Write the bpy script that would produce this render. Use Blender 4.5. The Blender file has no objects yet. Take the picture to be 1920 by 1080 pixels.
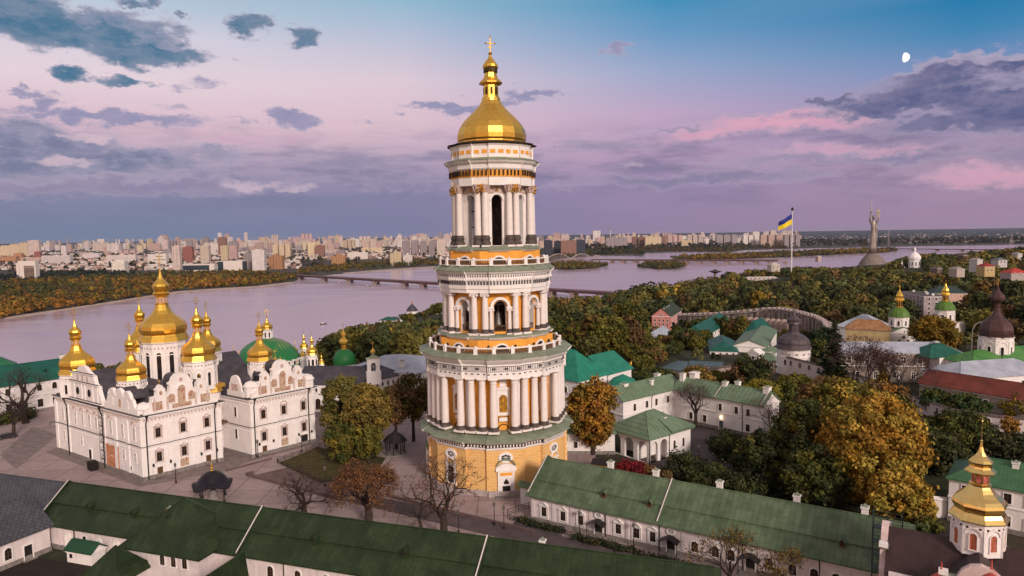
import bpy, math, random
import numpy as np
from math import sin, cos, pi, radians, atan2, sqrt, hypot
sc = bpy.context.scene
COL = sc.collection

# ------------------------------------------------------------------ camera
FOC, PITCH, ROLL, CAMZ = 1280.0, radians(4.53), radians(0.88), 54.0
cam_d = bpy.data.cameras.new('camera'); cam = bpy.data.objects.new('camera', cam_d); COL.objects.link(cam)
cam_d.sensor_width = 36.0; cam_d.lens = 36.0 * FOC / 1920.0
cam_d.clip_start = 1.0; cam_d.clip_end = 90000.0
FWD = np.array([0, cos(PITCH), -sin(PITCH)]); UP0 = np.array([0, sin(PITCH), cos(PITCH)]); R0 = np.array([1.0, 0, 0])
RGT = R0 * cos(ROLL) - UP0 * sin(ROLL); UPV = R0 * sin(ROLL) + UP0 * cos(ROLL)
from mathutils import Matrix, Vector
cam.matrix_world = Matrix(((RGT[0], UPV[0], -FWD[0], 0), (RGT[1], UPV[1], -FWD[1], 0), (RGT[2], UPV[2], -FWD[2], CAMZ), (0, 0, 0, 1)))
sc.camera = cam
CAM = np.array([0, 0, CAMZ])

def ray(x, y): return FWD * FOC + RGT * (x - 960) - UPV * (y - 540)
def at(x, y, z=0.0):                 # the world point of height z seen at a picture point
    d = ray(x, y); t = (z - CAMZ) / d[2]; return CAM + d * t
def atd(x, y, Y):                    # the world point at distance Y
    d = ray(x, y); return CAM + d * (Y / d[1])
def proj(p):
    v = np.asarray(p, float) - CAM; c = v @ FWD
    return 960 + FOC * (v @ RGT) / c, 540 - FOC * (v @ UPV) / c

def lin(c):
    c = c / 255.0
    return c / 12.92 if c <= 0.04045 else ((c + 0.055) / 1.055) ** 2.4
def S(r, g, b): return (lin(r), lin(g), lin(b))

# ------------------------------------------------------------------ colour management, world, sun
vs = sc.view_settings; vs.view_transform = 'Standard'; vs.look = 'None'; vs.gamma = 1.0; vs.exposure = 0.0
vs.use_curve_mapping = False
sc.cycles.use_denoising = True
sc.cycles.max_bounces = 6; sc.cycles.diffuse_bounces = 3; sc.cycles.glossy_bounces = 3; sc.cycles.volume_bounces = 0
sc.cycles.transparent_max_bounces = 6
SUN_AZ, SUN_EL = radians(27), radians(25)           # behind the camera, a little to the right
sun_dir = Vector((sin(SUN_AZ) * cos(SUN_EL), -cos(SUN_AZ) * cos(SUN_EL), sin(SUN_EL)))
sd = bpy.data.lights.new('sun', 'SUN'); sd.energy = 2.9; sd.angle = radians(11); sd.color = (1.0, 0.86, 0.74)
sun = bpy.data.objects.new('sun', sd); COL.objects.link(sun)
sun.rotation_euler = sun_dir.to_track_quat('Z', 'Y').to_euler()

class NT:
    """small helper to write node trees"""
    def __init__(self, tree): self.t = tree; self.n = tree.nodes; self.l = tree.links
    def put(self, sock, v):
        if isinstance(v, bpy.types.NodeSocket): self.l.new(v, sock)
        elif v is not None:
            if sock.type == 'RGBA' and len(v) == 3: v = (*v, 1.0)
            sock.default_value = v
    def math(self, op, a, b=None, c=None, clamp=False):
        n = self.n.new('ShaderNodeMath'); n.operation = op; n.use_clamp = clamp
        self.put(n.inputs[0], a)
        if b is not None: self.put(n.inputs[1], b)
        if c is not None: self.put(n.inputs[2], c)
        return n.outputs[0]
    def vmath(self, op, a, b=None, out=0):
        n = self.n.new('ShaderNodeVectorMath'); n.operation = op
        self.put(n.inputs[0], a)
        if b is not None: self.put(n.inputs[1], b)
        return n.outputs['Value' if op in ('LENGTH', 'DOT_PRODUCT') else 'Vector']
    def xyz(self, x, y, z=0.0):
        n = self.n.new('ShaderNodeCombineXYZ')
        self.put(n.inputs[0], x); self.put(n.inputs[1], y); self.put(n.inputs[2], z); return n.outputs[0]
    def sep(self, v):
        n = self.n.new('ShaderNodeSeparateXYZ'); self.put(n.inputs[0], v); return n.outputs
    def noise(self, v, scale, detail=4.0, rough=0.55, col=False):
        n = self.n.new('ShaderNodeTexNoise'); self.put(n.inputs['Vector'], v)
        n.inputs['Scale'].default_value = scale; n.inputs['Detail'].default_value = detail; n.inputs['Roughness'].default_value = rough
        return n.outputs['Color' if col else 'Fac']
    def smooth(self, v, a, b, x=0.0, y=1.0):
        n = self.n.new('ShaderNodeMapRange'); n.interpolation_type = 'SMOOTHSTEP'
        self.put(n.inputs[0], v); n.inputs[1].default_value = a; n.inputs[2].default_value = b
        n.inputs[3].default_value = x; n.inputs[4].default_value = y; return n.outputs[0]
    def mix(self, f, a, b, mode='MIX'):
        n = self.n.new('ShaderNodeMix'); n.data_type = 'RGBA'; n.blend_type = mode
        self.put(n.inputs[0], f); self.put(n.inputs[6], a); self.put(n.inputs[7], b); return n.outputs[2]
    def ramp(self, f, stops):
        n = self.n.new('ShaderNodeValToRGB'); e = n.color_ramp.elements
        while len(e) < len(stops): e.new(0.5)
        for q, (p, c) in zip(e, stops): q.position = p; q.color = (*c, 1.0)
        self.put(n.inputs[0], f); return n.outputs[0]

def build_world():
    w = bpy.data.worlds.new('World'); sc.world = w; w.use_nodes = True
    T = NT(w.node_tree); T.n.clear()
    tc = T.n.new('ShaderNodeTexCoord').outputs['Generated']
    x, y, z = T.sep(tc)
    h = T.math('SQRT', T.math('ADD', T.math('MULTIPLY', x, x), T.math('MULTIPLY', y, y)))
    az = T.math('ARCTAN2', x, y); el = T.math('ARCTAN2', z, h)          # compass direction and height in the sky
    def pa(px, py):
        d = ray(px, py); return atan2(d[0], d[1]), atan2(d[2], hypot(d[0], d[1]))
    dirv = T.xyz(az, el, 0.0)
    # clear-sky colour by height, for the left, middle and right of the view
    def col(px, stops):
        st = [(min(1, max(0, pa(px, y_)[1] / 0.75)), c) for y_, c in stops]
        st.sort(key=lambda q: q[0])
        st += [(0.56, (0.40, 0.37, 0.41)), (0.75, (0.44, 0.39, 0.40)), (1.0, (0.46, 0.40, 0.40))]
        return T.ramp(T.math('DIVIDE', el, 0.75), st)
    cl = col(250, [(450, S(112, 127, 156)), (380, S(126, 129, 160)), (310, S(168, 152, 178)), (240, S(216, 184, 198)), (150, S(228, 208, 216)), (60, S(212, 208, 222)), (0, S(180, 198, 214))])
    cm = col(760, [(440, S(122, 124, 158)), (370, S(130, 126, 160)), (310, S(174, 154, 180)), (240, S(218, 188, 200)), (150, S(220, 200, 212)), (60, S(180, 190, 212)), (0, S(146, 184, 206))])
    cr = col(1250, [(435, S(146, 128, 160)), (360, S(152, 132, 168)), (290, S(180, 152, 182)), (215, S(190, 164, 194)), (130, S(152, 166, 200)), (60, S(104, 152, 194)), (0, S(64, 142, 184))])
    ce = col(1800, [(430, S(158, 132, 160)), (370, S(162, 136, 164)), (300, S(168, 144, 170)), (200, S(152, 142, 178)), (120, S(116, 142, 186)), (60, S(66, 132, 178)), (0, S(34, 122, 170))])
    a1, a2, a3, a4 = pa(250, 300)[0], pa(760, 300)[0], pa(1250, 300)[0], pa(1800, 300)[0]
    def lerpf(a, b):
        n = T.n.new('ShaderNodeMapRange'); T.put(n.inputs[0], az); n.inputs[1].default_value = a; n.inputs[2].default_value = b; return n.outputs[0]
    base = T.mix(lerpf(a3, a4), T.mix(lerpf(a2, a3), T.mix(lerpf(a1, a2), cl, cm), cr), ce)
    # clouds: ellipses in the sky with ragged noise edges
    wob = T.noise(T.vmath('MULTIPLY', dirv, (1.0, 2.0, 1.0)), 9.0, 6.0, 0.62, col=True)
    wob2 = T.vmath('MULTIPLY', T.vmath('SUBTRACT', wob, (0.5, 0.5, 0.5)), (0.10, 0.046, 0.0))
    wob3 = T.vmath('MULTIPLY', T.vmath('SUBTRACT', T.noise(T.vmath('MULTIPLY', dirv, (1.0, 1.8, 1.0)), 34.0, 5.0, 0.6, col=True), (0.5, 0.5, 0.5)), (0.062, 0.034, 0.0))
    dv = T.vmath('ADD', T.vmath('ADD', dirv, wob2), wob3)
    fine = T.noise(T.vmath('MULTIPLY', dirv, (1.0, 2.3, 1.0)), 22.0, 9.0, 0.68)
    streak = T.noise(T.vmath('MULTIPLY', dirv, (1.0, 5.0, 1.0)), 7.0, 6.0, 0.6)
    def blobs(lst):
        acc = None
        for px, py, rx, ry, k in lst:
            a, e = pa(px, py)
            q = T.vmath('MULTIPLY', T.vmath('SUBTRACT', dv, (a, e, 0)), (FOC / rx * 0.93, FOC / ry * 0.93, 0))
            m = T.math('MULTIPLY', T.smooth(T.vmath('LENGTH', q), 1.25, 0.15), k)
            acc = m if acc is None else T.math('MAXIMUM', acc, m)
        return acc
    def layer(lst, c1, c2, cur, lo=0.30, hi=0.62, amt=1.0, nz=0.55, edge=S(200, 182, 200)):
        nz = nz * 2.1; hi = hi + .22
        m = T.math('ADD', blobs(lst), T.math('MULTIPLY', T.math('SUBTRACT', fine, 0.5), nz))
        f = T.math('MULTIPLY', T.smooth(m, lo, hi), amt)
        return T.mix(f, cur, T.mix(T.smooth(m, lo + .05, hi + .15), T.mix(.6, c2, edge), T.mix(T.smooth(fine, 0.38, 0.62), c1, c2)))
    # low streaky bank all along the horizon
    bank = T.math('MULTIPLY', T.smooth(el, pa(960, 445)[1], pa(960, 325)[1]), T.smooth(el, pa(960, 215)[1], pa(960, 300)[1]))
    bf = T.math('MULTIPLY', bank, T.smooth(streak, 0.40, 0.66))
    sky = T.mix(T.math('MULTIPLY', bf, 0.75), base, T.mix(T.smooth(az, a1, a4), S(112, 116, 148), S(124, 114, 146)))
    # pink lit streaks on the right
    sky = layer([(1470, 228, 190, 26, 1.0), (1600, 215, 70, 16, 1), (1330, 250, 120, 16, .9), (1600, 280, 190, 16, .7), (1860, 330, 170, 24, .8), (470, 255, 200, 22, .5)],
                S(232, 168, 186), S(212, 158, 184), sky, 0.18, 0.75, 0.85, 0.6)
    # long purple strips
    sky = layer([(1290, 338, 330, 20, 1), (1500, 300, 260, 16, .8), (1700, 292, 170, 15, .9), (1880, 290, 90, 14, .8), (640, 300, 230, 24, .7), (1130, 270, 180, 18, .7),
                 (1480, 222, 90, 8, .7), (1250, 243, 100, 7, .8), (300, 345, 320, 26, .9), (60, 335, 160, 34, .9), (750, 345, 260, 22, .6)],
                S(118, 114, 148), S(140, 130, 162), sky, 0.32, 0.75, 0.85, 0.6)
    # cloud bank low on the left, with paler lit tops
    sky = layer([(70, 262, 150, 40, 1), (210, 300, 190, 36, 1), (20, 300, 140, 40, 1), (390, 290, 90, 26, .7)], S(112, 118, 148), S(150, 146, 172), sky, 0.24, 0.6, 1.0, .7)
    sky = layer([(150, 247, 60, 9, 1), (180, 253, 28, 8, .9), (140, 298, 50, 12, .9), (470, 345, 90, 14, .8), (550, 355, 50, 10, .7), (1190, 305, 30, 10, .6)], S(214, 186, 198), S(192, 172, 190), sky, 0.28, 0.7, 0.9)
    # single clouds
    sky = layer([(190, 215, 200, 16, 1), (80, 185, 36, 22, 1), (550, 222, 62, 20, 1), (860, 197, 150, 14, 1), (1000, 182, 90, 14, .95), (1165, 88, 52, 13, .8), (30, 168, 40, 9, .8), (430, 108, 30, 8, .6), (340, 196, 60, 8, .6), (250, 120, 24, 10, .6), (450, 232, 60, 6, .6), (680, 225, 40, 6, .5), (1420, 215, 70, 7, .6), (375, 155, 42, 16, .7),
                 (50, 222, 40, 10, .7)], S(132, 134, 170), S(150, 146, 178), sky, 0.34, 0.62, 0.9, 0.7)
    sky = layer([(30, 28, 120, 42, 1), (110, 55, 130, 36, 1), (220, 60, 120, 40, 1), (270, 92, 110, 28, 1), (130, 134, 44, 20, 1), (250, 147, 66, 12, .9), (465, 54, 52, 22, .9), (565, 70, 40, 16, .8), (255, 6, 50, 12, .8), (350, 38, 16, 8, .6)],
                S(74, 116, 146), S(118, 136, 160), sky, 0.26, 0.5, 1.0, 0.6)
    sky = layer([(225, 40, 100, 20, .9), (300, 75, 70, 16, .8)], S(160, 164, 186), S(146, 152, 178), sky, 0.4, 0.85, 0.6, .8)
    sky = layer([(1860, 140, 190, 34, 1), (1790, 175, 190, 36, 1), (1690, 196, 150, 24, 1), (1560, 190, 48, 12, .9), (1930, 190, 140, 50, 1), (1800, 225, 180, 18, .8)],
                S(92, 96, 136), S(122, 118, 152), sky, 0.2, 0.5, 1.0, .5)
    sky = layer([(1840, 116, 150, 12, 1), (1880, 150, 130, 24, .8), (1740, 128, 60, 10, .7)], S(184, 176, 198), S(158, 152, 182), sky, 0.34, 0.85, 0.8, .7)
    # afterglow of the set sun behind the camera
    back = T.smooth(T.math('MULTIPLY', y, -1.0), -0.15, 0.9)
    glow = T.ramp(T.math('DIVIDE', el, 0.75), [(0.0, (1.25, 0.62, 0.34)), (0.16, (1.25, 0.78, 0.52)), (0.42, (0.86, 0.68, 0.60)), (0.75, (0.56, 0.47, 0.45)), (1.0, (0.46, 0.40, 0.40))])
    sky = T.mix(back, sky, glow)
    grain = T.noise(T.vmath('MULTIPLY', dirv, (1, 1, 1)), 520.0, 1.0, 0.5)
    sky = T.mix(1.0, sky, T.mix(grain, (0.93, 0.93, 0.93), (1.07, 1.07, 1.07)), 'MULTIPLY')
    b1 = T.n.new('ShaderNodeBackground'); T.put(b1.inputs[0], sky); b1.inputs[1].default_value = 1.0
    st = T.n.new('ShaderNodeTexSky'); st.sky_type = 'NISHITA'; st.sun_disc = False
    st.sun_elevation = SUN_EL; st.sun_rotation = pi - SUN_AZ
    b2 = T.n.new('ShaderNodeBackground'); T.put(b2.inputs[0], st.outputs[0]); b2.inputs[1].default_value = 0.002
    ad = T.n.new('ShaderNodeAddShader'); T.l.new(b1.outputs[0], ad.inputs[0]); T.l.new(b2.outputs[0], ad.inputs[1])
    out = T.n.new('ShaderNodeOutputWorld'); T.l.new(ad.outputs[0], out.inputs[0])
    w.cycles.sampling_method = 'MANUAL'; w.cycles.sample_map_resolution = 512
build_world()

# ------------------------------------------------------------------ mesh builder
class MB:
    def __init__(self): self.v = []; self.f = []; self.m = []; self.s = []
    def add(self, vs_, fs, mi=0, sm=False):
        o = len(self.v); self.v.extend([tuple(map(float, p)) for p in vs_])
        for q in fs: self.f.append([i + o for i in q]); self.m.append(mi); self.s.append(sm)
        return self
    def box(self, x0, x1, y0, y1, z0, z1, mi=0, M=None):
        P = [(x0, y0, z0), (x1, y0, z0), (x1, y1, z0), (x0, y1, z0), (x0, y0, z1), (x1, y0, z1), (x1, y1, z1), (x0, y1, z1)]
        if M is not None: P = [tuple(M @ Vector(p)) for p in P]
        return self.add(P, [(0, 3, 2, 1), (4, 5, 6, 7), (0, 1, 5, 4), (1, 2, 6, 5), (2, 3, 7, 6), (3, 0, 4, 7)], mi)
    def loft(self, rings, mi=0, cap0=False, cap1=False, sm=False, closed=True):
        n = len(rings[0]); P = [p for r in rings for p in r]; F = []
        for i in range(len(rings) - 1):
            for j in range(n if closed else n - 1):
                k = (j + 1) % n
                F.append((i * n + j, i * n + k, (i + 1) * n + k, (i + 1) * n + j))
        if cap0: F.append(tuple(range(n - 1, -1, -1)))
        if cap1: F.append(tuple(range((len(rings) - 1) * n, len(rings) * n)))
        return self.add(P, F, mi, sm)
    def lathe(self, prof, n=12, c=(0, 0), ph=0.0, mi=0, cap0=False, cap1=False, sm=False):
        return self.loft([[(c[0] + r * cos(ph + 2 * pi * j / n), c[1] + r * sin(ph + 2 * pi * j / n), z) for j in range(n)] for r, z in prof], mi, cap0, cap1, sm)
    def prism(self, poly, z0, z1, mi=0):
        return self.loft([[(x, y, z0) for x, y in poly], [(x, y, z1) for x, y in poly]], mi, True, True)
    def slab(self, P, thick, mi=0):                # a 3D polygon given thickness downwards
        n = len(P); Q = [(p[0], p[1], p[2] - thick) for p in P]
        return self.add(list(P) + Q, [tuple(range(n)), tuple(range(2 * n - 1, n - 1, -1))] + [(i, n + i, n + (i + 1) % n, (i + 1) % n) for i in range(n)], mi)
    def tube(self, p0, p1, r0, r1=None, n=6, mi=0, sm=True, cap=False):
        r1 = r0 if r1 is None else r1
        a = Vector(p0); b = Vector(p1); d = (b - a)
        if d.length < 1e-6: return self
        d.normalize(); u = d.orthogonal().normalized(); w = d.cross(u)
        R = [[tuple(c + u * (r * cos(2 * pi * j / n)) + w * (r * sin(2 * pi * j / n))) for j in range(n)] for c, r in ((a, r0), (b, r1))]
        return self.loft(R, mi, cap, cap, sm)
    def path(self, pts, r, n=5, mi=0):
        for a, b in zip(pts, pts[1:]): self.tube(a, b, r, r, n, mi)
        return self
    def extr(self, poly, y0, y1, mi=0):            # polygon in x-z extruded along y
        return self.loft([[(x, y0, z) for x, z in poly], [(x, y1, z) for x, z in poly]], mi, True, True)
    def mesh(self, name, mats):
        me = bpy.data.meshes.new(name); me.from_pydata(self.v, [], self.f)
        for m_ in (mats if isinstance(mats, (list, tuple)) else [mats]): me.materials.append(m_)
        me.polygons.foreach_set('material_index', self.m); me.polygons.foreach_set('use_smooth', self.s)
        me.update(); return me
    def build(self, name, mats, parent=None, loc=None, rz=0.0):
        return link(name, self.mesh(name, mats), parent, loc, rz)

def link(name, me, parent=None, loc=None, rz=0.0):
    o = bpy.data.objects.new(name, me); COL.objects.link(o)
    if parent is not None: o.parent = parent
    if loc is not None: o.location = tuple(map(float, loc))
    if rz: o.rotation_euler = (0, 0, rz)
    return o
def tag(o, label=None, cat=None, group=None, kind=None):
    if label: o['label'] = label
    if cat: o['category'] = cat
    if group: o['group'] = group
    if kind: o['kind'] = kind
    return o
def thing(name, label, cat, loc, rz=0.0, group=None):
    o = link(name, None, None, loc, rz); o.empty_display_size = 0.5
    return tag(o, label, cat, group)

# ------------------------------------------------------------------ materials
MATS = {}
def mat(name, c, rough=0.75, metal=0.0, var=0.10, vs_=0.6, c2=None, bump=0.0, bs=6.0, seam=None, objcol=False, extra=None, spec=0.3):
    if name in MATS: return MATS[name]
    m = bpy.data.materials.new(name); m.use_nodes = True; T = NT(m.node_tree); T.n.clear()
    b = T.n.new('ShaderNodeBsdfPrincipled'); o = T.n.new('ShaderNodeOutputMaterial'); T.l.new(b.outputs[0], o.inputs[0])
    tc = T.n.new('ShaderNodeTexCoord').outputs['Object']
    n = T.noise(tc, vs_, 5.0, 0.6)
    hi = tuple(min(1, q * (1 + var)) for q in c); lo = tuple(q * (1 - var) for q in c)
    col = T.mix(T.smooth(n, 0.32, 0.68), lo, c2 if c2 else hi)
    if extra: col = extra(T, tc, col)
    if metal < .9: col = T.mix(1.0, col, T.mix(T.noise(tc, 5.0, 5.0, 0.7), (.78, .78, .78), (1.22, 1.22, 1.22)), 'MULTIPLY')
    if seam:
        ax, sp, dark = seam
        s = T.sep(tc)
        u = s[0] if ax == 'x' else s[1] if ax == 'y' else T.math('ADD', s[0], s[1])
        fr = T.math('FRACT', T.math('DIVIDE', u, sp))
        col = T.mix(T.math('MULTIPLY', T.math('LESS_THAN', fr, 0.16), dark), col, (0.01, 0.012, 0.01))
    if objcol:
        oi = T.n.new('ShaderNodeObjectInfo'); col = T.mix(1.0, col, oi.outputs['Color'], 'MULTIPLY')
    T.put(b.inputs['Base Color'], col); b.inputs['Roughness'].default_value = rough; b.inputs['Metallic'].default_value = metal
    b.inputs['Specular IOR Level'].default_value = spec
    if bump:
        bn = T.n.new('ShaderNodeBump'); bn.inputs['Strength'].default_value = bump; bn.inputs['Distance'].default_value = 0.1
        T.put(bn.inputs['Height'], T.noise(tc, bs, 3.0)); T.l.new(bn.outputs[0], b.inputs['Normal'])
    MATS[name] = m; return m

def sheets(inner, w=0.9, h=2.2, amt=.16):
    """the single sheets of a metal roof, each a little different in tone"""
    def f(T, tc, col):
        if inner: col = inner(T, tc, col)
        n = T.n.new('ShaderNodeTexBrick'); s = T.sep(tc); T.put(n.inputs['Vector'], T.xyz(s[1], s[0], 0.0)); n.inputs['Scale'].default_value = 1.0
        n.inputs['Brick Width'].default_value = h; n.inputs['Row Height'].default_value = w; n.inputs['Mortar Size'].default_value = 0.035; n.inputs['Bias'].default_value = 0.0
        T.put(n.inputs['Color1'], (1 - amt,) * 3); T.put(n.inputs['Color2'], (1 + amt,) * 3); T.put(n.inputs['Mortar'], (.55, .55, .55))
        return T.mix(1.0, col, n.outputs[0], 'MULTIPLY')
    return f
def stain(c, scale=(0.5, 0.5, 0.12), lo=0.52, hi=0.75, amt=0.5):
    def f(T, tc, col):
        n = T.noise(T.vmath('MULTIPLY', tc, scale), 1.6, 6.0, 0.65)
        return T.mix(T.math('MULTIPLY', T.smooth(n, lo, hi), amt), col, c)
    return f
WHITE = mat('white_plaster', (0.80, 0.74, 0.735), 0.85, var=0.05, vs_=0.4, extra=stain((0.48, 0.40, 0.38), amt=0.35))
TRIM = mat('white_trim', (0.82, 0.765, 0.755), 0.8, var=0.05, extra=stain((0.50, 0.43, 0.40), amt=0.25))
PINKW = mat('pinkish_plaster', (0.68, 0.59, 0.595), 0.88, var=0.08, vs_=0.5, extra=stain((0.34, 0.27, 0.26), amt=0.5))
ORANGE = mat('ochre_plaster', (0.80, 0.36, 0.06), 0.8, var=0.08, extra=stain((0.5, 0.24, 0.06), amt=0.3))
SAGE = mat('sage_sheet_roof', (0.20, 0.235, 0.165), 0.55, var=0.16, vs_=0.5, c2=(0.235, 0.265, 0.20), extra=stain((0.10, 0.11, 0.075), amt=0.5))
GREENR = mat('green_sheet_roof', (0.082, 0.125, 0.068), 0.6, var=0.16, vs_=0.35, c2=(0.108, 0.15, 0.088), extra=sheets(stain((0.06, 0.085, 0.05), scale=(0.4, 0.4, 0.4), amt=0.6)))
DKGREEN = mat('dark_green_sheet_roof', (0.017, 0.034, 0.011), 0.5, var=0.25, vs_=0.25, c2=(0.025, 0.043, 0.016), extra=sheets(stain((0.06, 0.072, 0.04), scale=(1.2, 0.25, 0.25), lo=0.58, hi=0.76, amt=0.6)))
SAGER = mat('pale_green_sheet_roof', (0.135, 0.195, 0.115), 0.55, var=0.14, vs_=0.4, c2=(0.155, 0.225, 0.145), seam=('x', 1.25, 0.42), extra=stain((0.09, 0.11, 0.07), amt=0.5))
TEALR = mat('teal_sheet_roof', (0.012, 0.185, 0.125), 0.5, var=0.12, vs_=0.4, seam=('x', 0.75, 0.22), c2=(0.02, 0.22, 0.15))
TEALD = mat('deep_teal_sheet_roof', (0.008, 0.085, 0.065), 0.5, var=0.15, vs_=0.3, seam=('x', 0.7, 0.22), c2=(0.012, 0.11, 0.08))
BRIGHTG = mat('bright_green_sheet_roof', (0.05, 0.20, 0.05), 0.5, var=0.15, vs_=0.3, seam=('x', 0.7, 0.25), c2=(0.09, 0.24, 0.06))
BLUER = mat('pale_blue_sheet_roof', (0.36, 0.38, 0.47), 0.5, var=0.10, vs_=0.3, seam=('x', 0.7, 0.20), c2=(0.44, 0.46, 0.54))
SLATE = mat('slate_sheet_roof', (0.052, 0.046, 0.060), 0.5, var=0.15, vs_=0.4, seam=('x', 0.65, 0.3), c2=(0.075, 0.066, 0.082))
def slatex(T, tc, col):
    s = T.sep(tc); u = T.math('ADD', s[0], s[1]); v = T.math('SUBTRACT', s[0], s[1])
    n = T.n.new('ShaderNodeTexBrick'); n.offset = 0.0; T.put(n.inputs['Vector'], T.xyz(u, v, 0.0)); n.inputs['Scale'].default_value = 1.0
    n.inputs['Brick Width'].default_value = 0.9; n.inputs['Row Height'].default_value = 0.9; n.inputs['Mortar Size'].default_value = 0.06
    T.put(n.inputs['Color1'], (0.085, 0.085, 0.10)); T.put(n.inputs['Color2'], (0.055, 0.055, 0.068)); T.put(n.inputs['Mortar'], (0.022, 0.022, 0.028))
    return T.mix(.8, col, n.outputs[0])
DSLATE = mat('diamond_slates', (0.07, 0.07, 0.085), 0.5, var=0.25, vs_=0.3, extra=slatex)
REDR = mat('rust_red_sheet_roof', (0.15, 0.035, 0.025), 0.7, var=0.2, vs_=0.3, seam=('x', 0.8, 0.2))
BROWNR = mat('brown_sheet_roof', (0.045, 0.024, 0.024), 0.5, var=0.2, vs_=0.5, seam=('x', 0.4, 0.45))
MAUVER = mat('brown_dome_metal', (0.085, 0.045, 0.045), 0.42, metal=0.3, var=0.15)
GREYR = mat('weathered_dome_metal', (0.09, 0.07, 0.078), 0.5, metal=0.2, var=0.2)
GREEND = mat('green_dome_paint', (0.022, 0.17, 0.045), 0.45, var=0.12, vs_=0.25)
LIMED = mat('moss_green_dome_paint', (0.085, 0.17, 0.025), 0.5, var=0.15)
def goldx(T, tc, col):
    n = T.noise(tc, 3.0, 4.0); return T.mix(T.smooth(n, 0.55, 0.75), col, (0.70, 0.36, 0.05))
GOLD = mat('gilded_metal', (0.88, 0.53, 0.10), 0.36, metal=1.0, var=0.08, vs_=1.2, bump=0.10, bs=3.0, extra=goldx)
GOLD2 = mat('pale_gilded_metal', (0.96, 0.66, 0.24), 0.24, metal=1.0, var=0.08, vs_=1.2, bump=0.08, bs=3.0)
DARK = mat('dark_interior', (0.015, 0.011, 0.011), 0.8, var=0.3)
GLASS = mat('window_glass', (0.022, 0.016, 0.018), 0.12, var=0.3, spec=0.5)
AMBER = mat('amber_glass', (0.45, 0.22, 0.03), 0.2, var=0.4, vs_=1.5, spec=0.5)
IRON = mat('dark_iron', (0.02, 0.017, 0.018), 0.5, var=0.2)
STEEL = mat('grey_steel', (0.14, 0.17, 0.17), 0.5, metal=0.4, var=0.2)
BROWN = mat('brown_wood', (0.11, 0.055, 0.022), 0.75, var=0.3, vs_=2.0)
RAILB = mat('brown_rail', (0.16, 0.085, 0.05), 0.7, var=0.3, vs_=2.0)
STONE = mat('grey_stone', (0.22, 0.19, 0.18), 0.85, var=0.2, vs_=1.5)
BRICKR = mat('red_brick', (0.20, 0.07, 0.05), 0.9, var=0.3, vs_=3.0)
FORT = mat('weathered_fort_plaster', (0.33, 0.25, 0.22), 0.9, var=0.2, vs_=0.3, extra=stain((0.15, 0.11, 0.10), amt=0.6))
def fresco(T, tc, col):
    n = T.noise(tc, 1.6, 3.0, 0.6, col=True)
    return T.mix(0.25, T.ramp(T.sep(n)[0], [(0.36, (0.34, 0.08, 0.05)), (0.46, (0.30, 0.16, 0.08)), (0.54, (0.60, 0.46, 0.34)), (0.62, (0.16, 0.09, 0.08))]), col)
FRESCO = mat('fresco_paint', (0.6, 0.44, 0.36), 0.85, var=0.2, extra=fresco)
ORNL = mat('tan_ornament', (0.55, 0.44, 0.41), 0.85, var=0.2, vs_=3.0)
ORNAM = mat('ornament_stucco', (0.50, 0.37, 0.33), 0.85, var=0.3, vs_=3.0)
def brickx(T, tc, col):
    s = T.sep(tc); u = T.math('MULTIPLY', T.math('ARCTAN2', s[0], s[1]), 15.6)
    n = T.n.new('ShaderNodeTexBrick'); T.put(n.inputs['Vector'], T.xyz(u, s[2], 0.0)); n.inputs['Scale'].default_value = 1.0
    n.inputs['Brick Width'].default_value = 1.5; n.inputs['Row Height'].default_value = 0.62; n.inputs['Mortar Size'].default_value = 0.045
    T.put(n.inputs['Color1'], (0.70, 0.40, 0.14)); T.put(n.inputs['Color2'], (0.76, 0.45, 0.17)); T.put(n.inputs['Mortar'], (0.80, 0.58, 0.32))
    return T.mix(0.85, col, n.outputs[0])
RUSTIC = mat('ochre_rusticated_stone', (0.68, 0.34, 0.09), 0.85, var=0.1, extra=brickx)

# ------------------------------------------------------------------ ground, water and far shores
SHORE = np.array([(-6000, -2500), (-2500, -300), (-900, 330), (-600, 420), (-330, 520), (-230, 650), (-150, 900), (150, 1250), (420, 1480), (1100, 1900), (2500, 2600), (9000, 4200)], float)
def shore_dist(X, Y):                               # metres inland of the near shoreline (negative on the river)
    X = np.asarray(X, float); Y = np.asarray(Y, float)
    best = np.full(X.shape, 1e9); sign = np.ones(X.shape)
    for a, b in zip(SHORE[:-1], SHORE[1:]):
        d = b - a; L2 = d @ d
        t = np.clip(((X - a[0]) * d[0] + (Y - a[1]) * d[1]) / L2, 0, 1)
        qx = X - (a[0] + t * d[0]); qy = Y - (a[1] + t * d[1]); q = np.hypot(qx, qy)
        s = np.where(d[0] * qy - d[1] * qx > 0, -1.0, 1.0)
        m = q < best; best = np.where(m, q, best); sign = np.where(m, s, sign)
    return best * sign
def sstep(v, a, b):
    t = np.clip((np.asarray(v, float) - a) / (b - a), 0, 1); return t * t * (3 - 2 * t)
WATER_Z = -95.0
def hz(X, Y):
    X = np.asarray(X, float); Y = np.asarray(Y, float)
    d = shore_dist(X, Y)
    w = sstep(X, -150, 250)
    z = -103 + 103 * sstep(d, -30, 330 + 120 * w)
    z = z + 34 * np.exp(-((X + 35) / 85) ** 2 - ((Y - 540) / 190) ** 2) * (z < -4) * np.clip(-z / 30, 0, 1)
    z = z - 22 * np.exp(-((X - 130) / 170) ** 2 - ((Y - 520) / 170) ** 2) * sstep(Y, 275, 400)
    z = z - 10 * np.exp(-((X - 330) / 200) ** 2 - ((Y - 620) / 180) ** 2) * sstep(Y, 330, 450)
    z = z + 9 * sstep(X, 500, 1000) * sstep(Y, 900, 1400) * (z > -60)
    return z - 0.06
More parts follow.
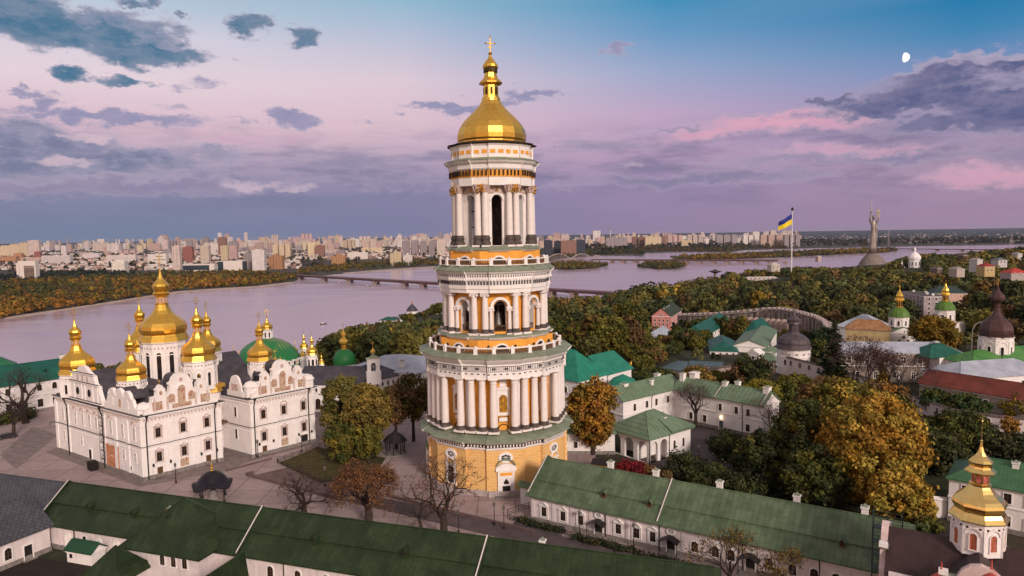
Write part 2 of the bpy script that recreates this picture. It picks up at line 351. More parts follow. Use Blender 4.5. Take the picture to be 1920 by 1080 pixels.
def gt(px, py, it=40):                              # point of the ground seen at a picture point
    d = ray(px, py); d = d / d[1]
    Y = np.linspace(60, 2500, 4000); P = CAM[None] + d[None] * Y[:, None]
    z = hz(P[:, 0], P[:, 1]); i = np.argmax(P[:, 2] <= z); return P[i]

def build_ground():
    rad = [0] + list(np.geomspace(12, 60000, 130))
    ang = np.concatenate([np.linspace(-52, 52, 260), np.linspace(56, 304, 60)]) * pi / 180
    n = len(ang); V = [(0, 0, 0)]
    R, A = np.meshgrid(rad[1:], ang, indexing='ij'); X = R * np.sin(A); Y = R * np.cos(A); Z = hz(X, Y); Z[0, :] = -0.06
    V = [(0, 0, -0.06)] + list(zip(X.ravel(), Y.ravel(), Z.ravel()))
    F = [(0, 1 + (j + 1) % n, 1 + j) for j in range(n)]
    for i in range(len(rad) - 2):
        for j in range(n):
            k = (j + 1) % n; F.append((1 + i * n + j, 1 + i * n + k, 1 + (i + 1) * n + k, 1 + (i + 1) * n + j))
    def gx(T, tc, col):
        n2 = T.noise(tc, 0.05, 6.0, 0.7); return T.mix(T.smooth(n2, 0.45, 0.6), col, (0.055, 0.042, 0.028))
    m = mat('ground_earth', (0.032, 0.036, 0.018), 0.95, var=0.35, vs_=0.3, extra=gx)
    b = MB(); b.add(V, [q[::-1] for q in F], 0, True); tag(b.build('ground', m), kind='structure')
    wm = bpy.data.materials.new('river_water'); wm.use_nodes = True; T = NT(wm.node_tree); bs = T.n['Principled BSDF']
    tc = T.n.new('ShaderNodeTexCoord').outputs['Object']
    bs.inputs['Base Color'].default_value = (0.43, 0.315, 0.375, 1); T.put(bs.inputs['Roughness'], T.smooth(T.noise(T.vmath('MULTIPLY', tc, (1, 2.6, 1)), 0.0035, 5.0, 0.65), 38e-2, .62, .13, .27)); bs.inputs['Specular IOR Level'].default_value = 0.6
    bn = T.n.new('ShaderNodeBump'); bn.inputs['Strength'].default_value = 0.22; bn.inputs['Distance'].default_value = 1.0
    nn = T.math('ADD', T.noise(T.vmath('MULTIPLY', tc, (1, 2.0, 1)), 0.05, 5.0, 0.6), T.math('MULTIPLY', T.noise(tc, 0.006, 3.0), 2.0))
    T.put(bn.inputs['Height'], nn); T.l.new(bn.outputs[0], bs.inputs['Normal'])
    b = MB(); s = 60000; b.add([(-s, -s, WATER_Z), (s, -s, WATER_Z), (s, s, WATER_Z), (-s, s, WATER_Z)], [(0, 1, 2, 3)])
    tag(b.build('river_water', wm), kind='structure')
build_ground()

def px_land(name, pts, m, z=-92.5, extra=()):
    P = [tuple(at(x, y, WATER_Z)[:2]) for x, y in pts] + list(extra)
    a = sum(P[i][0] * P[(i + 1) % len(P)][1] - P[(i + 1) % len(P)][0] * P[i][1] for i in range(len(P)))
    if a < 0: P = P[::-1]
    b = MB(); b.prism(P, WATER_Z - 3, z); return tag(b.build(name, m), kind='structure'), P
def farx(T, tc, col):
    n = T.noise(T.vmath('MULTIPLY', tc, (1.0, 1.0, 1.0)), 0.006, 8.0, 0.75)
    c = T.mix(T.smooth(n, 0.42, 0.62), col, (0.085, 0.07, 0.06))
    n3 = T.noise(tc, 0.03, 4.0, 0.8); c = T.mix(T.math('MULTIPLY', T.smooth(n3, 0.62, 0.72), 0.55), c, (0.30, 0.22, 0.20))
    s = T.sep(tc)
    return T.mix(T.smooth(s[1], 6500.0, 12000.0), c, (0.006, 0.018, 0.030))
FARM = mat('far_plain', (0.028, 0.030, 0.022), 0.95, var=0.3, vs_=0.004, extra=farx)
SAND = mat('river_sand', (0.42, 0.31, 0.27), 0.9, var=0.12, vs_=0.05)
WOODF = mat('wood_floor', (0.03, 0.03, 0.014), 0.95, var=0.3, vs_=0.05)
SHORE_PX = [(-700, 720), (-300, 648), (0, 599), (60, 590), (140, 578), (230, 564), (330, 548), (420, 541.5), (480, 538), (545, 530), (566, 521), (640, 513), (700, 508), (770, 503), (860, 497.5), (960, 491), (1030, 489)]
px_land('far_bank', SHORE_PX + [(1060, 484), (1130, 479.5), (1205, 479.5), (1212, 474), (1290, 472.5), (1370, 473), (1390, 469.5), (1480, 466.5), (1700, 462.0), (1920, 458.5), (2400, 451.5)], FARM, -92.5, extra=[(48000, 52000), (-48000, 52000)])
# narrow beach along the wooded shore
def band(name, line, w0, m, z):
    P = [at(x, y, WATER_Z)[:2] for x, y in line]; Q = []
    for i, p in enumerate(P):
        d = P[min(i + 1, len(P) - 1)] - P[max(i - 1, 0)]; d = d / np.hypot(*d); Q.append(p + np.array([d[1], -d[0]]) * w0[i])
    b = MB(); n = len(P)
    b.add([(*p, WATER_Z + 0.1) for p in Q] + [(*p, z) for p in P], [(i, i + 1, n + i + 1, n + i) for i in range(n - 1)])
    return tag(b.build(name, m), kind='structure')
band('beach', SHORE_PX[1:10], [10, 11, 12, 13, 16, 34, 50, 30, 14], SAND, -92.3)
band('beach', [(640, 513), (700, 508), (770, 503), (860, 497.5)], [20, 60, 50, 60], SAND, -92.3)
ISLES = [('island', [(1030, 503), (1060, 506), (1110, 503.5), (1140, 498.5), (1120, 494.5), (1060, 494), (1036, 496)]),
         ('island', [(1196, 501), (1230, 504.5), (1268, 504), (1287, 498), (1270, 494), (1215, 494.5)]),
         ('island', [(1255, 487.5), (1380, 485.5), (1480, 481.5), (1560, 477.5), (1660, 473), (1684, 470), (1640, 468.5), (1480, 475), (1380, 478.5), (1290, 482)]),
         ('island', [(1100, 477.5), (1160, 476.5), (1207, 474.0), (1190, 469), (1120, 468.5)])]
ISLE_P = []
for nm, pts in ISLES:
    o, P = px_land(nm, pts, WOODF, -93.0); ISLE_P.append(P)

# paved square, lanes and lawns on the monastery hill: thin sheets above one another
def pavex(T, tc, col):
    n = T.n.new('ShaderNodeTexBrick'); T.put(n.inputs['Vector'], tc); n.inputs['Scale'].default_value = 1.0
    n.inputs['Brick Width'].default_value = 0.9; n.inputs['Row Height'].default_value = 0.45; n.inputs['Mortar Size'].default_value = 0.03
    T.put(n.inputs['Color1'], (0.40, 0.30, 0.295)); T.put(n.inputs['Color2'], (0.31, 0.235, 0.23)); T.put(n.inputs['Mortar'], (0.2, 0.15, 0.15))
    c = T.mix(0.55, col, n.outputs[0])
    n2 = T.n.new('ShaderNodeTexBrick'); n2.offset = 0.0; T.put(n2.inputs['Vector'], tc); n2.inputs['Scale'].default_value = 1.0
    n2.inputs['Brick Width'].default_value = 7.5; n2.inputs['Row Height'].default_value = 7.5; n2.inputs['Mortar Size'].default_value = 0.16
    T.put(n2.inputs['Color1'], (1, 1, 1)); T.put(n2.inputs['Color2'], (.86, .85, .86)); T.put(n2.inputs['Mortar'], (.62, .60, .60)); c = T.mix(1.0, c, n2.outputs[0], 'MULTIPLY')
    d = T.noise(tc, 0.35, 6.0, 0.7); return T.mix(T.math('MULTIPLY', T.smooth(d, 0.5, 0.7), 0.35), c, (0.14, 0.10, 0.095))
PAVE = mat('pink_paving', (0.36, 0.275, 0.27), 0.85, var=0.12, vs_=0.12, extra=pavex)
PAVED = mat('dark_paving', (0.13, 0.085, 0.085), 0.85, var=0.2, vs_=0.3)
CURBST = mat('grey_paving', (0.20, 0.155, 0.15), 0.85, var=0.2, vs_=0.6)
ASPH = mat('asphalt', (0.085, 0.065, 0.07), 0.9, var=0.2, vs_=0.3)
LAWN = mat('lawn', (0.05, 0.048, 0.014), 0.95, var=0.4, vs_=0.6, c2=(0.085, 0.062, 0.018))
def sheet(name, pts, z, m, world=False):
    P = [tuple(p) if world else tuple(at(*p, 0)[:2]) for p in pts]
    a = sum(P[i][0] * P[(i + 1) % len(P)][1] - P[(i + 1) % len(P)][0] * P[i][1] for i in range(len(P)))
    if a < 0: P = P[::-1]
    b = MB(); b.prism(P, z - 0.05, z); return tag(b.build(name, m), kind='structure')
sheet('plaza', [(-210, 118), (-205, 215), (-128, 232), (-30, 215), (22, 176), (16, 140), (4, 128), (40, 104), (34, 92), (-90, 126)], 0.0, PAVE, True)
sheet('apron', [(86, 848), (262, 913), (430, 882), (462, 866), (600, 830), (598, 815), (420, 830), (270, 870), (120, 835)], 0.012, CURBST)
sheet('path', [(0, 853), (30, 880), (110, 815), (60, 800)], 0.010, CURBST)
sheet('path', [(470, 893), (545, 905), (640, 935), (720, 912), (640, 880), (555, 872)], 0.008, PAVED)
sheet('path', [(640, 938), (700, 930), (1000, 990), (1180, 1040), (1100, 1044), (900, 1000)], 0.016, ASPH)
sheet('lawn', [(522, 868), (596, 838), (640, 846), (724, 858), (700, 895), (600, 905)], 0.02, LAWN)
sheet('courtyard', [(1150, 880), (1300, 845), (1262, 792), (1420, 822), (1440, 870), (1330, 905)], 0.0, ASPH)
sheet('yard', [(-400, 1300), (-200, 1000), (100, 1050), (420, 1075), (760, 1200), (1400, 1300)], 0.0, mat('yard_ground', (0.02, 0.014, 0.012), 0.9, var=0.3))

# ------------------------------------------------------------------ windows, doors and other small pieces
def arcband(b, cx, cz, r0, r1, y0, y1, a0=0.0, a1=pi, n=10, mi=0):
    for i in range(n):
        t0 = a0 + (a1 - a0) * i / n; t1 = a0 + (a1 - a0) * (i + 1) / n
        A = [(cx + r0 * cos(t0), cz + r0 * sin(t0)), (cx + r1 * cos(t0), cz + r1 * sin(t0)), (cx + r1 * cos(t1), cz + r1 * sin(t1)), (cx + r0 * cos(t1), cz + r0 * sin(t1))]
        b.loft([[(x, y0, z) for x, z in A], [(x, y1, z) for x, z in A]], mi, True, True)
def arcpoly(w, h, n=10):
    r = w / 2; return [(-r, 0), (r, 0)] + [(r * cos(pi * i / n), h - r + r * sin(pi * i / n)) for i in range(n + 1)]
WM = {}
def win_mesh(w, h, style, mats=None, key=''):
    k = (round(w, 2), round(h, 2), style, key)
    if k in WM: return WM[k]
    M_ = mats or [TRIM, GLASS, BROWN]
    b = MB(); t = max(0.10, w * 0.13); r = w / 2
    arch = style in ('arch', 'niche', 'archdoor', 'archslit')
    if style == 'oculus':
        b.extr([(r * cos(2 * pi * i / 16), h / 2 + h / 2 * sin(2 * pi * i / 16)) for i in range(16)], -0.05, 0.04, 1)
        for i in range(16):
            a0, a1 = 2 * pi * i / 16, 2 * pi * (i + 1) / 16
            A = [(q * cos(a) * (1 if q else 1), a) for q in (1,) for a in (a0, a1)]
            P = [(r * cos(a0), h / 2 + h / 2 * sin(a0)), ((r + t * 2) * cos(a0), h / 2 + (h / 2 + t * 2) * sin(a0)), ((r + t * 2) * cos(a1), h / 2 + (h / 2 + t * 2) * sin(a1)), (r * cos(a1), h / 2 + h / 2 * sin(a1))]
            b.loft([[(x, -0.22, z) for x, z in P], [(x, 0.05, z) for x, z in P]], 0, True, True)
        for a in (0, pi / 3, 2 * pi / 3):
            b.tube((r * .95 * cos(a), -0.08, h / 2 + h * .47 * sin(a)), (-r * .95 * cos(a), -0.08, h / 2 - h * .47 * sin(a)), 0.05, n=4, mi=0)
    elif arch:
        b.extr(arcpoly(w, h), -0.05, 0.04, 1 if style != 'niche' else 0)
        b.box(-r - t, -r, -0.16, 0.04, 0, h - r, 0); b.box(r, r + t, -0.16, 0.04, 0, h - r, 0)
        arcband(b, 0, h - r, r, r + t, -0.16, 0.04)
        if style != 'archdoor': b.box(-r - t * 1.3, r + t * 1.3, -0.2, 0.04, -0.14, 0, 0)
        if style == 'arch':
            b.box(-0.035, 0.035, -0.09, -0.05, 0, h - 0.05, 2)
            for q in (0.33, 0.62): b.box(-r, r, -0.085, -0.05, h * q - 0.03, h * q + 0.03, 2)
    else:
        b.box(-r, r, -0.05, 0.04, 0, h, 1)
        b.box(-r - t, -r, -0.14, 0.04, 0, h, 0); b.box(r, r + t, -0.14, 0.04, 0, h, 0); b.box(-r - t, r + t, -0.14, 0.04, h, h + t, 0)
        if style != 'door': b.box(-r - t * 1.3, r + t * 1.3, -0.2, 0.04, -t, 0, 0)
        if style in ('rect', 'ped', 'aped'):
            b.box(-0.035, 0.035, -0.09, -0.05, 0, h, 2)
            b.box(-r, r, -0.085, -0.05, h * 0.62 - 0.03, h * 0.62 + 0.03, 2)
        if style in ('ped', 'aped'):
            o = r + t * 2.6
            b.box(-o, -o + t * .9, -0.18, 0.04, -t * 2, h + t * 2, 0); b.box(o - t * .9, o, -0.18, 0.04, -t * 2, h + t * 2, 0)
            b.box(-o - t * .5, o + t * .5, -0.34, 0.04, h + t * 2, h + t * 2.8, 0)
            if style == 'ped':
                for s in (-1, 1):
                    P = [(s * (o + t * .5), h + t * 2.8), (0, h + t * 2.8 + w * .62), (0, h + t * 2.8 + w * .62 - t * .9), (s * (o - t), h + t * 2.8)]
                    b.extr(P if s < 0 else P[::-1], -0.32, 0.04, 0)
            else: arcband(b, 0, h + t * 2.8, o - t, o, -0.32, 0.04, n=8)
    WM[k] = b.mesh('window', M_); return WM[k]
def put_win(parent, me, p, rz=0.0, name='window', label=None):
    o = link(name, me, parent, p, rz)
    if label: o['label'] = label
    return o
def door_mesh(w, h, key='brown', m=None):
    k = (round(w, 2), round(h, 2), 'door', key)
    if k not in WM:
        b = MB(); r = w / 2
        b.box(-r, r, -0.06, 0.04, 0, h, 1); b.box(-r - .18, -r, -.18, .04, 0, h, 0); b.box(r, r + .18, -.18, .04, 0, h, 0); b.box(-r - .25, r + .25, -.22, .04, h, h + .2, 0)
        b.box(-.02, .02, -.08, -.06, 0, h, 2); b.box(-r - .4, r + .4, -.7, .04, -.02, .14, 3)
        WM[k] = b.mesh('door', [TRIM, m or BROWN, IRON, STONE])
    return WM[k]
def archwall(b, x0, x1, z0, z1, cx, hw, oz, zs, y0, y1, mi=0, n=10, lining=None):
    """wall piece x0..x1 with one arched opening through it; y0 is the outer face"""
    if lining is not None:
        b.box(cx - hw - .001, cx - hw + .05, y0 + .02, y1 - .02, oz, zs, lining); b.box(cx + hw - .05, cx + hw + .001, y0 + .02, y1 - .02, oz, zs, lining); arcband(b, cx, zs, hw - .05, hw + .001, y0 + .02, y1 - .02, n=n, mi=lining)
    if cx - hw > x0: b.box(x0, cx - hw, y0, y1, z0, z1, mi)
    if x1 > cx + hw: b.box(cx + hw, x1, y0, y1, z0, z1, mi)
    if oz > z0: b.box(cx - hw, cx + hw, y0, y1, z0, oz, mi)
    A = [(cx - hw * cos(pi * i / n), zs + hw * sin(pi * i / n)) for i in range(n + 1)]
    for (xa, za), (xb, zb) in zip(A, A[1:]):
        b.loft([[(xa, y, za), (xb, y, zb), (xb, y, z1), (xa, y, z1)] for y in (y0, y1)], mi, True, True)
def cross_mesh(h, m=None, key='g'):
    k = ('cross', round(h, 2), key)
    if k not in WM:
        b = MB(); r = h * 0.022
        b.tube((0, 0, 0), (0, 0, h), r, r * .7, 5)
        b.tube((-h * .26, 0, h * .62), (h * .26, 0, h * .62), r, n=5); b.tube((-h * .14, 0, h * .80), (h * .14, 0, h * .80), r, n=5); b.tube((-h * .13, 0, h * .46), (h * .13, 0, h * .36), r, n=5)
        for x, z in ((-.26, .62), (.26, .62), (0, 1.0), (-.14, .8), (.14, .8)):
            b.lathe([(0.001, h * z - h * .04), (h * .035, h * z), (0.001, h * z + h * .04)], 6, (h * x, 0))
        b.lathe([(.001, -.02 * h), (h * .07, h * .05), (h * .07, h * .09), (.001, h * .16)], 8)
        WM[k] = b.mesh('cross', m or GOLD)
    return WM[k]

# ------------------------------------------------------------------ the great bell tower
def oplan(r, alpha, s, z):
    P = []; w = r * math.tan(alpha)
    for k in range(8):
        th = -pi / 2 + k * pi / 4; c, sn = cos(th), sin(th)
        for t, f in ((-w, r - s), (-w, r), (w, r), (w, r - s)): P.append((f * c - t * sn, f * sn + t * c, z))
    return P
def oloft(b, prof, alpha=radians(13), s=0.45, mi=0, c0=False, c1=False):
    b.loft([oplan(r, alpha, s, z) for z, r in prof], mi, c0, c1); return b
def oct_ring(prof, b, mi=0, c0=False, c1=False): return b.lathe([(r / cos(pi / 8), z) for z, r in prof], 8, (0, 0), pi / 8, mi, c0, c1)
def around(r, alpha, s, spacing):                   # points and headings along the stepped plan
    P = oplan(r, alpha, s, 0); out = []
    for i in range(len(P)):
        a = np.array(P[i][:2]); c = np.array(P[(i + 1) % len(P)][:2]); L = np.hypot(*(c - a))
        if L < 0.8: continue
        n = max(1, int(L / spacing))
        for j in range(n):
            q = a + (c - a) * (j + .5) / n; out.append((q[0], q[1], atan2(c[1] - a[1], c[0] - a[0])))
    return out
def rot_box(b, x, y, a, w, d0, d1, z0, z1, mi=0):
    c, s = cos(a), sin(a); P = [(-w / 2, -d1), (w / 2, -d1), (w / 2, -d0), (-w / 2, -d0)]
    b.prism([(x + p * c - q * s, y + p * s + q * c) for p, q in P], z0, z1, mi)
def column_mesh(key, r, h, cap, n=16):
    b = MB()
    b.box(-r * 1.5, r * 1.5, -r * 1.5, r * 1.5, -0.42, 0.0, 0)
    b.lathe([(r * 1.45, 0), (r * 1.5, .16), (r * 1.42, .32), (r * 1.22, .40), (r * 1.22, .55), (r * 1.3, .66), (r * 1.24, .8), (r * 1.08, .88)] if cap != 'tall' else
            [(r * 1.5, 0), (r * 1.6, .3), (r * 1.5, .6), (r * 1.25, .75), (r * 1.25, 1.1), (r * 1.42, 1.3), (r * 1.36, 1.6), (r * 1.12, 1.8), (r * 1.1, 2.05)], n, mi=1, sm=True)
    z0 = .86 if cap != 'tall' else 2.03
    b.lathe([(r * 1.04, z0), (r * 1.02, h * .33), (r * .95, h * .66), (r * .86, h - (1.0 if cap != 'tall' else 1.7))], n, mi=0, sm=True)
    if cap == 'doric':
        b.lathe([(r * .86, h - 1.0), (r * .98, h - .95), (r * .98, h - .86), (r * .88, h - .82), (r * .9, h - .5), (r * 1.16, h - .28), (r * 1.2, h - .2)], n, mi=0, sm=True)
        b.box(-r * 1.22, r * 1.22, -r * 1.22, r * 1.22, h - .2, h, 0)
    elif cap == 'ionic':
        b.lathe([(r * .86, h - 1.0), (r * 1.0, h - .9), (r * .9, h - .8), (r * 1.15, h - .45), (r * 1.1, h - .3)], n, mi=0, sm=True)
        for s in (-1, 1): b.tube((s * r * 1.05, -r * 1.1, h - .5), (s * r * 1.05, r * 1.1, h - .5), .24, n=8, mi=0, cap=True)
        b.box(-r * 1.25, r * 1.25, -r * 1.25, r * 1.25, h - .25, h, 0)
    else:
        b.lathe([(r * .86, h - 1.7), (r * 1.0, h - 1.6), (r * .92, h - 1.5), (r * 1.2, h - .8), (r * 1.45, h - .2), (r * 1.35, h)], n, mi=2)
        for i in range(8):
            a = 2 * pi * i / 8; b.tube((r * .9 * cos(a), r * .9 * sin(a), h - 1.5), (r * 1.5 * cos(a), r * 1.5 * sin(a), h - .35), .16, .22, 5, 2)
    return b

COLW = mat('column_plaster', (0.78, 0.70, 0.68), 0.75, var=0.05, vs_=0.8, extra=stain((0.50, 0.42, 0.41), scale=(1.2, 1.2, .12), amt=.25))
PLINTHD = mat('dark_plinth', (0.085, 0.065, 0.06), 0.7, var=0.3, vs_=1.5)
def build_tower():
    root = thing('bell_tower', 'tall four-tiered white and ochre bell tower with one gilded dome, at the centre', 'bell tower', (-4.0, 153.0, 0.0), radians(8))
    def dirk(k): th = -pi / 2 + k * pi / 4; return cos(th), sin(th)
    # ---- lowest tier
    b = MB(); oloft(b, [(0, 16.1), (1.1, 16.1), (1.2, 15.9)], radians(13), .5, 0); b.build('plinth', [STONE if 0 else mat('pale_stone', (0.40, 0.33, 0.32), .85, var=.15, vs_=1.0)], root)
    b = MB(); oloft(b, [(1.1, 15.55), (10.0, 15.45)], radians(14.5), .55, 0); b.build('wall', RUSTIC, root)
    b = MB(); oloft(b, [(9.65, 15.6), (10.0, 15.75), (10.15, 15.75)], radians(14.4), .55, 0)
    oloft(b, [(10.15, 15.6), (10.95, 15.6)], radians(14.4), .55, 1)
    for x, y, a in around(15.6, radians(14.4), .55, .62): rot_box(b, x, y, a, .26, -.05, .30, 10.3, 10.8, 0)
    oloft(b, [(10.9, 15.7), (11.0, 16.2), (11.3, 16.7), (11.55, 17.0)], radians(14.2), .5, 0)
    b.build('cornice', [TRIM, mat('dark_frieze', (.03, .034, .036), .8), SAGE], root)
    b = MB(); oloft(b, [(11.5, 17.12), (11.62, 17.12), (13.0, 13.7), (13.1, 12.0)], radians(14), .5, 0); b.build('ledge_roof', SAGE, root)
    pm = MB()
    pm.box(-1.75, 1.75, -.35, .05, 0.2, 5.7, 0); pm.box(-2.15, 2.15, -.5, .05, 5.3, 5.7, 0)
    pm.extr([(-2.15, 5.7)] + [(-2.15 * cos(pi * i / 10), 5.7 + 1.15 * sin(pi * i / 10)) for i in range(11)] + [(2.15, 5.7)], -.4, .05, 0)
    arcband(pm, 0, 5.6, 2.1, 2.3, -.6, .05, radians(24), radians(156), 10, 3)
    pm.box(-1.3, 1.3, -.40, -.33, 4.35, 5.0, 1); pm.extr(arcpoly(2.1, 4.1), -.39, -.3, 2); arcband(pm, 0, 3.05, 1.05, 1.35, -.5, -.33, n=10); pm.box(-1.35, -1.05, -.5, -.33, .2, 3.05, 0); pm.box(1.05, 1.35, -.5, -.33, .2, 3.05, 0)
    pm.box(-.8, .8, -.46, -.37, .2, 2.2, 4)
    pm.extr([(-.5, 2.6), (.5, 2.6), (.5, 3.1), (0, 3.75), (-.5, 3.1)], -.46, -.38, 4); pm.box(-2.4, 2.4, -1.4, -.3, -.1, .2, 5)
    dme = pm.mesh('portal', [TRIM, ORANGE, WHITE, SAGE, DARK, STONE])
    for k in range(8):
        c, s = dirk(k)
        if k % 2 == 0: put_win(root, dme, (c * 15.6, s * 15.6, 0), k * pi / 4, 'portal')
        else:
            pb = win_mesh(1.6, 3.6, 'aped'); put_win(root, pb, (c * 15.6, s * 15.6, 1.9), k * pi / 4)
        put_win(root, win_mesh(2.0, 1.25, 'oculus'), (c * 15.52, s * 15.52, 7.45), k * pi / 4, 'oculus_window')
    # ---- second tier: four columns at each corner
    b = MB(); oct_ring([(13.0, 12.75), (24.4, 12.75)], b); b.build('wall', ORANGE, root)
    pil = MB(); pil.box(-.62, .62, -.5, .1, 13.0, 24.3); pme = pil.mesh('pilaster', TRIM)
    cb = column_mesh('t2', .76, 10.9, 'doric'); cme = cb.mesh('column', [COLW, PLINTHD, TRIM])
    for k in range(8):
        for off in (-14.0, -4.7, 4.7, 14.0):
            a = -pi / 2 + (k + .5) * pi / 4 + radians(off); R = 14.85 if abs(off) > 10 else 14.55
            link('column', cme, root, (R * cos(a), R * sin(a), 13.5), a + pi / 2)
        for off in (-9.4,):
            a = -pi / 2 + (k + .5) * pi / 4 + radians(off); R = 12.75 / cos(min(abs((off + 22.5)), abs(off - 22.5)) * pi / 180) - .0
            link('pilaster', pme, root, (R * cos(a), R * sin(a), 0), -pi / 2 + (k + (0 if off < 0 else 1 if off > 0 else .5)) * pi / 4 + pi / 2)
        c, s = dirk(k)
        w = MB(); w.box(-1.35, 1.35, -.3, .05, 16.2, 22.2, 0); w.extr([(-1.5, 21.6)] + [(-1.5 * cos(pi * i / 8), 21.6 + .8 * sin(pi * i / 8)) for i in range(9)] + [(1.5, 21.6)], -.5, .05, 0)
        if k == 0:
            w.extr([(x, z + 16.9) for x, z in arcpoly(1.7, 3.7)], -.36, -.28, 1)
            for x in (-.3, .3): w.box(x - .03, x + .03, -.4, -.36, 16.9, 20.3, 2)
            for z in (17.8, 18.8, 19.8): w.box(-.85, .85, -.4, -.36, z - .03, z + .03, 2)
            w.box(-1.0, 1.0, -.2, .05, 14.8, 15.9, 2); w.box(-.9, .9, -.24, .05, 14.92, 15.78, 0); arcband(w, 0, 13.2, 1.0, 1.2, -.15, .05, mi=2); w.box(-.75, .75, -.15, .06, 22.4, 24.3, 0)
            wme = w.mesh('window', [TRIM, AMBER, BROWN])
        link('window', wme, root, (c * 12.75, s * 12.75, 0), k * pi / 4)
    b = MB()
    oloft(b, [(24.35, 13.4), (24.4, 15.5), (25.9, 15.5), (25.95, 15.7)], radians(12.5), .45, 0, c0=True)
    oloft(b, [(25.95, 15.55), (27.15, 15.55)], radians(12.5), .45, 0)
    for x, y, a in around(15.55, radians(12.5), .45, .30):
        pass
    pts = around(15.55, radians(12.5), .45, .42)
    for i, (x, y, a) in enumerate(pts):
        rot_box(b, x, y, a, .12, -.05, .07, 26.1, 27.0, 1)
        if i % 6 in (2, 3): rot_box(b, x, y, a, .38, -.05, .08, 26.3, 26.8, 1)
        if i % 3 == 0: rot_box(b, x, y, a, .5, -.05, .06, 25.35, 25.55, 1)
    oloft(b, [(27.1, 15.6), (27.15, 15.75), (27.5, 15.75)], radians(12.5), .45, 0)
    oloft(b, [(26.0, 15.52), (26.1, 15.62)], radians(12.5), .45, 1); oloft(b, [(27.0, 15.62), (27.12, 15.62)], radians(12.5), .45, 1)
    oloft(b, [(27.5, 15.8), (27.8, 16.1), (28.2, 16.5), (28.75, 16.9)], radians(12.5), .45, 0)
    b.build('entablature', [TRIM, mat('frieze_line', (.09, .08, .095), .8)], root)
    b = MB(); oloft(b, [(28.7, 17.0), (28.85, 17.0), (29.55, 14.9), (29.6, 12.0)], radians(12.5), .45, 0); b.build('ledge_roof', SAGE, root)
    def balustrade(r, z, h, n):
        b = MB()
        for i in range(n):
            a = 2 * pi * (i + .5) / n + pi / 8 * 0; a1 = 2 * pi * (i + 1.5) / n
            p = np.array((r * cos(a), r * sin(a))); q = np.array((r * cos(a1), r * sin(a1)))
            rot_box(b, p[0], p[1], a + pi / 2, .75, -.35, .35, z, z + h * .85, 0); rot_box(b, p[0], p[1], a + pi / 2, .95, -.45, .45, z, z + .25, 0)
            b.lathe([(.3, z + h * .85), (.42, z + h), (.2, z + h * 1.12), (.01, z + h * 1.2)], 6, tuple(p), mi=0)
            hd = atan2(*(q - p)[::-1]); m_ = (p + q) / 2; L = np.hypot(*(q - p))
            rot_box(b, m_[0], m_[1], hd, L, -.16, .16, z + h * .78, z + h * .95, 0); rot_box(b, m_[0], m_[1], hd, L, -.14, .14, z, z + .16, 0)
            nb = int(L / .34)
            for j in range(1, nb):
                t = p + (q - p) * j / nb; rot_box(b, t[0], t[1], hd, .16, -.09, .09, z + .16, z + h * .78, 1)
        b.build('balustrade', [TRIM, RAILB], root)
    balustrade(14.6, 29.3, 1.55, 24)
    b = MB(); oct_ring([(29.4, 12.25), (32.1, 12.25)], b); b.build('wall', ORANGE, root)
    b = MB(); oloft(b, [(32.0, 12.4), (32.5, 12.9), (32.6, 12.9)], radians(12), .3, 0); oloft(b, [(32.58, 12.95), (32.95, 12.4), (33.0, 8)], radians(12), .3, 1); b.build('cornice', [TRIM, SAGE], root)
    lun = MB(); lun.extr([(-1.35 * cos(pi * i / 10), 29.6 + 1.7 * sin(pi * i / 10)) for i in range(11)], -.12, .05, 1); arcband(lun, 0, 29.6, 1.4, 1.75, -.2, .05); lme = lun.mesh('lunette_window', [TRIM, DARK])
    for k in range(8): c, s = dirk(k); link('lunette_window', lme, root, (c * 12.25, s * 12.25, 0), k * pi / 4)
    lamp = MB(); lamp.tube((0, 0, 0), (0, -.5, .1), .06, n=5); lamp.lathe([(.01, -.2), (.2, 0), (.24, .5), (.02, .7)], 6, (0, -.5)); lam = lamp.mesh('wall_lamp', IRON)
    for k in range(8):
        for off in (-13, 13):
            a = -pi / 2 + k * pi / 4 + radians(off); R = 12.25 / cos(radians(off)); link('wall_lamp', lam, root, (R * cos(a), R * sin(a), 30.4), k * pi / 4)
    # ---- third tier: open arches with bells
    def arcade(R, z0, z1, hw, oz, zs, th, m):
        half = R * math.tan(pi / 8); b = MB(); archwall(b, -half, half, z0, z1, 0, hw, oz, zs, 0, th, lining=1); me = b.mesh('arch_wall', m)
        for k in range(8): c, s = dirk(k); link('arch_wall', me, root, (c * R, s * R, 0), k * pi / 4)
    arcade(9.9, 33.0, 42.2, 1.35, 33.4, 38.6, 1.5, [ORANGE, WHITE])
    cme3 = column_mesh('t3', .66, 8.4, 'ionic').mesh('column', [COLW, PLINTHD, TRIM])
    cm3s = column_mesh('t3s', .42, 5.4, 'ionic', 12).mesh('column', [COLW, PLINTHD, TRIM])
    arc = MB(); arcband(arc, 0, 38.7, 1.6, 2.15, -.9, .05); arc.box(-2.7, -1.35, -.85, .02, 38.4, 38.8); arc.box(1.35, 2.7, -.85, .02, 38.4, 38.8); ame = arc.mesh('archivolt', TRIM)
    rl = MB()
    for i in range(9): rl.tube((-1.2 + i * .3, .3, 33.4), (-1.2 + i * .3, .3, 34.6), .05, n=4)
    rl.box(-1.35, 1.35, .2, .4, 34.55, 34.7); rme = rl.mesh('railing', RAILB)
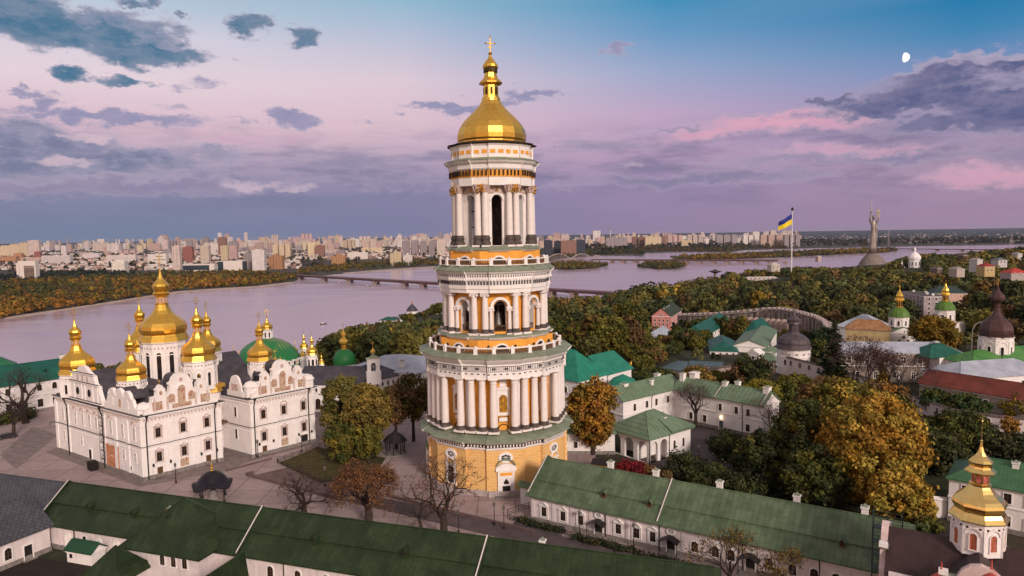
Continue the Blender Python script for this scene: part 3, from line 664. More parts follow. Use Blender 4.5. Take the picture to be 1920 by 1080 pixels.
    for k in range(8):
        c, s = dirk(k)
        link('archivolt', ame, root, (c * 9.9, s * 9.9, 0), k * pi / 4); link('railing', rme, root, (c * 9.9, s * 9.9, 0), k * pi / 4)
        for off in (-6.0, 6.0):
            a = -pi / 2 + (k + .5) * pi / 4 + radians(off); link('column', cme3, root, (11.35 * cos(a), 11.35 * sin(a), 33.35), -pi / 2 + (k + .5) * pi / 4 + pi / 2)
        for t in (-1.95, 1.95):
            link('column', cm3s, root, (c * 10.5 - s * t, s * 10.5 + c * t, 33.2), k * pi / 4)
    b = MB(); b.lathe([(3.6, 33), (3.6, 42)], 10, mi=0); b.build('stair_core', mat('core_brown', (.055, .035, .03), .9, var=.3), root)
    b = MB(); oct_ring([(32.95, 9.8), (33.05, 9.8)], b, 0, True, True); oct_ring([(42.0, 9.8), (42.3, 9.8)], b, 0, True, True); b.build('floor', DARK, root)
    bell = MB(); bell.lathe([(1.15, 34.6), (1.0, 35.0), (.75, 36.0), (.6, 36.9), (.35, 37.3), (.02, 37.4)], 14, sm=True); bell.tube((0, 0, 37.3), (0, 0, 39.0), .12); bell.box(-2, 2, -.15, .15, 38.8, 39.1); bme = bell.mesh('bell', mat('bell_bronze', (.16, .14, .13), .5, metal=.6))
    for k in range(8): c, s = dirk(k); link('bell', bme, root, (c * 6.6, s * 6.6, 0), k * pi / 4)
    b = MB(); oloft(b, [(41.75, 10.2), (41.8, 12.1), (42.6, 12.15), (42.65, 12.35), (43.5, 12.35)], radians(11), .35, 0, c0=True)
    oloft(b, [(43.5, 12.3), (44.3, 12.3)], radians(11), .35, 0)
    for i, (x, y, a) in enumerate(around(12.3, radians(11), .35, .62)): rot_box(b, x, y, a, .32, -.05, .2, 43.55, 44.35, 1); rot_box(b, x, y, a, .26, -.05, .5, 44.5, 44.8, 0)
    for i, (x, y, a) in enumerate(around(12.55, radians(11), .35, .5)): rot_box(b, x, y, a, .24, -.05, .06, 45.15, 45.6, 1)
    oloft(b, [(44.3, 12.5), (45.0, 12.55), (45.7, 12.6), (45.9, 13.0), (46.4, 13.35)], radians(11), .35, 0)
    b.build('entablature', [TRIM, mat('frieze_line', (.09, .08, .095), .8)], root)
    b = MB(); oloft(b, [(46.35, 13.45), (46.5, 13.45), (47.5, 11.9), (47.55, 8)], radians(11), .35, 0); b.build('ledge_roof', SAGE, root)
    balustrade(11.9, 47.5, 1.45, 20)
    b = MB(); oct_ring([(47.4, 9.75), (50.5, 9.75)], b); b.build('wall', ORANGE, root)
    for k in range(8): c, s = dirk(k); link('lunette_window', lme, root, (c * 9.75, s * 9.75, 18.2 * 1.0), k * pi / 4)
    b = MB(); oloft(b, [(50.3, 9.9), (50.6, 10.3), (50.75, 10.4)], radians(12), .25, 0); oloft(b, [(50.72, 10.5), (50.8, 10.5), (51.5, 9.3), (51.55, 5)], radians(12), .25, 1); b.build('cornice', [TRIM, SAGE], root)
    # ---- top tier
    arcade(7.5, 51.5, 64.3, 1.15, 51.6, 61.2, 1.4, [WHITE, WHITE])
    cme4 = column_mesh('t4', .70, 12.7, 'tall').mesh('column', [COLW, PLINTHD, ORNAM])
    gold = MB()
    rr = random.Random(3)
    for i in range(26):
        a = rr.uniform(-1, 1); gold.lathe([(.01, -.25), (rr.uniform(.15, .33), 0), (.01, .28)], 6, (a * .9, -rr.uniform(.1, .7)), mi=0)
        q = gold.v[-18:]; dz = rr.uniform(62.7, 64.3); gold.v[-18:] = [(x, y, z + dz) for x, y, z in q]
    gme = gold.mesh('gilded_capital', GOLD)
    orn = MB(); orn.box(-1.9, 1.9, -.12, .05, 62.6, 64.2, 0); orn.lathe([(.01, 63.0), (.32, 63.3), (.01, 63.7)], 8, (0, -.2), mi=1); arcband(orn, 0, 61.2, 1.2, 1.55, -.25, .05, mi=2); orme = orn.mesh('stucco_panel', [ORNAM, GOLD, TRIM])
    for k in range(8):
        c, s = dirk(k); a0 = -pi / 2 + (k + .5) * pi / 4
        for off in (-5.6, 5.6): a = a0 + radians(off); link('column', cme4, root, (8.75 * cos(a), 8.75 * sin(a), 51.75), a0 + pi / 2)
        link('gilded_capital', gme, root, (9.1 * cos(a0), 9.1 * sin(a0), 0), a0 + pi / 2)
        link('stucco_panel', orme, root, (7.5 * c, 7.5 * s, 0), k * pi / 4)
    b = MB(); b.lathe([(2.4, 51.5), (2.4, 64)], 8); b.build('stair_core', MATS['core_brown'], root)
    b = MB(); oct_ring([(51.45, 7.4), (51.55, 7.4)], b, 0, True, True); oct_ring([(63.6, 7.3), (64.2, 7.3)], b, 0, True, True)
    for z in (55.5, 59.0): b.box(-6, 6, -.2, .2, z, z + .25); b.box(-.2, .2, -6, 6, z, z + .25)
    b.build('floor', DARK, root)
    b = MB(); oloft(b, [(64.2, 7.6), (64.25, 9.15), (65.9, 9.2), (66.0, 9.3)], radians(11), .3, 0, c0=True)
    oloft(b, [(66.0, 9.15), (67.5, 9.15)], radians(11), .3, 1)
    for x, y, a in around(9.15, radians(11), .3, .85): rot_box(b, x, y, a, .26, -.05, .40, 66.35, 67.45, 2)
    oloft(b, [(67.5, 9.25), (67.8, 9.5), (68.6, 9.6), (69.0, 10.1), (69.5, 10.45)], radians(11), .3, 0)
    oloft(b, [(69.48, 10.55), (69.65, 10.5), (70.1, 9.0)], radians(11), .3, 3)
    oloft(b, [(70.0, 8.95), (72.5, 8.95), (72.9, 9.3)], radians(11), .3, 0)
    for x, y, a in around(8.95, radians(11), .3, 1.6): rot_box(b, x, y, a, 1.15, -.05, .05, 70.9, 71.7, 1)
    oloft(b, [(72.9, 9.35), (73.15, 9.75), (73.3, 9.75), (73.8, 7.6)], radians(11), .3, 2, c1=True)
    b.build('entablature', [TRIM, ORANGE, mat('umber_bracket', (.05, .03, .02), .8), SAGE], root)
    # ---- gilded dome
    b = MB(); b.lathe([(7.4, 73.6), (7.4, 74.1), (7.62, 74.5), (7.68, 75.5), (7.35, 76.8), (6.65, 78.0), (5.6, 79.2), (4.45, 80.3), (3.45, 81.3), (2.65, 82.2), (2.1, 83.1), (1.98, 83.8)], 16, (0, 0), pi / 16, 0)
    dome = b.build('dome', GOLD, root)
    b = MB(); b.lathe([(1.95, 83.7), (1.95, 84.0), (1.65, 84.1), (1.65, 86.5), (2.65, 86.9), (2.65, 87.1)], 8, (0, 0), pi / 8, 0); b.lathe([(2.7, 87.0), (2.1, 87.6), (1.55, 88.2), (1.35, 89.3)], 8, (0, 0), pi / 8, 0)
    b.lathe([(1.4, 89.2), (1.55, 89.3), (1.55, 90.1), (1.5, 90.2)], 12, mi=1); b.lathe([(1.55, 90.1), (1.75, 90.4), (1.6, 91.0), (1.0, 91.8), (.5, 92.4), (.22, 93.2)], 12, mi=0)
    for k in range(8):
        a = k * pi / 4; c, s = cos(a), sin(a); rot_box(b, 1.55 * c, 1.55 * s, a + pi / 2, .5, -.02, .08, 84.5, 86.0, 1)
    link('lantern', b.mesh('lantern', [GOLD, mat('dark_bronze', (.06, .035, .012), .5, metal=.5)]), dome)
    cm = MB(); cm.lathe([(.01, 92.9), (.5, 93.4), (.01, 93.9)], 10); 
    cm.tube((0, 0, 93.8), (0, 0, 97.0), .13, n=6)
    for z, w in ((95.6, 1.0), (94.7, .5)): cm.tube((-w, 0, z), (w, 0, z), .12, n=6)
    for x, z in ((-1, 95.6), (1, 95.6), (0, 97)): cm.lathe([(.01, z - .22), (.24, z), (.01, z + .22)], 6, (x, 0))
    link('cross', cm.mesh('cross', GOLD), dome)
build_tower()

# ------------------------------------------------------------------ long halls and houses
def roof_mesh(L, W, ze, zr, kind, o, thick=0.22, brk=None, hipl=None):
    """gable or hip roof in the frame of the hall; brk=(share of the slope, drop) puts a step line in the slope"""
    b = MB(); hw = W / 2
    if kind == 'gable': xs = (-0.15, L + 0.15)
    k = (zr - ze) / hw; e = ze - o * k * 0.55
    A = [(-o, -o, e), (L + o, -o, e), (L + o, W + o, e), (-o, W + o, e)]
    if kind == 'gable':
        for s in (0, 1):
            y0, y1 = (-o, hw) if s == 0 else (W + o, hw)
            if brk:
                f, dz = brk; ym = y0 + (y1 - y0) * f; zm = e + (zr - e) * f
                b.slab([(-o, y0, e), (L + o, y0, e), (L + o, ym, zm - dz), (-o, ym, zm - dz)][::1 if s == 0 else -1], thick)
                b.slab([(-o, ym - (y1 - y0) * .015, zm + .02), (L + o, ym - (y1 - y0) * .015, zm + .02), (L + o, y1, zr), (-o, y1, zr)][::1 if s == 0 else -1], thick)
            else:
                b.slab([(-o, y0, e), (L + o, y0, e), (L + o, y1, zr), (-o, y1, zr)][::1 if s == 0 else -1], thick)
    else:
        h = hw if hipl is None else hipl
        if L < W:
            h = L / 2; r0, r1 = (L / 2, h, zr), (L / 2, W - h, zr)
            b.slab([A[0], A[1], r0], thick); b.slab([A[1], A[2], r1, r0], thick); b.slab([A[2], A[3], r1], thick); b.slab([A[3], A[0], r0, r1], thick)
            b.tube(r0, r1, .14, n=6, sm=False); return b
        r0, r1 = (h, hw, zr), (L - h, hw, zr)
        b.slab([A[0], A[1], r1, r0], thick); b.slab([A[2], A[3], r0, r1], thick)
        b.slab([A[1], A[2], r1], thick); b.slab([A[3], A[0], r0], thick)
        for a_, r_ in ((A[0], r0), (A[1], r1), (A[2], r1), (A[3], r0)): b.tube(a_, r_, .12, n=6, sm=False)
    b.tube((0 if kind == 'gable' else (hw if hipl is None else hipl), hw, zr), (L - (0 if kind == 'gable' else (hw if hipl is None else hipl)), hw, zr), .14, n=6, sm=False)
    return b
def hall(name, label, cat, p0, p1, W, ze, zr, wall=WHITE, roof=GREENR, kind='gable', o=0.7, zg=0.0, brk=None, group=None, plinth=STONE, string=None, hipl=None, back=False):
    """p0, p1: ground plan ends of the long wall facing the viewer; the building runs W back from it"""
    p0 = np.array(p0[:2], float); p1 = np.array(p1[:2], float); d = p1 - p0; L = float(np.hypot(*d)); rz = atan2(d[1], d[0])
    t = thing(name, label, cat, (p0[0], p0[1], zg), rz, group)
    b = MB(); b.box(0, L, 0, W, -4.0, ze - 0.15, 0)
    if kind == 'gable':
        for x0, x1 in ((0.002, .4), (L - .4, L - .002)):
            b.loft([[(x0, 0.02, ze - .16), (x0, W - .02, ze - .16), (x0, W / 2, zr - .3)], [(x1, 0.02, ze - .16), (x1, W - .02, ze - .16), (x1, W / 2, zr - .3)]], 0, True, True)
    b.build('wall', wall, t)
    c = MB()
    for z0, z1, pr in ((ze - .75, ze - .45, .12), (ze - .45, ze - .2, .3)):
        c.box(-pr, L + pr, -pr, 0.0, z0, z1); c.box(-pr, L + pr, W, W + pr, z0, z1); c.box(-pr, -.001, 0.002, W - .002, z0, z1); c.box(L + .001, L + pr, 0.002, W - .002, z0, z1)
    if string:
        c.box(-.15, L + .15, -.15, 0, string, string + .25); c.box(-.15, -.001, 0.002, W - .002, string, string + .25); c.box(L + .001, L + .15, 0.002, W - .002, string, string + .25)
    c.build('cornice', TRIM if wall not in (FORT,) else FORT, t)
    if plinth:
        c = MB(); c.box(-.12, L + .12, -.12, 0, -3.5, .8); c.box(-.12, -.001, 0.002, W - .002, -3.5, .8); c.box(L + .001, L + .12, 0.002, W - .002, -3.5, .8); c.build('plinth', plinth, t)
    roof_mesh(L, W, ze, zr, kind, o, brk=brk, hipl=hipl).build('roof', roof, t)
    t['_L'] = L; t['_W'] = W
    return t
def side(t, s, u, z):                               # a point and heading on one wall of a hall
    L, W = t['_L'], t['_W']
    return {'f': ((u, 0, z), 0.0), 'r': ((L, u, z), pi / 2), 'l': ((0, W - u, z), -pi / 2), 'b': ((L - u, W, z), pi)}[s]
def wins(t, s, us, z, w, h, style='rect', name='window', mats=None, key=''):
    me = win_mesh(w, h, style, mats, key); out = []
    for u in us:
        p, r = side(t, s, u, z); out.append(put_win(t, me, p, r, name))
    return out
def spaced(a, b, n): return [a + (b - a) * (i + .5) / n for i in range(n)]
def chimney(t, x, y, z, w=1.1, h=1.6, m=None, d=None, cap=TRIM):
    b = MB(); d = d or w; b.box(-w / 2, w / 2, -d / 2, d / 2, -1.2, h, 0); b.box(-w / 2 - .12, w / 2 + .12, -d / 2 - .12, d / 2 + .12, h - .25, h, 1)
    b.loft([[(-w / 2, -d / 2, h), (w / 2, -d / 2, h), (w / 2, d / 2, h), (-w / 2, d / 2, h)], [(-.05, -.05, h + .45), (.05, -.05, h + .45), (.05, .05, h + .45), (-.05, .05, h + .45)]], 2, True, True)
    return b.build('chimney', [m or WHITE, cap, SAGE], t, (x, y, z))
def dormer(t, x, y, z, s=1.0, roof=GREENR, wall=BROWN):
    b = MB(); b.box(-.45 * s, .45 * s, -.7 * s, 1.2 * s, -.6 * s, .65 * s, 0); b.box(-.3 * s, .3 * s, -.74 * s, -.7 * s, -.1 * s, .5 * s, 2)
    for q in (-1, 1): b.slab([(q * .65 * s, -.95 * s, .5 * s), (q * .65 * s, 1.6 * s, .5 * s), (0, 1.6 * s, 1.1 * s), (0, -.95 * s, 1.1 * s)][::-1 if q > 0 else 1], .08, 1)
    return b.build('dormer', [wall, roof, DARK], t, (x, y, z))
def pipes(t, us, ze, s='f'):
    for u in us:
        p, r = side(t, s, u, 0); b = MB(); b.path([(0, -.55, ze - .15), (0, -.45, ze - .5), (0, -.12, ze - 1.0), (0, -.12, .1)], .09, 6); link('drainpipe', b.mesh('drainpipe', IRON), t, p, r)
def parapet(t, x, W, ze, zr, th=.6, up=.7, o=.6, m=None, capm=PINKW, step=False):
    m = m or [c for c in t.children if c.name.startswith('roof')][0].data.materials[0]
    th *= .7; up *= .55; th *= .8
    """raised firewall across the roof at x"""
    b = MB(); hw = W / 2; k = (zr - ze) / hw
    P = [(-o, ze - o * k * .55), (-o, ze - o * k * .55 + up), (hw, zr + up), (W + o, ze - o * k * .55 + up), (W + o, ze - o * k * .55), (hw, zr - .2)]
    b.loft([[(x, y, z) for y, z in P], [(x + th, y, z) for y, z in P]], 0, True, True)
    for s in (0, 1):
        A = [P[1], P[2]] if s == 0 else [P[2], P[3]]
        b.loft([[(x - .06, A[0][0], A[0][1] - .15), (x + .12, A[0][0], A[0][1] - .15), (x + .12, A[0][0], A[0][1] + .06), (x - .06, A[0][0], A[0][1] + .06)],
                [(x - .06, A[1][0], A[1][1] - .15), (x + .12, A[1][0], A[1][1] - .15), (x + .12, A[1][0], A[1][1] + .06), (x - .06, A[1][0], A[1][1] + .06)]], 1, True, True)
    return b.build('parapet', [m, capm], t)

# ------------------------------------------------------------------ onion domes on drums
ONION = [(1.07, 0), (1.06, .03), (.95, .25), (.93, .30), (.985, .40), (1.0, .52), (.985, .66), (.90, .82), (.76, .95), (.60, 1.08), (.46, 1.20), (.355, 1.36), (.29, 1.52), (.265, 1.64)]
def onion(parent, R, z, n, gold=GOLD, ph=0.0, lantern=True, xh=None, skirt=True):
    pr = ONION if skirt else [(.95, .1)] + ONION[3:]
    b = MB(); b.lathe([(r * R, z + h * R) for r, h in pr], n, (0, 0), ph, 0, True)
    if lantern:
        b.lathe([(r * R, z + h * R) for r, h in [(.28, 1.62), (.28, 1.66), (.235, 1.67), (.235, 1.96), (.33, 2.05), (.36, 2.13), (.29, 2.20), (.30, 2.27), (.345, 2.36), (.355, 2.45), (.32, 2.54), (.22, 2.66), (.13, 2.79), (.07, 2.95), (.03, 3.15)]], n, (0, 0), ph, 0)
        for k in range(n):
            a = ph + 2 * pi * (k + .5) / n; rot_box(b, .222 * R * cos(a), .222 * R * sin(a), a + pi / 2, .07 * R, -.01, .02 * R, z + 1.69 * R, z + 1.94 * R, 1)
        top = 3.12
    else: top = 1.66; b.lathe([(r * R, z + h * R) for r, h in [(.265, 1.63), (.12, 1.85), (.03, 2.1)]], n, (0, 0), ph, 0); top = 2.05
    d = link('dome', b.mesh('dome', [gold, ORNAM]), parent)
    link('cross', cross_mesh(xh or R * .8, gold, key=gold.name), d, (0, 0, z + top * R))
    return d
def drum(parent, r, z0, z1, n, wh=None, ww=None, m=WHITE, ph=0.0, wmats=None):
    b = MB(); b.lathe([(r, z0), (r, z1 - .1 * r), (r * 1.05, z1 - .05 * r), (r * 1.05, z1 + .02)], n, (0, 0), ph, 0)
    for k in range(n):
        a = ph + 2 * pi * (k + .5) / n; ra = r * cos(pi / n)
        q = MB(); w = r * math.tan(pi / n) * 1.9
        arcband(q, 0, z0 + (z1 - z0) * .62, w * .36, w * .44, -.16, .03, n=8)
        for i in range(3): q.box(-w * .3 + i * w * .3 - .12, -w * .3 + i * w * .3 + .12, -.07, .02, z1 - .3 * r, z1 - .3 * r + .24, 1)
        q.box(-w / 2 - .05, -w / 2 + .2, -.12, .05, z0, z1 - .3 * r)
        M = Matrix.Translation((ra * cos(a), ra * sin(a), 0)) @ Matrix.Rotation(a + pi / 2, 4, 'Z')
        o = len(b.v); b.add([tuple(M @ Vector(p)) for p in q.v], q.f, 0); b.m[-len(q.m):] = q.m
    d = link('drum', b.mesh('drum', [m, IRON]), parent)
    if wh:
        me = win_mesh(ww, wh, 'archslit', wmats, 'd' if wmats is None else wmats[0].name)
        for k in range(n):
            a = ph + 2 * pi * (k + .5) / n; ra = r * cos(pi / n) + .01
            link('window', me, d, (ra * cos(a), ra * sin(a), z0 + (z1 - z0) * .16), a + pi / 2)
    return d

# ------------------------------------------------------------------ the white cathedral with many gilded domes
def build_cathedral():
    A = (-83.2, 149.4); rz = radians(47)
    t = thing('cathedral', 'large white baroque cathedral with seven gilded onion domes, left of the bell tower', 'cathedral', (A[0], A[1], 0), rz)
    ZC = 14.9
    b = MB(); b.box(0, 18.7, 0, 42, -2, ZC - .6); b.box(18.7, 24, 8, 42, -2, ZC - .6 + 1.2); b.box(24, 42.3, -3.6, 42, -2, ZC - .6)
    b.lathe([(2.9, -1), (2.9, 15.6), (3.1, 16.2)], 12, (20.6, 8.2), 0); b.build('wall', WHITE, t)
    b = MB()
    def girdle(z0, z1, pr, mi=0):
        b.box(-pr, 18.7 + pr, -pr, 0, z0, z1, mi); b.box(-pr, -.001, .002, 42, z0, z1, mi); b.box(18.701, 18.7 + pr, .002, 8, z0, z1, mi)
        b.box(24 - pr, 42.3 + pr, -3.6 - pr, -3.6, z0, z1, mi); b.box(24 - pr, 23.999, -3.598, 8, z0, z1, mi); b.box(42.301, 42.3 + pr, -3.598, 42, z0, z1, mi)
    girdle(13.2, 13.45, .15); girdle(14.0, 14.3, .3); girdle(14.3, 14.65, .6); girdle(14.652, 14.78, .75, 1)
    girdle(7.35, 7.6, .22); girdle(7.602, 7.70, .3, 1); girdle(6.5, 6.7, .12)
    for u in [i * .85 + .4 for i in range(22)]: b.box(u, u + .4, -.3, 0, 13.45, 13.8, 2)
    for u in [24.2 + i * .85 for i in range(21)]: b.box(u, u + .4, -3.9, -3.6, 13.45, 13.8, 2)
    for v in [i * .85 + .4 for i in range(48)]: b.box(-.3, 0, v, v + .4, 13.45, 13.8, 2)
    for u in (0, 5.6, 11.9, 17.5):
        b.box(u, u + 1.2, -.22, 0, .9, 13.2); b.box(u - .1, u + 1.3, -.3, 0, 12.2, 12.5, 0); b.box(u - .1, u + 1.3, -.3, 0, 6.0, 6.3, 0)
    for u in (24, 30.1, 36.0, 41.1):
        b.box(u, u + 1.2, -3.82, -3.6, .9, 13.2); b.box(u - .1, u + 1.3, -3.9, -3.6, 12.2, 12.5, 0); b.box(u - .1, u + 1.3, -3.9, -3.6, 6.0, 6.3, 0)
    for v in (0, 5.5, 10.8, 16.2, 34.4, 40.8): b.box(-.22, 0, v, v + 1.2, .9, 13.2); b.box(-.3, 0, v - .1, v + 1.3, 12.2, 12.5)
    b.build('cornice', [TRIM, SLATE, ORNL], t)
    b = MB(); pr = .2
    b.box(-pr, 18.7 + pr, -pr, 0, -1, .9); b.box(-pr, -.001, .002, 42, -1, .9); b.box(18.701, 18.9, .002, 8, -1, .9); b.box(24 - pr, 42.5, -3.8, -3.6, -1, .9); b.box(23.8, 23.999, -3.598, 8, -1, .9); b.build('plinth', STONE, t)
    # roofs
    def ridge(x0, y0, x1, y1, zr, hw, ze, name='roof'):
        b = MB(); d = np.array((x1 - x0, y1 - y0), float); d /= np.hypot(*d); n = np.array((-d[1], d[0])) * hw
        a, c = np.array((x0, y0)), np.array((x1, y1))
        b.slab([(*(a - n), ze), (*(c - n), ze), (*c, zr), (*a, zr)], .25); b.slab([(*(c + n), ze), (*(a + n), ze), (*a, zr), (*c, zr)], .25)
        for e in (a, c): pass
        return b.build(name, SLATE, t)
    b = MB(); b.box(.3, 18.4, .3, 41.7, ZC - .6, ZC + .1); b.box(18.2, 24.2, 8.3, 41.7, ZC + .62, ZC + .8); b.box(24.3, 42, -3.3, 41.7, ZC - .6, ZC + .1); b.build('roof', SLATE, t)
    ridge(.9, 26, 40, 26, 22.2, 9.5, ZC + .1); ridge(9.3, .9, 9.3, 24, 20.6, 8.2, ZC + .12); ridge(33.2, -2.8, 33.2, 24, 20.6, 8.2, ZC + .14); ridge(12, 26.2, 41, 8.2, 20.5, 6, ZC + .5)
    b = MB(); b.lathe([(3.5, 16.0), (3.3, 16.6), (2.9, 17.5), (2.2, 18.1), (1.2, 18.5), (.1, 18.6)], 9, (20.6, 8.2), 0); b.box(18.6, 25, 7.6, 12.5, 16.5, 17.4); b.build('turret_roof', mat('ochre_gold_sheet', (.62, .36, .08), .45, metal=.5, var=.25, vs_=1.5, bump=.4, bs=1.2), t)
    # south gables
    half = [(8.7, 0), (8.6, 1.1), (7.9, 1.3), (7.3, 1.7), (6.95, 2.6), (6.75, 3.3), (6.9, 3.35), (6.9, 3.65), (5.75, 3.75), (5.6, 5.0), (5.8, 5.05), (5.75, 5.3), (5.35, 5.5), (5.1, 6.0), (4.7, 6.25), (4.3, 6.0), (4.05, 5.5), (3.7, 5.3), (3.6, 4.2), (3.0, 4.0), (2.75, 4.7), (2.6, 5.9), (2.85, 5.95), (2.85, 6.25), (2.2, 6.5), (1.85, 7.4), (1.1, 8.1), (0, 8.4)]
    P = [(-x, z) for x, z in half] + [(x, z) for x, z in half[:-1][::-1]]
    g = MB(); g.extr(P[::-1], 0.0, .8, 0)
    for (xa, za), (xb, zb) in zip(P, P[1:]):
        q = [(xa, za), (xb, zb), (xb, zb + .12), (xa, za + .12)]
        if abs(xb - xa) > .02: g.loft([[(x, -.15, z + .01) for x, z in q], [(x, .95, z + .01) for x, z in q]], 1, True, True)
    g.box(-8.7, 8.7, -.1, 0, .2, .45, 1)
    for x in (-6.4, -3.5, 3.1, 6.0): g.box(x, x + .35, -.2, 0, .45, 3.4, 4)
    g.lathe([(.01, 8.4), (.22, 8.7), (.03, 9.1), (.03, 9.6)], 6, (0, .4), mi=2)
    for s in (-1, 1): g.tube((s * 4.7, .4, 6.2), (s * 4.7, .4, 7.4), .06, n=5, mi=2); g.lathe([(.01, 6.9), (.3, 7.2), (.01, 7.5)], 6, (s * 4.7, .4), mi=2)
    for s in (-1, 1):
        g.tube((s * 4.7, .8, 5.2), (s * 4.7, 4.0, 5.0), .8, n=10, mi=3, sm=False, cap=True)
    g.tube((0, .8, 6.6), (0, 4.5, 6.4), 1.7, n=14, mi=3, sm=False, cap=True)
    gme = g.mesh('gable', [WHITE, TRIM, GOLD, SLATE, ORNL])
    FP = []
    def fpiece(fn): f = MB(); fn(f); FP.append(f.mesh('fresco', [FRESCO, TRIM, ORNAM]))
    fpiece(lambda f: (f.extr([(x, z + 1.6) for x, z in arcpoly(1.7, 4.0)], -.14, .0, 0), arcband(f, 0, 4.75, .85, 1.1, -.24, 0, n=8, mi=1)))
    for s in (-1, 1):
        fpiece(lambda f: f.extr([(s * 2.3 + x, z + 1.9) for x, z in arcpoly(1.4, 2.0)], -.13, 0, 0)); fpiece(lambda f: f.box(s * 5.6 - 1.1, s * 5.6 + 1.1, -.13, 0, .7, 2.6, 0))
        fpiece(lambda f: f.extr([(s * 4.7 + .35 * cos(a * pi / 4), 4.5 + .5 * sin(a * pi / 4)) for a in range(8)], -.12, 0, 0))
    fpiece(lambda f: f.box(-2.2, 2.2, -.16, 0, .55, 1.5, 0)); fpiece(lambda f: f.extr([(.45 * cos(a * pi / 5), 6.9 + .5 * sin(a * pi / 5)) for a in range(10)], -.13, 0, 2))
    for u, v in ((9.35, -.15), (33.15, -3.75)):
        gg = link('gable', gme, t, (u, v, ZC - .12))
        for m_ in FP: link('fresco', m_, gg)
    # west side: parapet with three lunettes, stepped gable
    g = MB(); P = [(-7.6, 0), (-7.5, 1.0), (-6.6, 1.3), (-6.0, 2.2), (-5.6, 3.2), (-4.9, 3.5), (4.9, 3.5), (5.6, 3.2), (6.0, 2.2), (6.6, 1.3), (7.5, 1.0), (7.6, 0)]
    g.extr(P, 0, .7, 0)
    for x in (-3.4, 0, 3.4):
        k = 1.15 if x == 0 else 1.0
        g.extr([(x + 1.45 * k * cos(pi * i / 10), 3.45 + 1.7 * k * sin(pi * i / 10)) for i in range(11)], -.05, .6, 0); arcband(g, x, 3.45, 1.45 * k, 1.62 * k, -.2, .6, mi=1)
        g.loft([[(x + 1.6 * k * cos(pi * i / 10), y, 3.4 + 1.8 * k * sin(pi * i / 10)) for i in range(11)] for y in (.6, 3.4)], 2, True, True)
        g.extr([(x + q, z + 1.0) for q, z in arcpoly(.9, 2.0)], -.1, 0, 3 if x == 0 else 1)
    g.tube((0, .3, 5.3), (0, .3, 6.4), .06, n=5, mi=1)
    link('parapet', g.mesh('parapet', [WHITE, TRIM, SLATE, FRESCO]), t, (-.15, 8.4, ZC - .12), -pi / 2)
    g = MB(); P = [(-8.8, 0), (-8.7, 1.3), (-8.0, 2.6), (-7.6, 3.6), (-7.4, 4.6), (-6.6, 4.7), (-5.9, 5.2), (-5.6, 6.2), (-5.3, 6.9), (-4.2, 7.1), (-2.6, 7.9), (-1.4, 8.7), (0, 9.0)]; P = P + [(-x, z) for x, z in P[:-1][::-1]]
    g.extr(P[::-1], 0, .9, 0)
    for z, w in ((4.6, 7.9), (6.95, 5.9), (.2, 8.8)): g.box(-w, w, -.35, 0, z, z + .3, 1); g.box(-w, w, -.4, 0, z + .3, z + .4, 2)
    for x in (-7.2, -4.9, -1.0, .6, 4.5, 6.8): g.box(x, x + .4, -.15, 0, .5, 4.6, 1)
    for x in (-2.9, 2.9): g.extr([(x + .7 * cos(a * pi / 6), 2.5 + .95 * sin(a * pi / 6)) for a in range(12)], -.12, 0, 3)
    for x in (-2.4, 0, 2.4): g.extr([(x + q, z + 5.2) for q, z in arcpoly(.7, 1.4)], -.1, 0, 4)
    link('gable', g.mesh('gable', [WHITE, TRIM, SLATE, DARK, ORNAM]), t, (-.1, 25.8, ZC - .12), -pi / 2)
    g = MB(); g.box(-3.4, 3.4, 0, .5, 0, 1.3); g.extr([(-2.6, 1.3), (-2.2, 3.4), (2.2, 3.4), (2.6, 1.3)][::-1], 0, .5, 0); g.extr([(1.9 * cos(pi * i / 10), 3.4 + 1.9 * sin(pi * i / 10)) for i in range(11)], 0, .5, 0)
    g.loft([[(2.0 * cos(pi * i / 10), y, 3.35 + 2.0 * sin(pi * i / 10)) for i in range(11)] for y in (.5, 3.2)], 1, True, True); g.box(-1.3, 1.3, -.1, 0, 1.5, 3.1, 2)
    link('parapet', g.mesh('parapet', [WHITE, SLATE, ORNAM]), t, (24.1, 2.2, ZC - .12), -pi / 2)
    g = MB(); g.lathe([(1.6, 0), (1.6, 2.4), (1.9, 2.6), (1.2, 3.6), (.1, 4.0)], 8, (0, 0), pi / 8); link('corner_turret', g.mesh('corner_turret', WHITE), t, (25.6, -2.0, ZC))
    link('corner_turret', bpy.data.meshes['corner_turret'], t, (41.3, -2.6, ZC - .6)); link('corner_turret', bpy.data.meshes['corner_turret'], t, (1.6, 1.6, ZC - 1.4))
    # windows
    OM = [ORNL, GLASS, BROWN]; W1 = win_mesh(1.15, 2.1, 'ped', OM, 'o'); W2 = win_mesh(1.15, 2.1, 'aped', OM, 'o'); W3 = win_mesh(1.15, 2.1, 'aped', OM, 'o2')
    for u0, v0 in ((0, 0), (23.9, -3.6)):
        for i, u in enumerate((3.6, 9.35, 15.1)):
            put_win(t, W2 if i == 1 else W1, (u0 + u, v0, 9.3), 0); put_win(t, W1, (u0 + u, v0, 3.7), 0)
        put_win(t, door_mesh(1.3, 2.2), (u0 + 3.6, v0, .2), 0, 'door'); put_win(t, door_mesh(1.3, 2.2) if u0 == 0 else door_mesh(2.0, 2.5, 'dark', DARK), (u0 + 15.1, v0, .2), 0, 'door')
        f = MB(); f.box(-1.0, 1.0, -.1, .02, 1.2, 3.1, 0); f.box(-1.2, 1.2, -.06, .02, 1.0, 3.3, 1); link('fresco', f.mesh('fresco', [FRESCO, TRIM]), t, (u0 + 9.35, v0, 0))
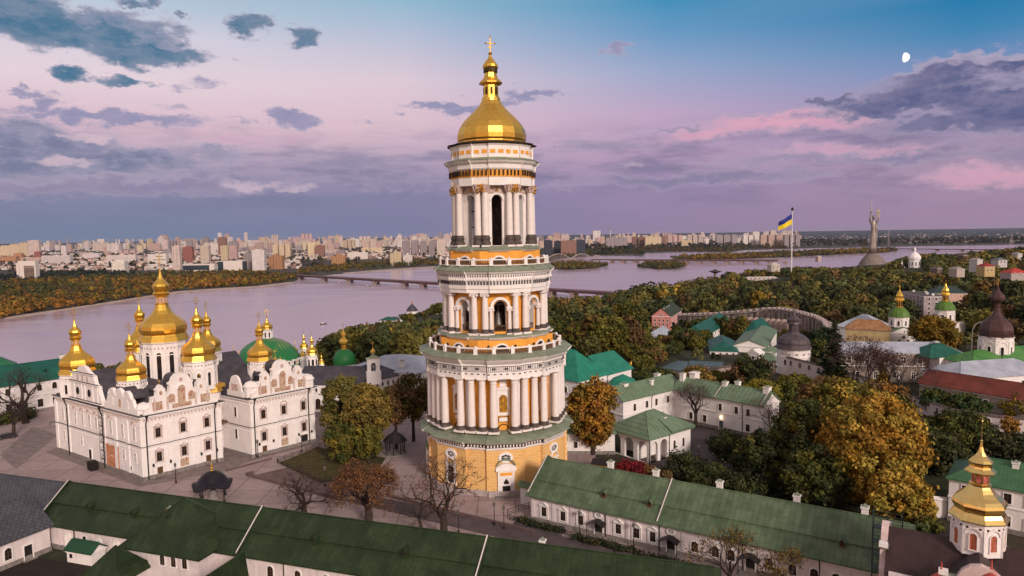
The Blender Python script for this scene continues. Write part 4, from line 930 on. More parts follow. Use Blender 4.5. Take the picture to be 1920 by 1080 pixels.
        if True:
            lm = MB(); lm.tube((0, 0, 0), (0, -.5, .1), .05, n=5); lm.lathe([(.01, -.3), (.25, 0), (.25, .4), (.02, .6)], 6, (0, -.5)); lme = lm.mesh('wall_lamp', IRON)
            for u in (2.0, 5.9, 13.2, 17.1): link('wall_lamp', lme, t, (u0 + u, v0, 3.0))
    WL = win_mesh(1.0, 3.4, 'niche'); WS = win_mesh(1.0, 2.2, 'rect'); W5 = win_mesh(1.0, 3.2, 'rect', [TRIM, mat('pale_glass', (.30, .27, .27), .4), TRIM], 'p')
    for v in (3.1, 8.2, 13.6): put_win(t, W5, (0, v, 8.7), -pi / 2); put_win(t, win_mesh(1.0, 2.2, 'rect', [TRIM, MATS['pale_glass'], TRIM], 'p'), (0, v, 3.6), -pi / 2)
    hood = MB(); arcband(hood, 0, 12.3, .7, .95, -.35, .02, n=8); hm = hood.mesh('window_hood', ORNL)
    for v in (3.1, 13.6, 20.5, 23.9, 27.3, 31.0): link('window_hood', hm, t, (0, v, 0), -pi / 2)
    for v in (20.5, 23.9, 27.3, 31.0): put_win(t, W5, (0, v, 8.6), -pi / 2)
    for v in (19.5, 28.5, 37.7): put_win(t, win_mesh(1.0, 2.2, 'rect', [TRIM, MATS['pale_glass'], TRIM], 'p'), (0, v, 3.6), -pi / 2)
    put_win(t, W5, (0, 37.7, 8.8), -pi / 2)
    put_win(t, door_mesh(1.5, 3.0, 'dark', DARK), (0, 24.4, .2), -pi / 2, 'door')
    put_win(t, win_mesh(.8, .9, 'slit'), (0, 5.2, 1.6), -pi / 2)
    for z in (4.0, 9.6): put_win(t, win_mesh(1.0, 2.4, 'rect'), (24, 2.2, z), -pi / 2)
    for z in (5.0, 10.0): put_win(t, win_mesh(.8, 2.2, 'archslit'), (20.6 - .5, 8.2 - 2.8, z), -radians(10))
    b = MB(); b.box(18.8, 23.5, 5.0, 7.9, 8.0, 8.3); b.build('porch_roof', BROWN, t)
    for u, v, r in ((.9, 0, 0), (17.0, 0, 0), (24.9, -3.6, 0), (40.4, -3.6, 0), (0, 16.9, -pi / 2), (0, 34.9, -pi / 2)):
        b = MB(); b.path([(0, -.85, 14.6), (0, -.7, 13.7), (0, -.35, 12.9), (0, -.35, .1)], .14, 6); b.box(-.25, .25, -1.05, -.65, 14.4, 14.9); link('drainpipe', b.mesh('drainpipe', IRON), t, (u, v, 0), r)
    b = MB()
    for i in range(7): b.box(0.0 + i * .82, .78 + i * .82, -.18, -.08 + (i % 2) * .02, .6, 6.1 - (i % 3) * .1)
    link('hoarding', b.mesh('hoarding', mat('orange_boards', (.52, .22, .12), .85, var=.25, vs_=.8)), t, (0, 16.2, 0), -pi / 2)
    # domes: (u, v, drum foot, skirt height, R, sides)
    for u, v, z0, zs, R, n, wh in ((3, 35.5, 15, 20.7, 4.2, 8, 1.9), (5, 13, 15, 21.2, 3.35, 8, 2.4), (17.5, 21.3, 17, 28.4, 5.6, 12, 5.6), (18.8, 8.2, 17, 24.3, 4.0, 10, 2.6), (31, 24.6, 17, 23.5, 3.4, 8, 2.4), (18.2, 34, 17, 24.5, 3.9, 8, 2.4), (32.6, 4, 17, 22.6, 3.15, 8, 2.0)):
        dr = drum(t, R * .985, z0, zs, n, wh * 1.25, R * .19, ph=.2); dr.location = (u, v, 0)
        dm = onion(t, R, zs, n, GOLD, ph=.2, xh=R * .85); dm.location = (u, v, 0)
    K = Matrix(((.955, cos(radians(99)), 0, 0), (0, sin(radians(99)), 0, 0), (0, 0, 1, 0), (0, 0, 0, 1)))     # the long side stands at 99 degrees to the front
    for o in t.children:
        if o.name.startswith(('drum', 'dome')): o.location = K @ o.location
        else: o.matrix_parent_inverse = K
    return t
build_cathedral()
# scaffold and skip by the cathedral
def local(A, rz, u, v): return (A[0] + u * .955 * cos(radians(47)) + v * cos(radians(146)), A[1] + u * .955 * sin(radians(47)) + v * sin(radians(146)))
def scaffold(name, label, loc, rz, L, D, H, bays, m=STEEL, r=.05, mesh=False):
    t = thing(name, label, 'scaffold', loc, rz); b = MB(); nz = int(H / 2)
    for i in range(bays + 1):
        for y in (0, D): b.tube((L * i / bays, y, 0), (L * i / bays, y, H + .6), r, n=5)
    for k in range(1, nz + 1):
        z = H * k / nz
        for y in (0, D): b.tube((0, y, z), (L, y, z), r * .8, n=4); b.tube((0, y, z - 1), (L, y, z - 1), r * .6, n=4)
        for i in range(bays + 1): b.tube((L * i / bays, 0, z), (L * i / bays, D, z), r * .8, n=4)
        b.tube((0, 0, z - H / nz), (L / bays, 0, z), r * .7, n=4)
    b.build('frame', m, t)
    for k in range(1, nz):
        c = MB(); c.box(.05, L - .05, .1, D - .1, H * k / nz + .05, H * k / nz + .11); c.build('deck', m if mesh else BROWN, t)
    return t
cp = local((-83.2, 149.6), radians(50), -.5, 18.6)
scaffold('scaffold', 'thin steel scaffold standing against the cathedral\'s long side wall', (cp[0], cp[1], 0), radians(146) - pi, 2.4, 1.3, 14, 1, mat('pale_steel', (.30, .27, .27), .5, metal=.3))
cp = local((-83.2, 149.6), radians(50), -2.9, 17.4)
b = MB(); b.box(-1.1, 1.1, -.8, .8, .1, 1.9); 
for i in range(5): b.box(-1.0 + i * .45, -.92 + i * .45, -.86, -.8, .1, 1.9)
b.box(-1.2, 1.2, -.9, .9, 1.9, 2.05); b.box(-1.0, 1.0, -.7, .7, 0, .1)
tag(b.build('skip', DARK, None, (cp[0], cp[1], 0), radians(-40)), 'black boxy skip on the paving under the cathedral scaffold', 'container')

# ------------------------------------------------------------------ monastery buildings around the square
def wing(t, x, y, L, W, ze, zr, wall, roof, kind='hip', rz=0.0, o=.6, hipl=None):
    """a further wing of the same building, in the frame of its root"""
    b = MB(); b.box(0, L, 0, W, -3, ze - .15)
    if kind == 'gable':
        for x0, x1 in ((0.002, .4), (L - .4, L - .002)): b.loft([[(x0, .02, ze - .16), (x0, W - .02, ze - .16), (x0, W / 2, zr - .3)], [(x1, .02, ze - .16), (x1, W - .02, ze - .16), (x1, W / 2, zr - .3)]], 0, True, True)
    b.box(-.2, L + .2, -.2, W + .2, ze - .6, ze - .3); b.build('wall', wall, t, (x, y, 0), rz)
    return roof_mesh(L, W, ze, zr, kind, o, hipl=hipl).build('roof', roof, t, (x, y, 0), rz)
def dirv(deg): return np.array((cos(radians(deg)), sin(radians(deg))))
# long green-roofed range right of the tower
p0 = np.array((2.9, 125.3)); d = dirv(-32)
RB = hall('cell_range', 'long white range with a light green roof running right from the tower foot', 'building', p0, p0 + d * 61.5, 14.2, 5.3, 10.0, PINKW, GREENR, 'gable', .8, brk=(.42, .22))
for u in (2.9, 6.9, 10.5, 17.8, 21.2, 24.1): wins(RB, 'f', [u], 1.35, 1.05, 1.75, 'ped')
wins(RB, 'f', [31.3, 34.7, 37.2, 43, 46.4, 49.5, 52.5, 55.5, 58.5], 1.3, 1.15, 1.8, 'arch')
for u in (14.0, 27.3, 40.2):
    p, r = side(RB, 'f', u, 0); put_win(RB, door_mesh(1.4, 2.4, 'dk', IRON), p, r, 'door'); wins(RB, 'f', [u], 3.55, 1.0, .7, 'oculus', 'oculus_window')
    c = MB()
    for s in (-1, 1): c.slab([(s * 1.6, -1.9, 2.55), (s * 1.6, .05, 2.55), (0, .05, 3.4), (0, -1.9, 3.4)][::1 if s > 0 else -1], .1); c.tube((s * 1.5, -1.75, .1), (s * 1.5, -1.75, 2.5), .06, n=5)
    c.box(-1.5, 1.5, -1.6, -.01, 0, .28, 1); c.box(-1.7, 1.7, -2.2, -1.6, 0, .14, 1); c.build('porch', [IRON, STONE], RB, p, r)
pl = MB(); pl.box(-.3, .3, -.12, 0, .8, 4.55); plm = pl.mesh('pilaster', PINKW)
for u in (.5, 4.9, 8.7, 12.4, 15.6, 19.5, 25.6, 29.4, 33, 36, 38.8, 41.6, 44.7, 48, 51, 54, 57, 60.6): link('pilaster', plm, RB, (u, 0, 0))
pipes(RB, [15.4, 25.3, 39.0, 50.2], 5.3)
parapet(RB, -.3, 14.2, 5.3, 10.0, .7, .9); parapet(RB, 25.0, 14.2, 5.3, 10.0, .7, .55)
for x, y in ((12.5, 8.8), (21.5, 8.6), (33, 8.6), (45.5, 8.6), (55.4, 8.8)): chimney(RB, x, y, 9.3, .95, 1.5)
for x in (14.2, 22.8, 53.0): dormer(RB, x, 2.3, 6.9, .85, GREENR)
lw = thing('gate_pier', 'white wall stub with a green sheet cap joining tower and range', 'wall', (3.6, 131.6, 0), radians(-32))
b = MB(); b.box(-3.0, 3.0, 0, .9, -1, 3.8); b.build('wall', WHITE, lw); b = MB(); b.slab([(-3.6, -.5, 3.7), (3.4, -.5, 3.7), (3.4, .8, 4.5), (-3.6, .8, 4.5)], .15); b.slab([(3.4, 1.8, 3.9), (-3.6, 1.8, 3.9), (-3.6, .8, 4.5), (3.4, .8, 4.5)], .15); b.build('cap', GREENR, lw)

# very long dark green range in front
d = dirv(-18.2); nrm = np.array((d[1], -d[0])); rA = np.array((-82.4, 123.2)); 
p0 = rA + nrm * 6.0
FG = hall('front_range', 'very long range with a dark green sheet roof lying across the lower edge', 'building', p0, p0 + d * 114.5, 12.0, 4.8, 9.5, PINKW, DKGREEN, 'gable', .8, brk=(.5, .22))
wins(FG, 'f', [6.5, 13.5, 17.5, 20.6], .9, 1.1, 2.1, 'niche', 'niche'); wins(FG, 'f', [10.3], 2.3, .8, .8, 'slit'); wins(FG, 'f', [48.5, 53.5, 58.5, 63.5, 68, 72, 76, 80], 1.2, 1.1, 2.0, 'arch')
pl = MB(); pl.box(-.3, .3, -.12, 0, .8, 4.1); plm = pl.mesh('pilaster', PINKW)
for u in (.3, 4.5, 9, 12, 16, 22.5, 45.5, 51, 56, 61, 66, 70, 74): link('pilaster', plm, FG, (u, 0, 0)); pipes(FG, [8.0, 22.0, 51.0], 4.8)
parapet(FG, -.35, 12, 4.8, 9.5, .7, .6); parapet(FG, 42.6, 12, 4.8, 9.5, .6, .45); parapet(FG, 82.3, 12, 4.8, 9.5, .7, .5); 
for x in (9.0, 19.0, 55, 70.5): dormer(FG, x, 2.6, 7.0, .85, DKGREEN, DKGREEN)
chimney(FG, 26.3, 3.0, 7.1, .8, 1.6, BRICKR, cap=BRICKR)
chimney(FG, 90.5, 7.0, 9.0, .7, .7)
# pyramid-roofed middle block and the wing towards the viewer
wing(FG, 23.6, -3.6, 14.5, 10.5, 5.3, 11.4, PINKW, DKGREEN, 'hip', 0, .8, hipl=7.0)
wins(FG, 'f', [], 0, 1, 1)
me = win_mesh(1.0, 1.7, 'arch')
for u in (31.0, 33.2, 35.4): put_win(FG, me, (u, -3.6, 2.6))
dormer(FG, 29.5, .2, 8.3, 1.0, DKGREEN, DKGREEN)
def fgl(px, py, z):
    w = at(px, py, z)[:2] - p0; return float(w @ d), float(w @ np.array((-d[1], d[0])))
ua, va = fgl(466, 1037, 8.0); ub, vb = fgl(524, 1040, 4.2); hw_ = abs(ub - ua)
wing(FG, ub, va - 26, 26, 2 * hw_, 4.2, 8.0, PINKW, DKGREEN, 'gable', pi / 2, .3)
bp = MB(); bp.slab([(0, 0, 0), (6, 3.5, 2.2), (6, 3.9, 2.2), (0, .4, 0)], .25)
bp.build('parapet_cap', TRIM, FG, (29.5, -3.6, 8.2)) if False else None
wing(FG, 21.5, -9.5, 6.5, 6.0, 2.4, 6.2, PINKW, DKGREEN, 'hip', 0, .5, hipl=3.2)
# slate wing at the far left
q0 = p0 - d * .75
SL = hall('slate_range', 'white range with a dark slate roof continuing left of the dark green one', 'building', q0 - d * 40, q0, 12.0, 4.9, 9.3, PINKW, DSLATE, 'gable', .7)
SW = hall('slate_wing', 'white wing with arched windows under a dark slate roof, in the lower left corner', 'building', np.array((-98.0, 80.0)), np.array((-81.4, 115.6)), 12.0, 4.8, 9.0, PINKW, DSLATE, 'gable', .6)
wins(SW, 'f', [18.0, 22.5, 27.0, 32.5], 1.4, 1.1, 2.0, 'arch'); 
p, r = side(SW, 'f', 35.6, 0); put_win(SW, door_mesh(1.3, 2.6, 'dk', IRON), p, r, 'door'); pipes(SW, [24.5], 4.8)
parapet(SW, 30.5, 12, 4.8, 9.0, .6, .5); chimney(SW, 27.5, 4.6, 7.9, 1.6, 2.2)
sh = at(150, 1040, 1.5)
SH = hall('cellar_shed', 'small white shed with a green lean-to roof in the dark courtyard at lower left', 'shed', sh[:2] + np.array((-2.6, .6)), sh[:2] + np.array((2.6, -1.1)), 2.6, 2.4, 3.5, WHITE, mat('green_shed_roof', (.015, .06, .03), .6), 'gable', .35, plinth=None)
b = MB(); b.box(-.3, .3, -.06, .02, .8, 1.5); b.build('window', GLASS, SH, (.9, 0, 0))

# teal-roofed building behind the cathedral's left end
d = dirv(50); p0 = np.array((-155.6, 208.5)) - d * 30
TL = hall('abbots_house', 'two-storey white building with a teal sheet roof behind bare trees, at the left edge', 'building', p0, p0 + d * 53, 13, 10.0, 15.0, WHITE, TEALD, 'gable', .6, string=5.2)
wins(TL, 'f', spaced(2, 52, 12), 6.6, 1.3, 2.1, 'arch'); wins(TL, 'f', spaced(2, 52, 12), 1.4, 1.5, 2.5, 'rect'); pipes(TL, [16, 33], 10); dormer(TL, 40, 3, 12, 1.0, TEALD, TEALD); chimney(TL, 46, 6.5, 14.5, 1.3, 1.6)
parapet(TL, 46.5, 13, 10, 15, .6, .6)
TB = hall('green_roofed_house', 'building whose green hipped roof shows behind the teal roof at the left edge', 'building', (-196, 205), (-168, 230), 14, 11, 16, WHITE, mat('sea_green_sheet_roof', (.02, .13, .06), .5, seam=('x', .7, .2)), 'hip', .6)

# L-shaped infirmary right of the tower
inn = np.array((46.0, 193.6)); d2 = dirv(-48.5); d1 = dirv(218)
L2 = hall('infirmary', 'two-storey white building with a pale green roof and several white chimneys, right of the tower', 'building', inn, inn + d2 * 27.5, 8.5, 8.9, 11.9, WHITE, SAGER, 'gable', .5, string=4.6)
wins(L2, 'f', [15.2, 20.0, 23.4], 5.3, 1.0, 1.9, 'rect'); wins(L2, 'f', [6, 10.4, 23.4], 1.2, 1.1, 1.9, 'rect')
p, r = side(L2, 'f', 15.6, 0); put_win(L2, door_mesh(1.3, 2.6, 'grey', STEEL), p, r, 'door'); pipes(L2, [21.8], 8.9)
lmp = MB(); lmp.lathe([(.01, -.25), (.3, 0), (.01, .25)], 8, (0, -.35)); 
em = bpy.data.materials.new('lit_lamp'); em.use_nodes = True; em.node_tree.nodes['Principled BSDF'].inputs['Emission Color'].default_value = (1, .75, .45, 1); em.node_tree.nodes['Principled BSDF'].inputs['Emission Strength'].default_value = 9
link('lit_lamp', lmp.mesh('lit_lamp', em), L2, p[:2] + (3.6,), r)
parapet(L2, 13.6, 8.5, 8.9, 11.9, .5, .35); parapet(L2, 27.1, 8.5, 8.9, 11.9, .5, .5)
for x, y, w, h in ((1.0, 3.2, 1.3, 2.1), (14.4, 3.8, 1.2, 1.6), (17.2, 5.5, 1.2, 1.8), (26.5, 4, 1.6, 2.0)): chimney(L2, x, y, 11.0, w, h)
b = MB(); b.box(-.9, .9, -1.2, 1.2, -.8, 1.6); b.box(-1.1, 1.1, -1.4, 1.4, 1.6, 1.85); b.build('chimney_stack', WHITE, L2, (3.6, 5.2, 11.6))
wing(L2, 0, 0, 22, 8.5, 8.9, 11.9, WHITE, SAGER, 'gable', radians(218 + 48.5) - pi, .5) if False else None
e1 = inn + d1 * 21
L1 = hall('infirmary_wing', 'shorter white wing with a pale green roof meeting the larger one in a courtyard corner', 'building', e1, inn + (inn - e1) / 21 * 4, 8.5, 8.9, 11.9, WHITE, SAGER, 'gable', .5, string=4.6)
wins(L1, 'f', [4.5, 9.5, 13.5, 18.5], 5.3, 1.0, 1.9, 'rect'); wins(L1, 'f', [9.5, 16], 1.3, 1.0, 1.7, 'rect'); pipes(L1, [11.5], 8.9); chimney(L1, 14.5, 2.6, 10.4, .9, 1.6); chimney(L1, 5, 4.2, 11.2, 1.6, .9)
chimney(L1, 20.5, 5.5, 11.4, 1.4, 1.2)

# arcaded porch building
cr = np.array((31.3, 155.6)); dA = dirv(38)
PB = hall('arcaded_house', 'low white house with round-arched porch openings and a pale green hipped roof', 'building', cr, cr + dA * 15.5, 12.5, 6.2, 10.2, WHITE, SAGER, 'hip', .8, plinth=None, hipl=6.2)
for nm_ in ('wall',):
    o = [c for c in PB.children if c.name.startswith('wall')][0]; bpy.data.objects.remove(o)
b = MB()
for i in range(2): archwall(b, i * 3.5 + .01, i * 3.5 + 3.51, -.5, 6.05, i * 3.5 + 1.9, 1.25, 0, 3.6, 0, .6)
b.box(7.03, 15.5, 0, 12.5, -2, 6.05); 
q = MB()
for i in range(3): archwall(q, i * 4.1, i * 4.1 + 4.1, -.5, 6.05, i * 4.1 + 2.05, 1.4, 0, 3.5, 0, .6)
for v, f, mi in zip([0], [0], [0]):
    b.add([(y, 12.3 - x, z) if True else None for x, y, z in q.v], [list(k) for k in q.f], 0)
b.box(4.2, 4.6, 3.8, 12.5, -2, 6.05); b.box(.6, 7.02, 3.6, 3.9, -1, 6.0); b.box(0.0, 7.0, .6, 12.4, 5.7, 6.0)
b.build('wall', WHITE, PB)
wins(PB, 'f', [9.2, 12.6], 1.6, .8, 2.2, 'arch'); pipes(PB, [.15, 7.3], 6.2); chimney(PB, 9.5, 3.2, 8.3, .6, .5)
pf = MB(); pf.slab([(7.4, -.82, 6.35), (16.4, -.82, 6.35), (11.8, 3.4, 8.9), (7.4, 3.4, 8.7)], .15); pf.build('porch_roof', SAGER, PB)
sc_ = MB(); sc_.box(.7, 6.9, .7, 3.5, .02, .05); sc_.build('porch_floor', PAVED, PB)
PW = hall('store_house', 'low white store with a green roof half hidden behind the orange tree beside the tower', 'building', np.array((12.5, 163.5)), np.array((23.0, 157.0)) + np.array((1.5, 6)), 9, 5.6, 8.6, WHITE, SAGER, 'hip', .6)
wins(PW, 'f', [2.5, 7], 1.6, .9, 1.6, 'rect')

# bright teal hall behind the tower
d = dirv(45); p0 = np.array((19.6, 203.4))
M1 = hall('palace_hall', 'tall white hall with a bright turquoise hipped roof just right of the tower', 'building', p0, p0 + d * 14.5, 20, 9.6, 17.2, WHITE, TEALR, 'hip', .6, hipl=7.0)
wins(M1, 'f', [2.5], 5.0, .9, 1.9, 'arch'); wins(M1, 'l', [6, 12], 5.0, .9, 1.9, 'arch'); wins(M1, 'l', [15], 5.0, 1.2, 2.0, 'arch')
wing(M1, 14.5, 0, 13, 15, 9.4, 14.2, WHITE, TEALR, 'gable', 0, .6); me = win_mesh(.9, 2.2, 'rect')
for u in (20.5, 23.0): put_win(M1, me, (u, 0, 5.2))
pipes(M1, [14.4], 9.4)
cp = at(1168, 718, 7.6)
cb = thing('chapel_porch', 'small chapel annex with a turquoise cone roof below the bright turquoise hall', 'chapel', (cp[0], cp[1], 0), 0)
b = MB(); b.lathe([(4.2, -1), (4.2, 7.4)], 10, (0, 0)); b.build('wall', WHITE, cb); b = MB(); b.lathe([(4.8, 7.3), (3.4, 8.9), (.1, 10.4)], 10, (0, 0)); b.build('roof', TEALR, cb)

# refectory church with the green dome, behind the cathedral
rc = at(503, 668, 12.0); rc = atd(503, 668, 236)
RF = thing('refectory_church', 'church with a wide green and gold dome ringed by white arches, behind the cathedral roof', 'church', (rc[0], rc[1], 0), radians(20)); RF.scale = (.9, .9, .88)
b = MB(); b.lathe([(12.0, -4), (12.0, 11.2), (12.6, 11.4), (12.6, 11.8)], 24, (0, 0)); b.build('wall', WHITE, RF)
def gores(T, tc, col):
    s = T.sep(tc); a = T.math('ARCTAN2', s[1], s[0]); g_ = T.math('SINE', T.math('MULTIPLY', a, 30.0))
    up = T.math('MULTIPLY', T.smooth(s[2], 17.0, 20.5), T.smooth(T.noise(tc, .12, 2.0), .42, .6)); n = T.noise(tc, .6, 3.0)
    return T.mix(T.math('MULTIPLY', T.smooth(T.math('ADD', g_, T.math('MULTIPLY', n, .6)), .2, .9), up), col, (.30, .26, .12))
b = MB(); b.lathe([(13.2, 11.6), (11.9, 12.0), (11.8, 13.4), (11.2, 15.3), (9.9, 17.3), (8.0, 19.2), (5.6, 20.6), (3.2, 21.5), (1.8, 21.8)], 40, (0, 0), sm=True); dm = b.build('dome', mat('green_gold_dome', (.02, .16, .05), .42, var=.12, vs_=.2, extra=gores), RF)
dr = drum(RF, 1.9, 21.6, 25.3, 8, 2.0, .6); on = onion(RF, 2.1, 25.2, 10, GOLD, lantern=False, xh=4.2, skirt=False)
am = MB(); arcband(am, 0, 12.6, .9, 1.3, -.7, .1, n=8); am.extr([(-1.3, 11.6), (1.3, 11.6)] + [(1.3 * cos(pi * i / 8), 12.6 + 1.3 * sin(pi * i / 8)) for i in range(9)], -.55, .2, 0); am.extr([(x, z + 11.75) for x, z in arcpoly(1.0, 1.6)], -.62, -.5, 1); ame = am.mesh('dormer_arch', [WHITE, DARK])
for k in range(26):
    a = 2 * pi * k / 26; link('dormer_arch', ame, RF, (12.0 * cos(a), 12.0 * sin(a), 0), a + pi / 2)
for k in range(6):
    a = radians(-20) + pi / 3 * k; dd_ = onion(RF, 1.2, 14.2, 8, GOLD, lantern=False, xh=2.6, skirt=False); dd_.location = (13.4 * cos(a), 13.4 * sin(a), 0)
    b = MB(); b.lathe([(1.0, 8), (1.0, 14.4)], 8); link('drum', b.mesh('drum', WHITE), RF, (13.4 * cos(a), 13.4 * sin(a), 0))
def slim(px, py, Y, R, n, label, h=10.0):
    p = atd(px, py, Y); t = thing('gilded_turret', label, 'turret', (p[0], p[1], 0)); zz = p[2]
    b = MB(); b.lathe([(R * .9, -2), (R * .9, zz + .1)], n); d_ = b.build('drum', WHITE, t)
    me = win_mesh(R * .4, R * 1.1, 'archslit')
    for k in range(n): a = 2 * pi * (k + .5) / n; link('window', me, d_, (R * .9 * cos(pi / n) * cos(a), R * .9 * cos(pi / n) * sin(a), zz - R * 1.9), a + pi / 2)
    onion(t, R, zz, n, GOLD, xh=R * 1.0); return t
slim(585, 664, 226, 1.9, 8, 'gilded onion turret beside the right edge of the wide green dome')
slim(570, 652, 240, 1.5, 8, 'slender white turret with a gilded bulb behind the wide green dome')
slim(603, 682, 222, .95, 8, 'smallest gilded turret right of the wide green dome')
gd = atd(646, 682, 250)
GD = thing('domed_chapel', 'chapel with a plain green bulb dome and tall gilded lantern, right of the refectory church', 'chapel', (gd[0], gd[1], 0))
b = MB(); b.lathe([(3.9, -4), (3.9, gd[2] - .2), (4.1, gd[2])], 14); b.build('wall', WHITE, GD)
b = MB(); z = gd[2]; b.lathe([(4.0, z), (4.2, z + 1.2), (3.9, z + 2.8), (3.0, z + 4.3), (1.7, z + 5.2), (1.2, z + 5.5)], 24, sm=True); b.build('dome', GREEND, GD)
b = MB(); b.lathe([(1.4, z + 5.3), (1.1, z + 5.6), (1.1, z + 7.2), (1.7, z + 7.6), (1.75, z + 8.3), (1.3, z + 9.1), (.6, z + 9.8), (.55, z + 10.4), (1.0, z + 10.7), (.95, z + 11.2), (.4, z + 12), (.03, z + 13)], 10); ln = link('lantern', b.mesh('lantern', GOLD), GD); link('cross', cross_mesh(2.4, GOLD, 'gd'), ln, (0, 0, z + 12.9))
# slate halls right of the cathedral
p0 = np.array((-66.0, 205.5)); p1 = np.array((-46.2, 203.5))
SH1 = hall('refectory_hall', 'white hall with a dark slate roof behind the trees between cathedral and tower', 'building', p0, p1, 15, 9.6, 13.4, WHITE, SLATE, 'gable', .6, string=6.5)
wins(SH1, 'f', spaced(1, 19, 5), 1.5, 1.6, 3.4, 'arch'); wins(SH1, 'f', spaced(1, 19, 9), 7.0, .7, 1.2, 'arch')
p0 = np.array((-46.4, 206.0)); SH2 = hall('refectory_wing', 'white wing with tall arched windows under a slate roof, left of the tower behind trees', 'building', p0, p0 + dirv(48) * 15.5, 12, 9.6, 13.2, WHITE, SLATE, 'hip', .6, string=6.5)
wins(SH2, 'f', spaced(.5, 15, 4), 1.5, 1.6, 3.4, 'arch'); wins(SH2, 'f', spaced(.5, 15, 7), 7.0, .7, 1.3, 'arch')
bg = atd(700, 690, 207); BG = thing('belfry_gable', 'small white arched belfry with a gilded onion on the slate roof edge', 'belfry', (bg[0], bg[1], 0), radians(20))
z0 = bg[2] - 1; b = MB(); b.box(-2.2, 2.2, -.8, .8, z0 - 4, z0); archwall(b, -1.9, 1.9, z0, z0 + 3.9, 0, .75, z0, z0 + 2.0, -.6, .6); b.box(-2.1, 2.1, -.8, .8, z0 + 3.9, z0 + 4.2); b.build('wall', WHITE, BG)
b = MB(); b.slab([(-2.3, -1, z0 + 4.2), (2.3, -1, z0 + 4.2), (0, 0, z0 + 5.2)], .1); b.lathe([(.9, z0 + 4.3), (.5, z0 + 5.0), (.45, z0 + 6.0)], 8); b.build('cap', SAGE, BG); o_ = onion(BG, .75, z0 + 5.8, 8, GOLD, lantern=False, xh=2.0, skirt=False)
b = MB(); b.lathe([(.6, z0 + 1.0), (.4, z0 + 1.9), (.05, z0 + 2.3)], 10); b.build('bell', MATS['bell_bronze'], BG)
BH = hall('library', 'white building with a broad pale blue sheet roof and arched windows, left behind the tower', 'building', (-55.5, 222.5), (-30, 214.0), 27, 10.4, 13.6, WHITE, BLUER, 'hip', .5)
wins(BH, 'f', [14.5, 16.2, 19.5, 21.2, 24.0], 6.0, .9, 2.4, 'arch'); chimney(BH, 19.0, 4.0, 11.6, 1.6, 1.6)

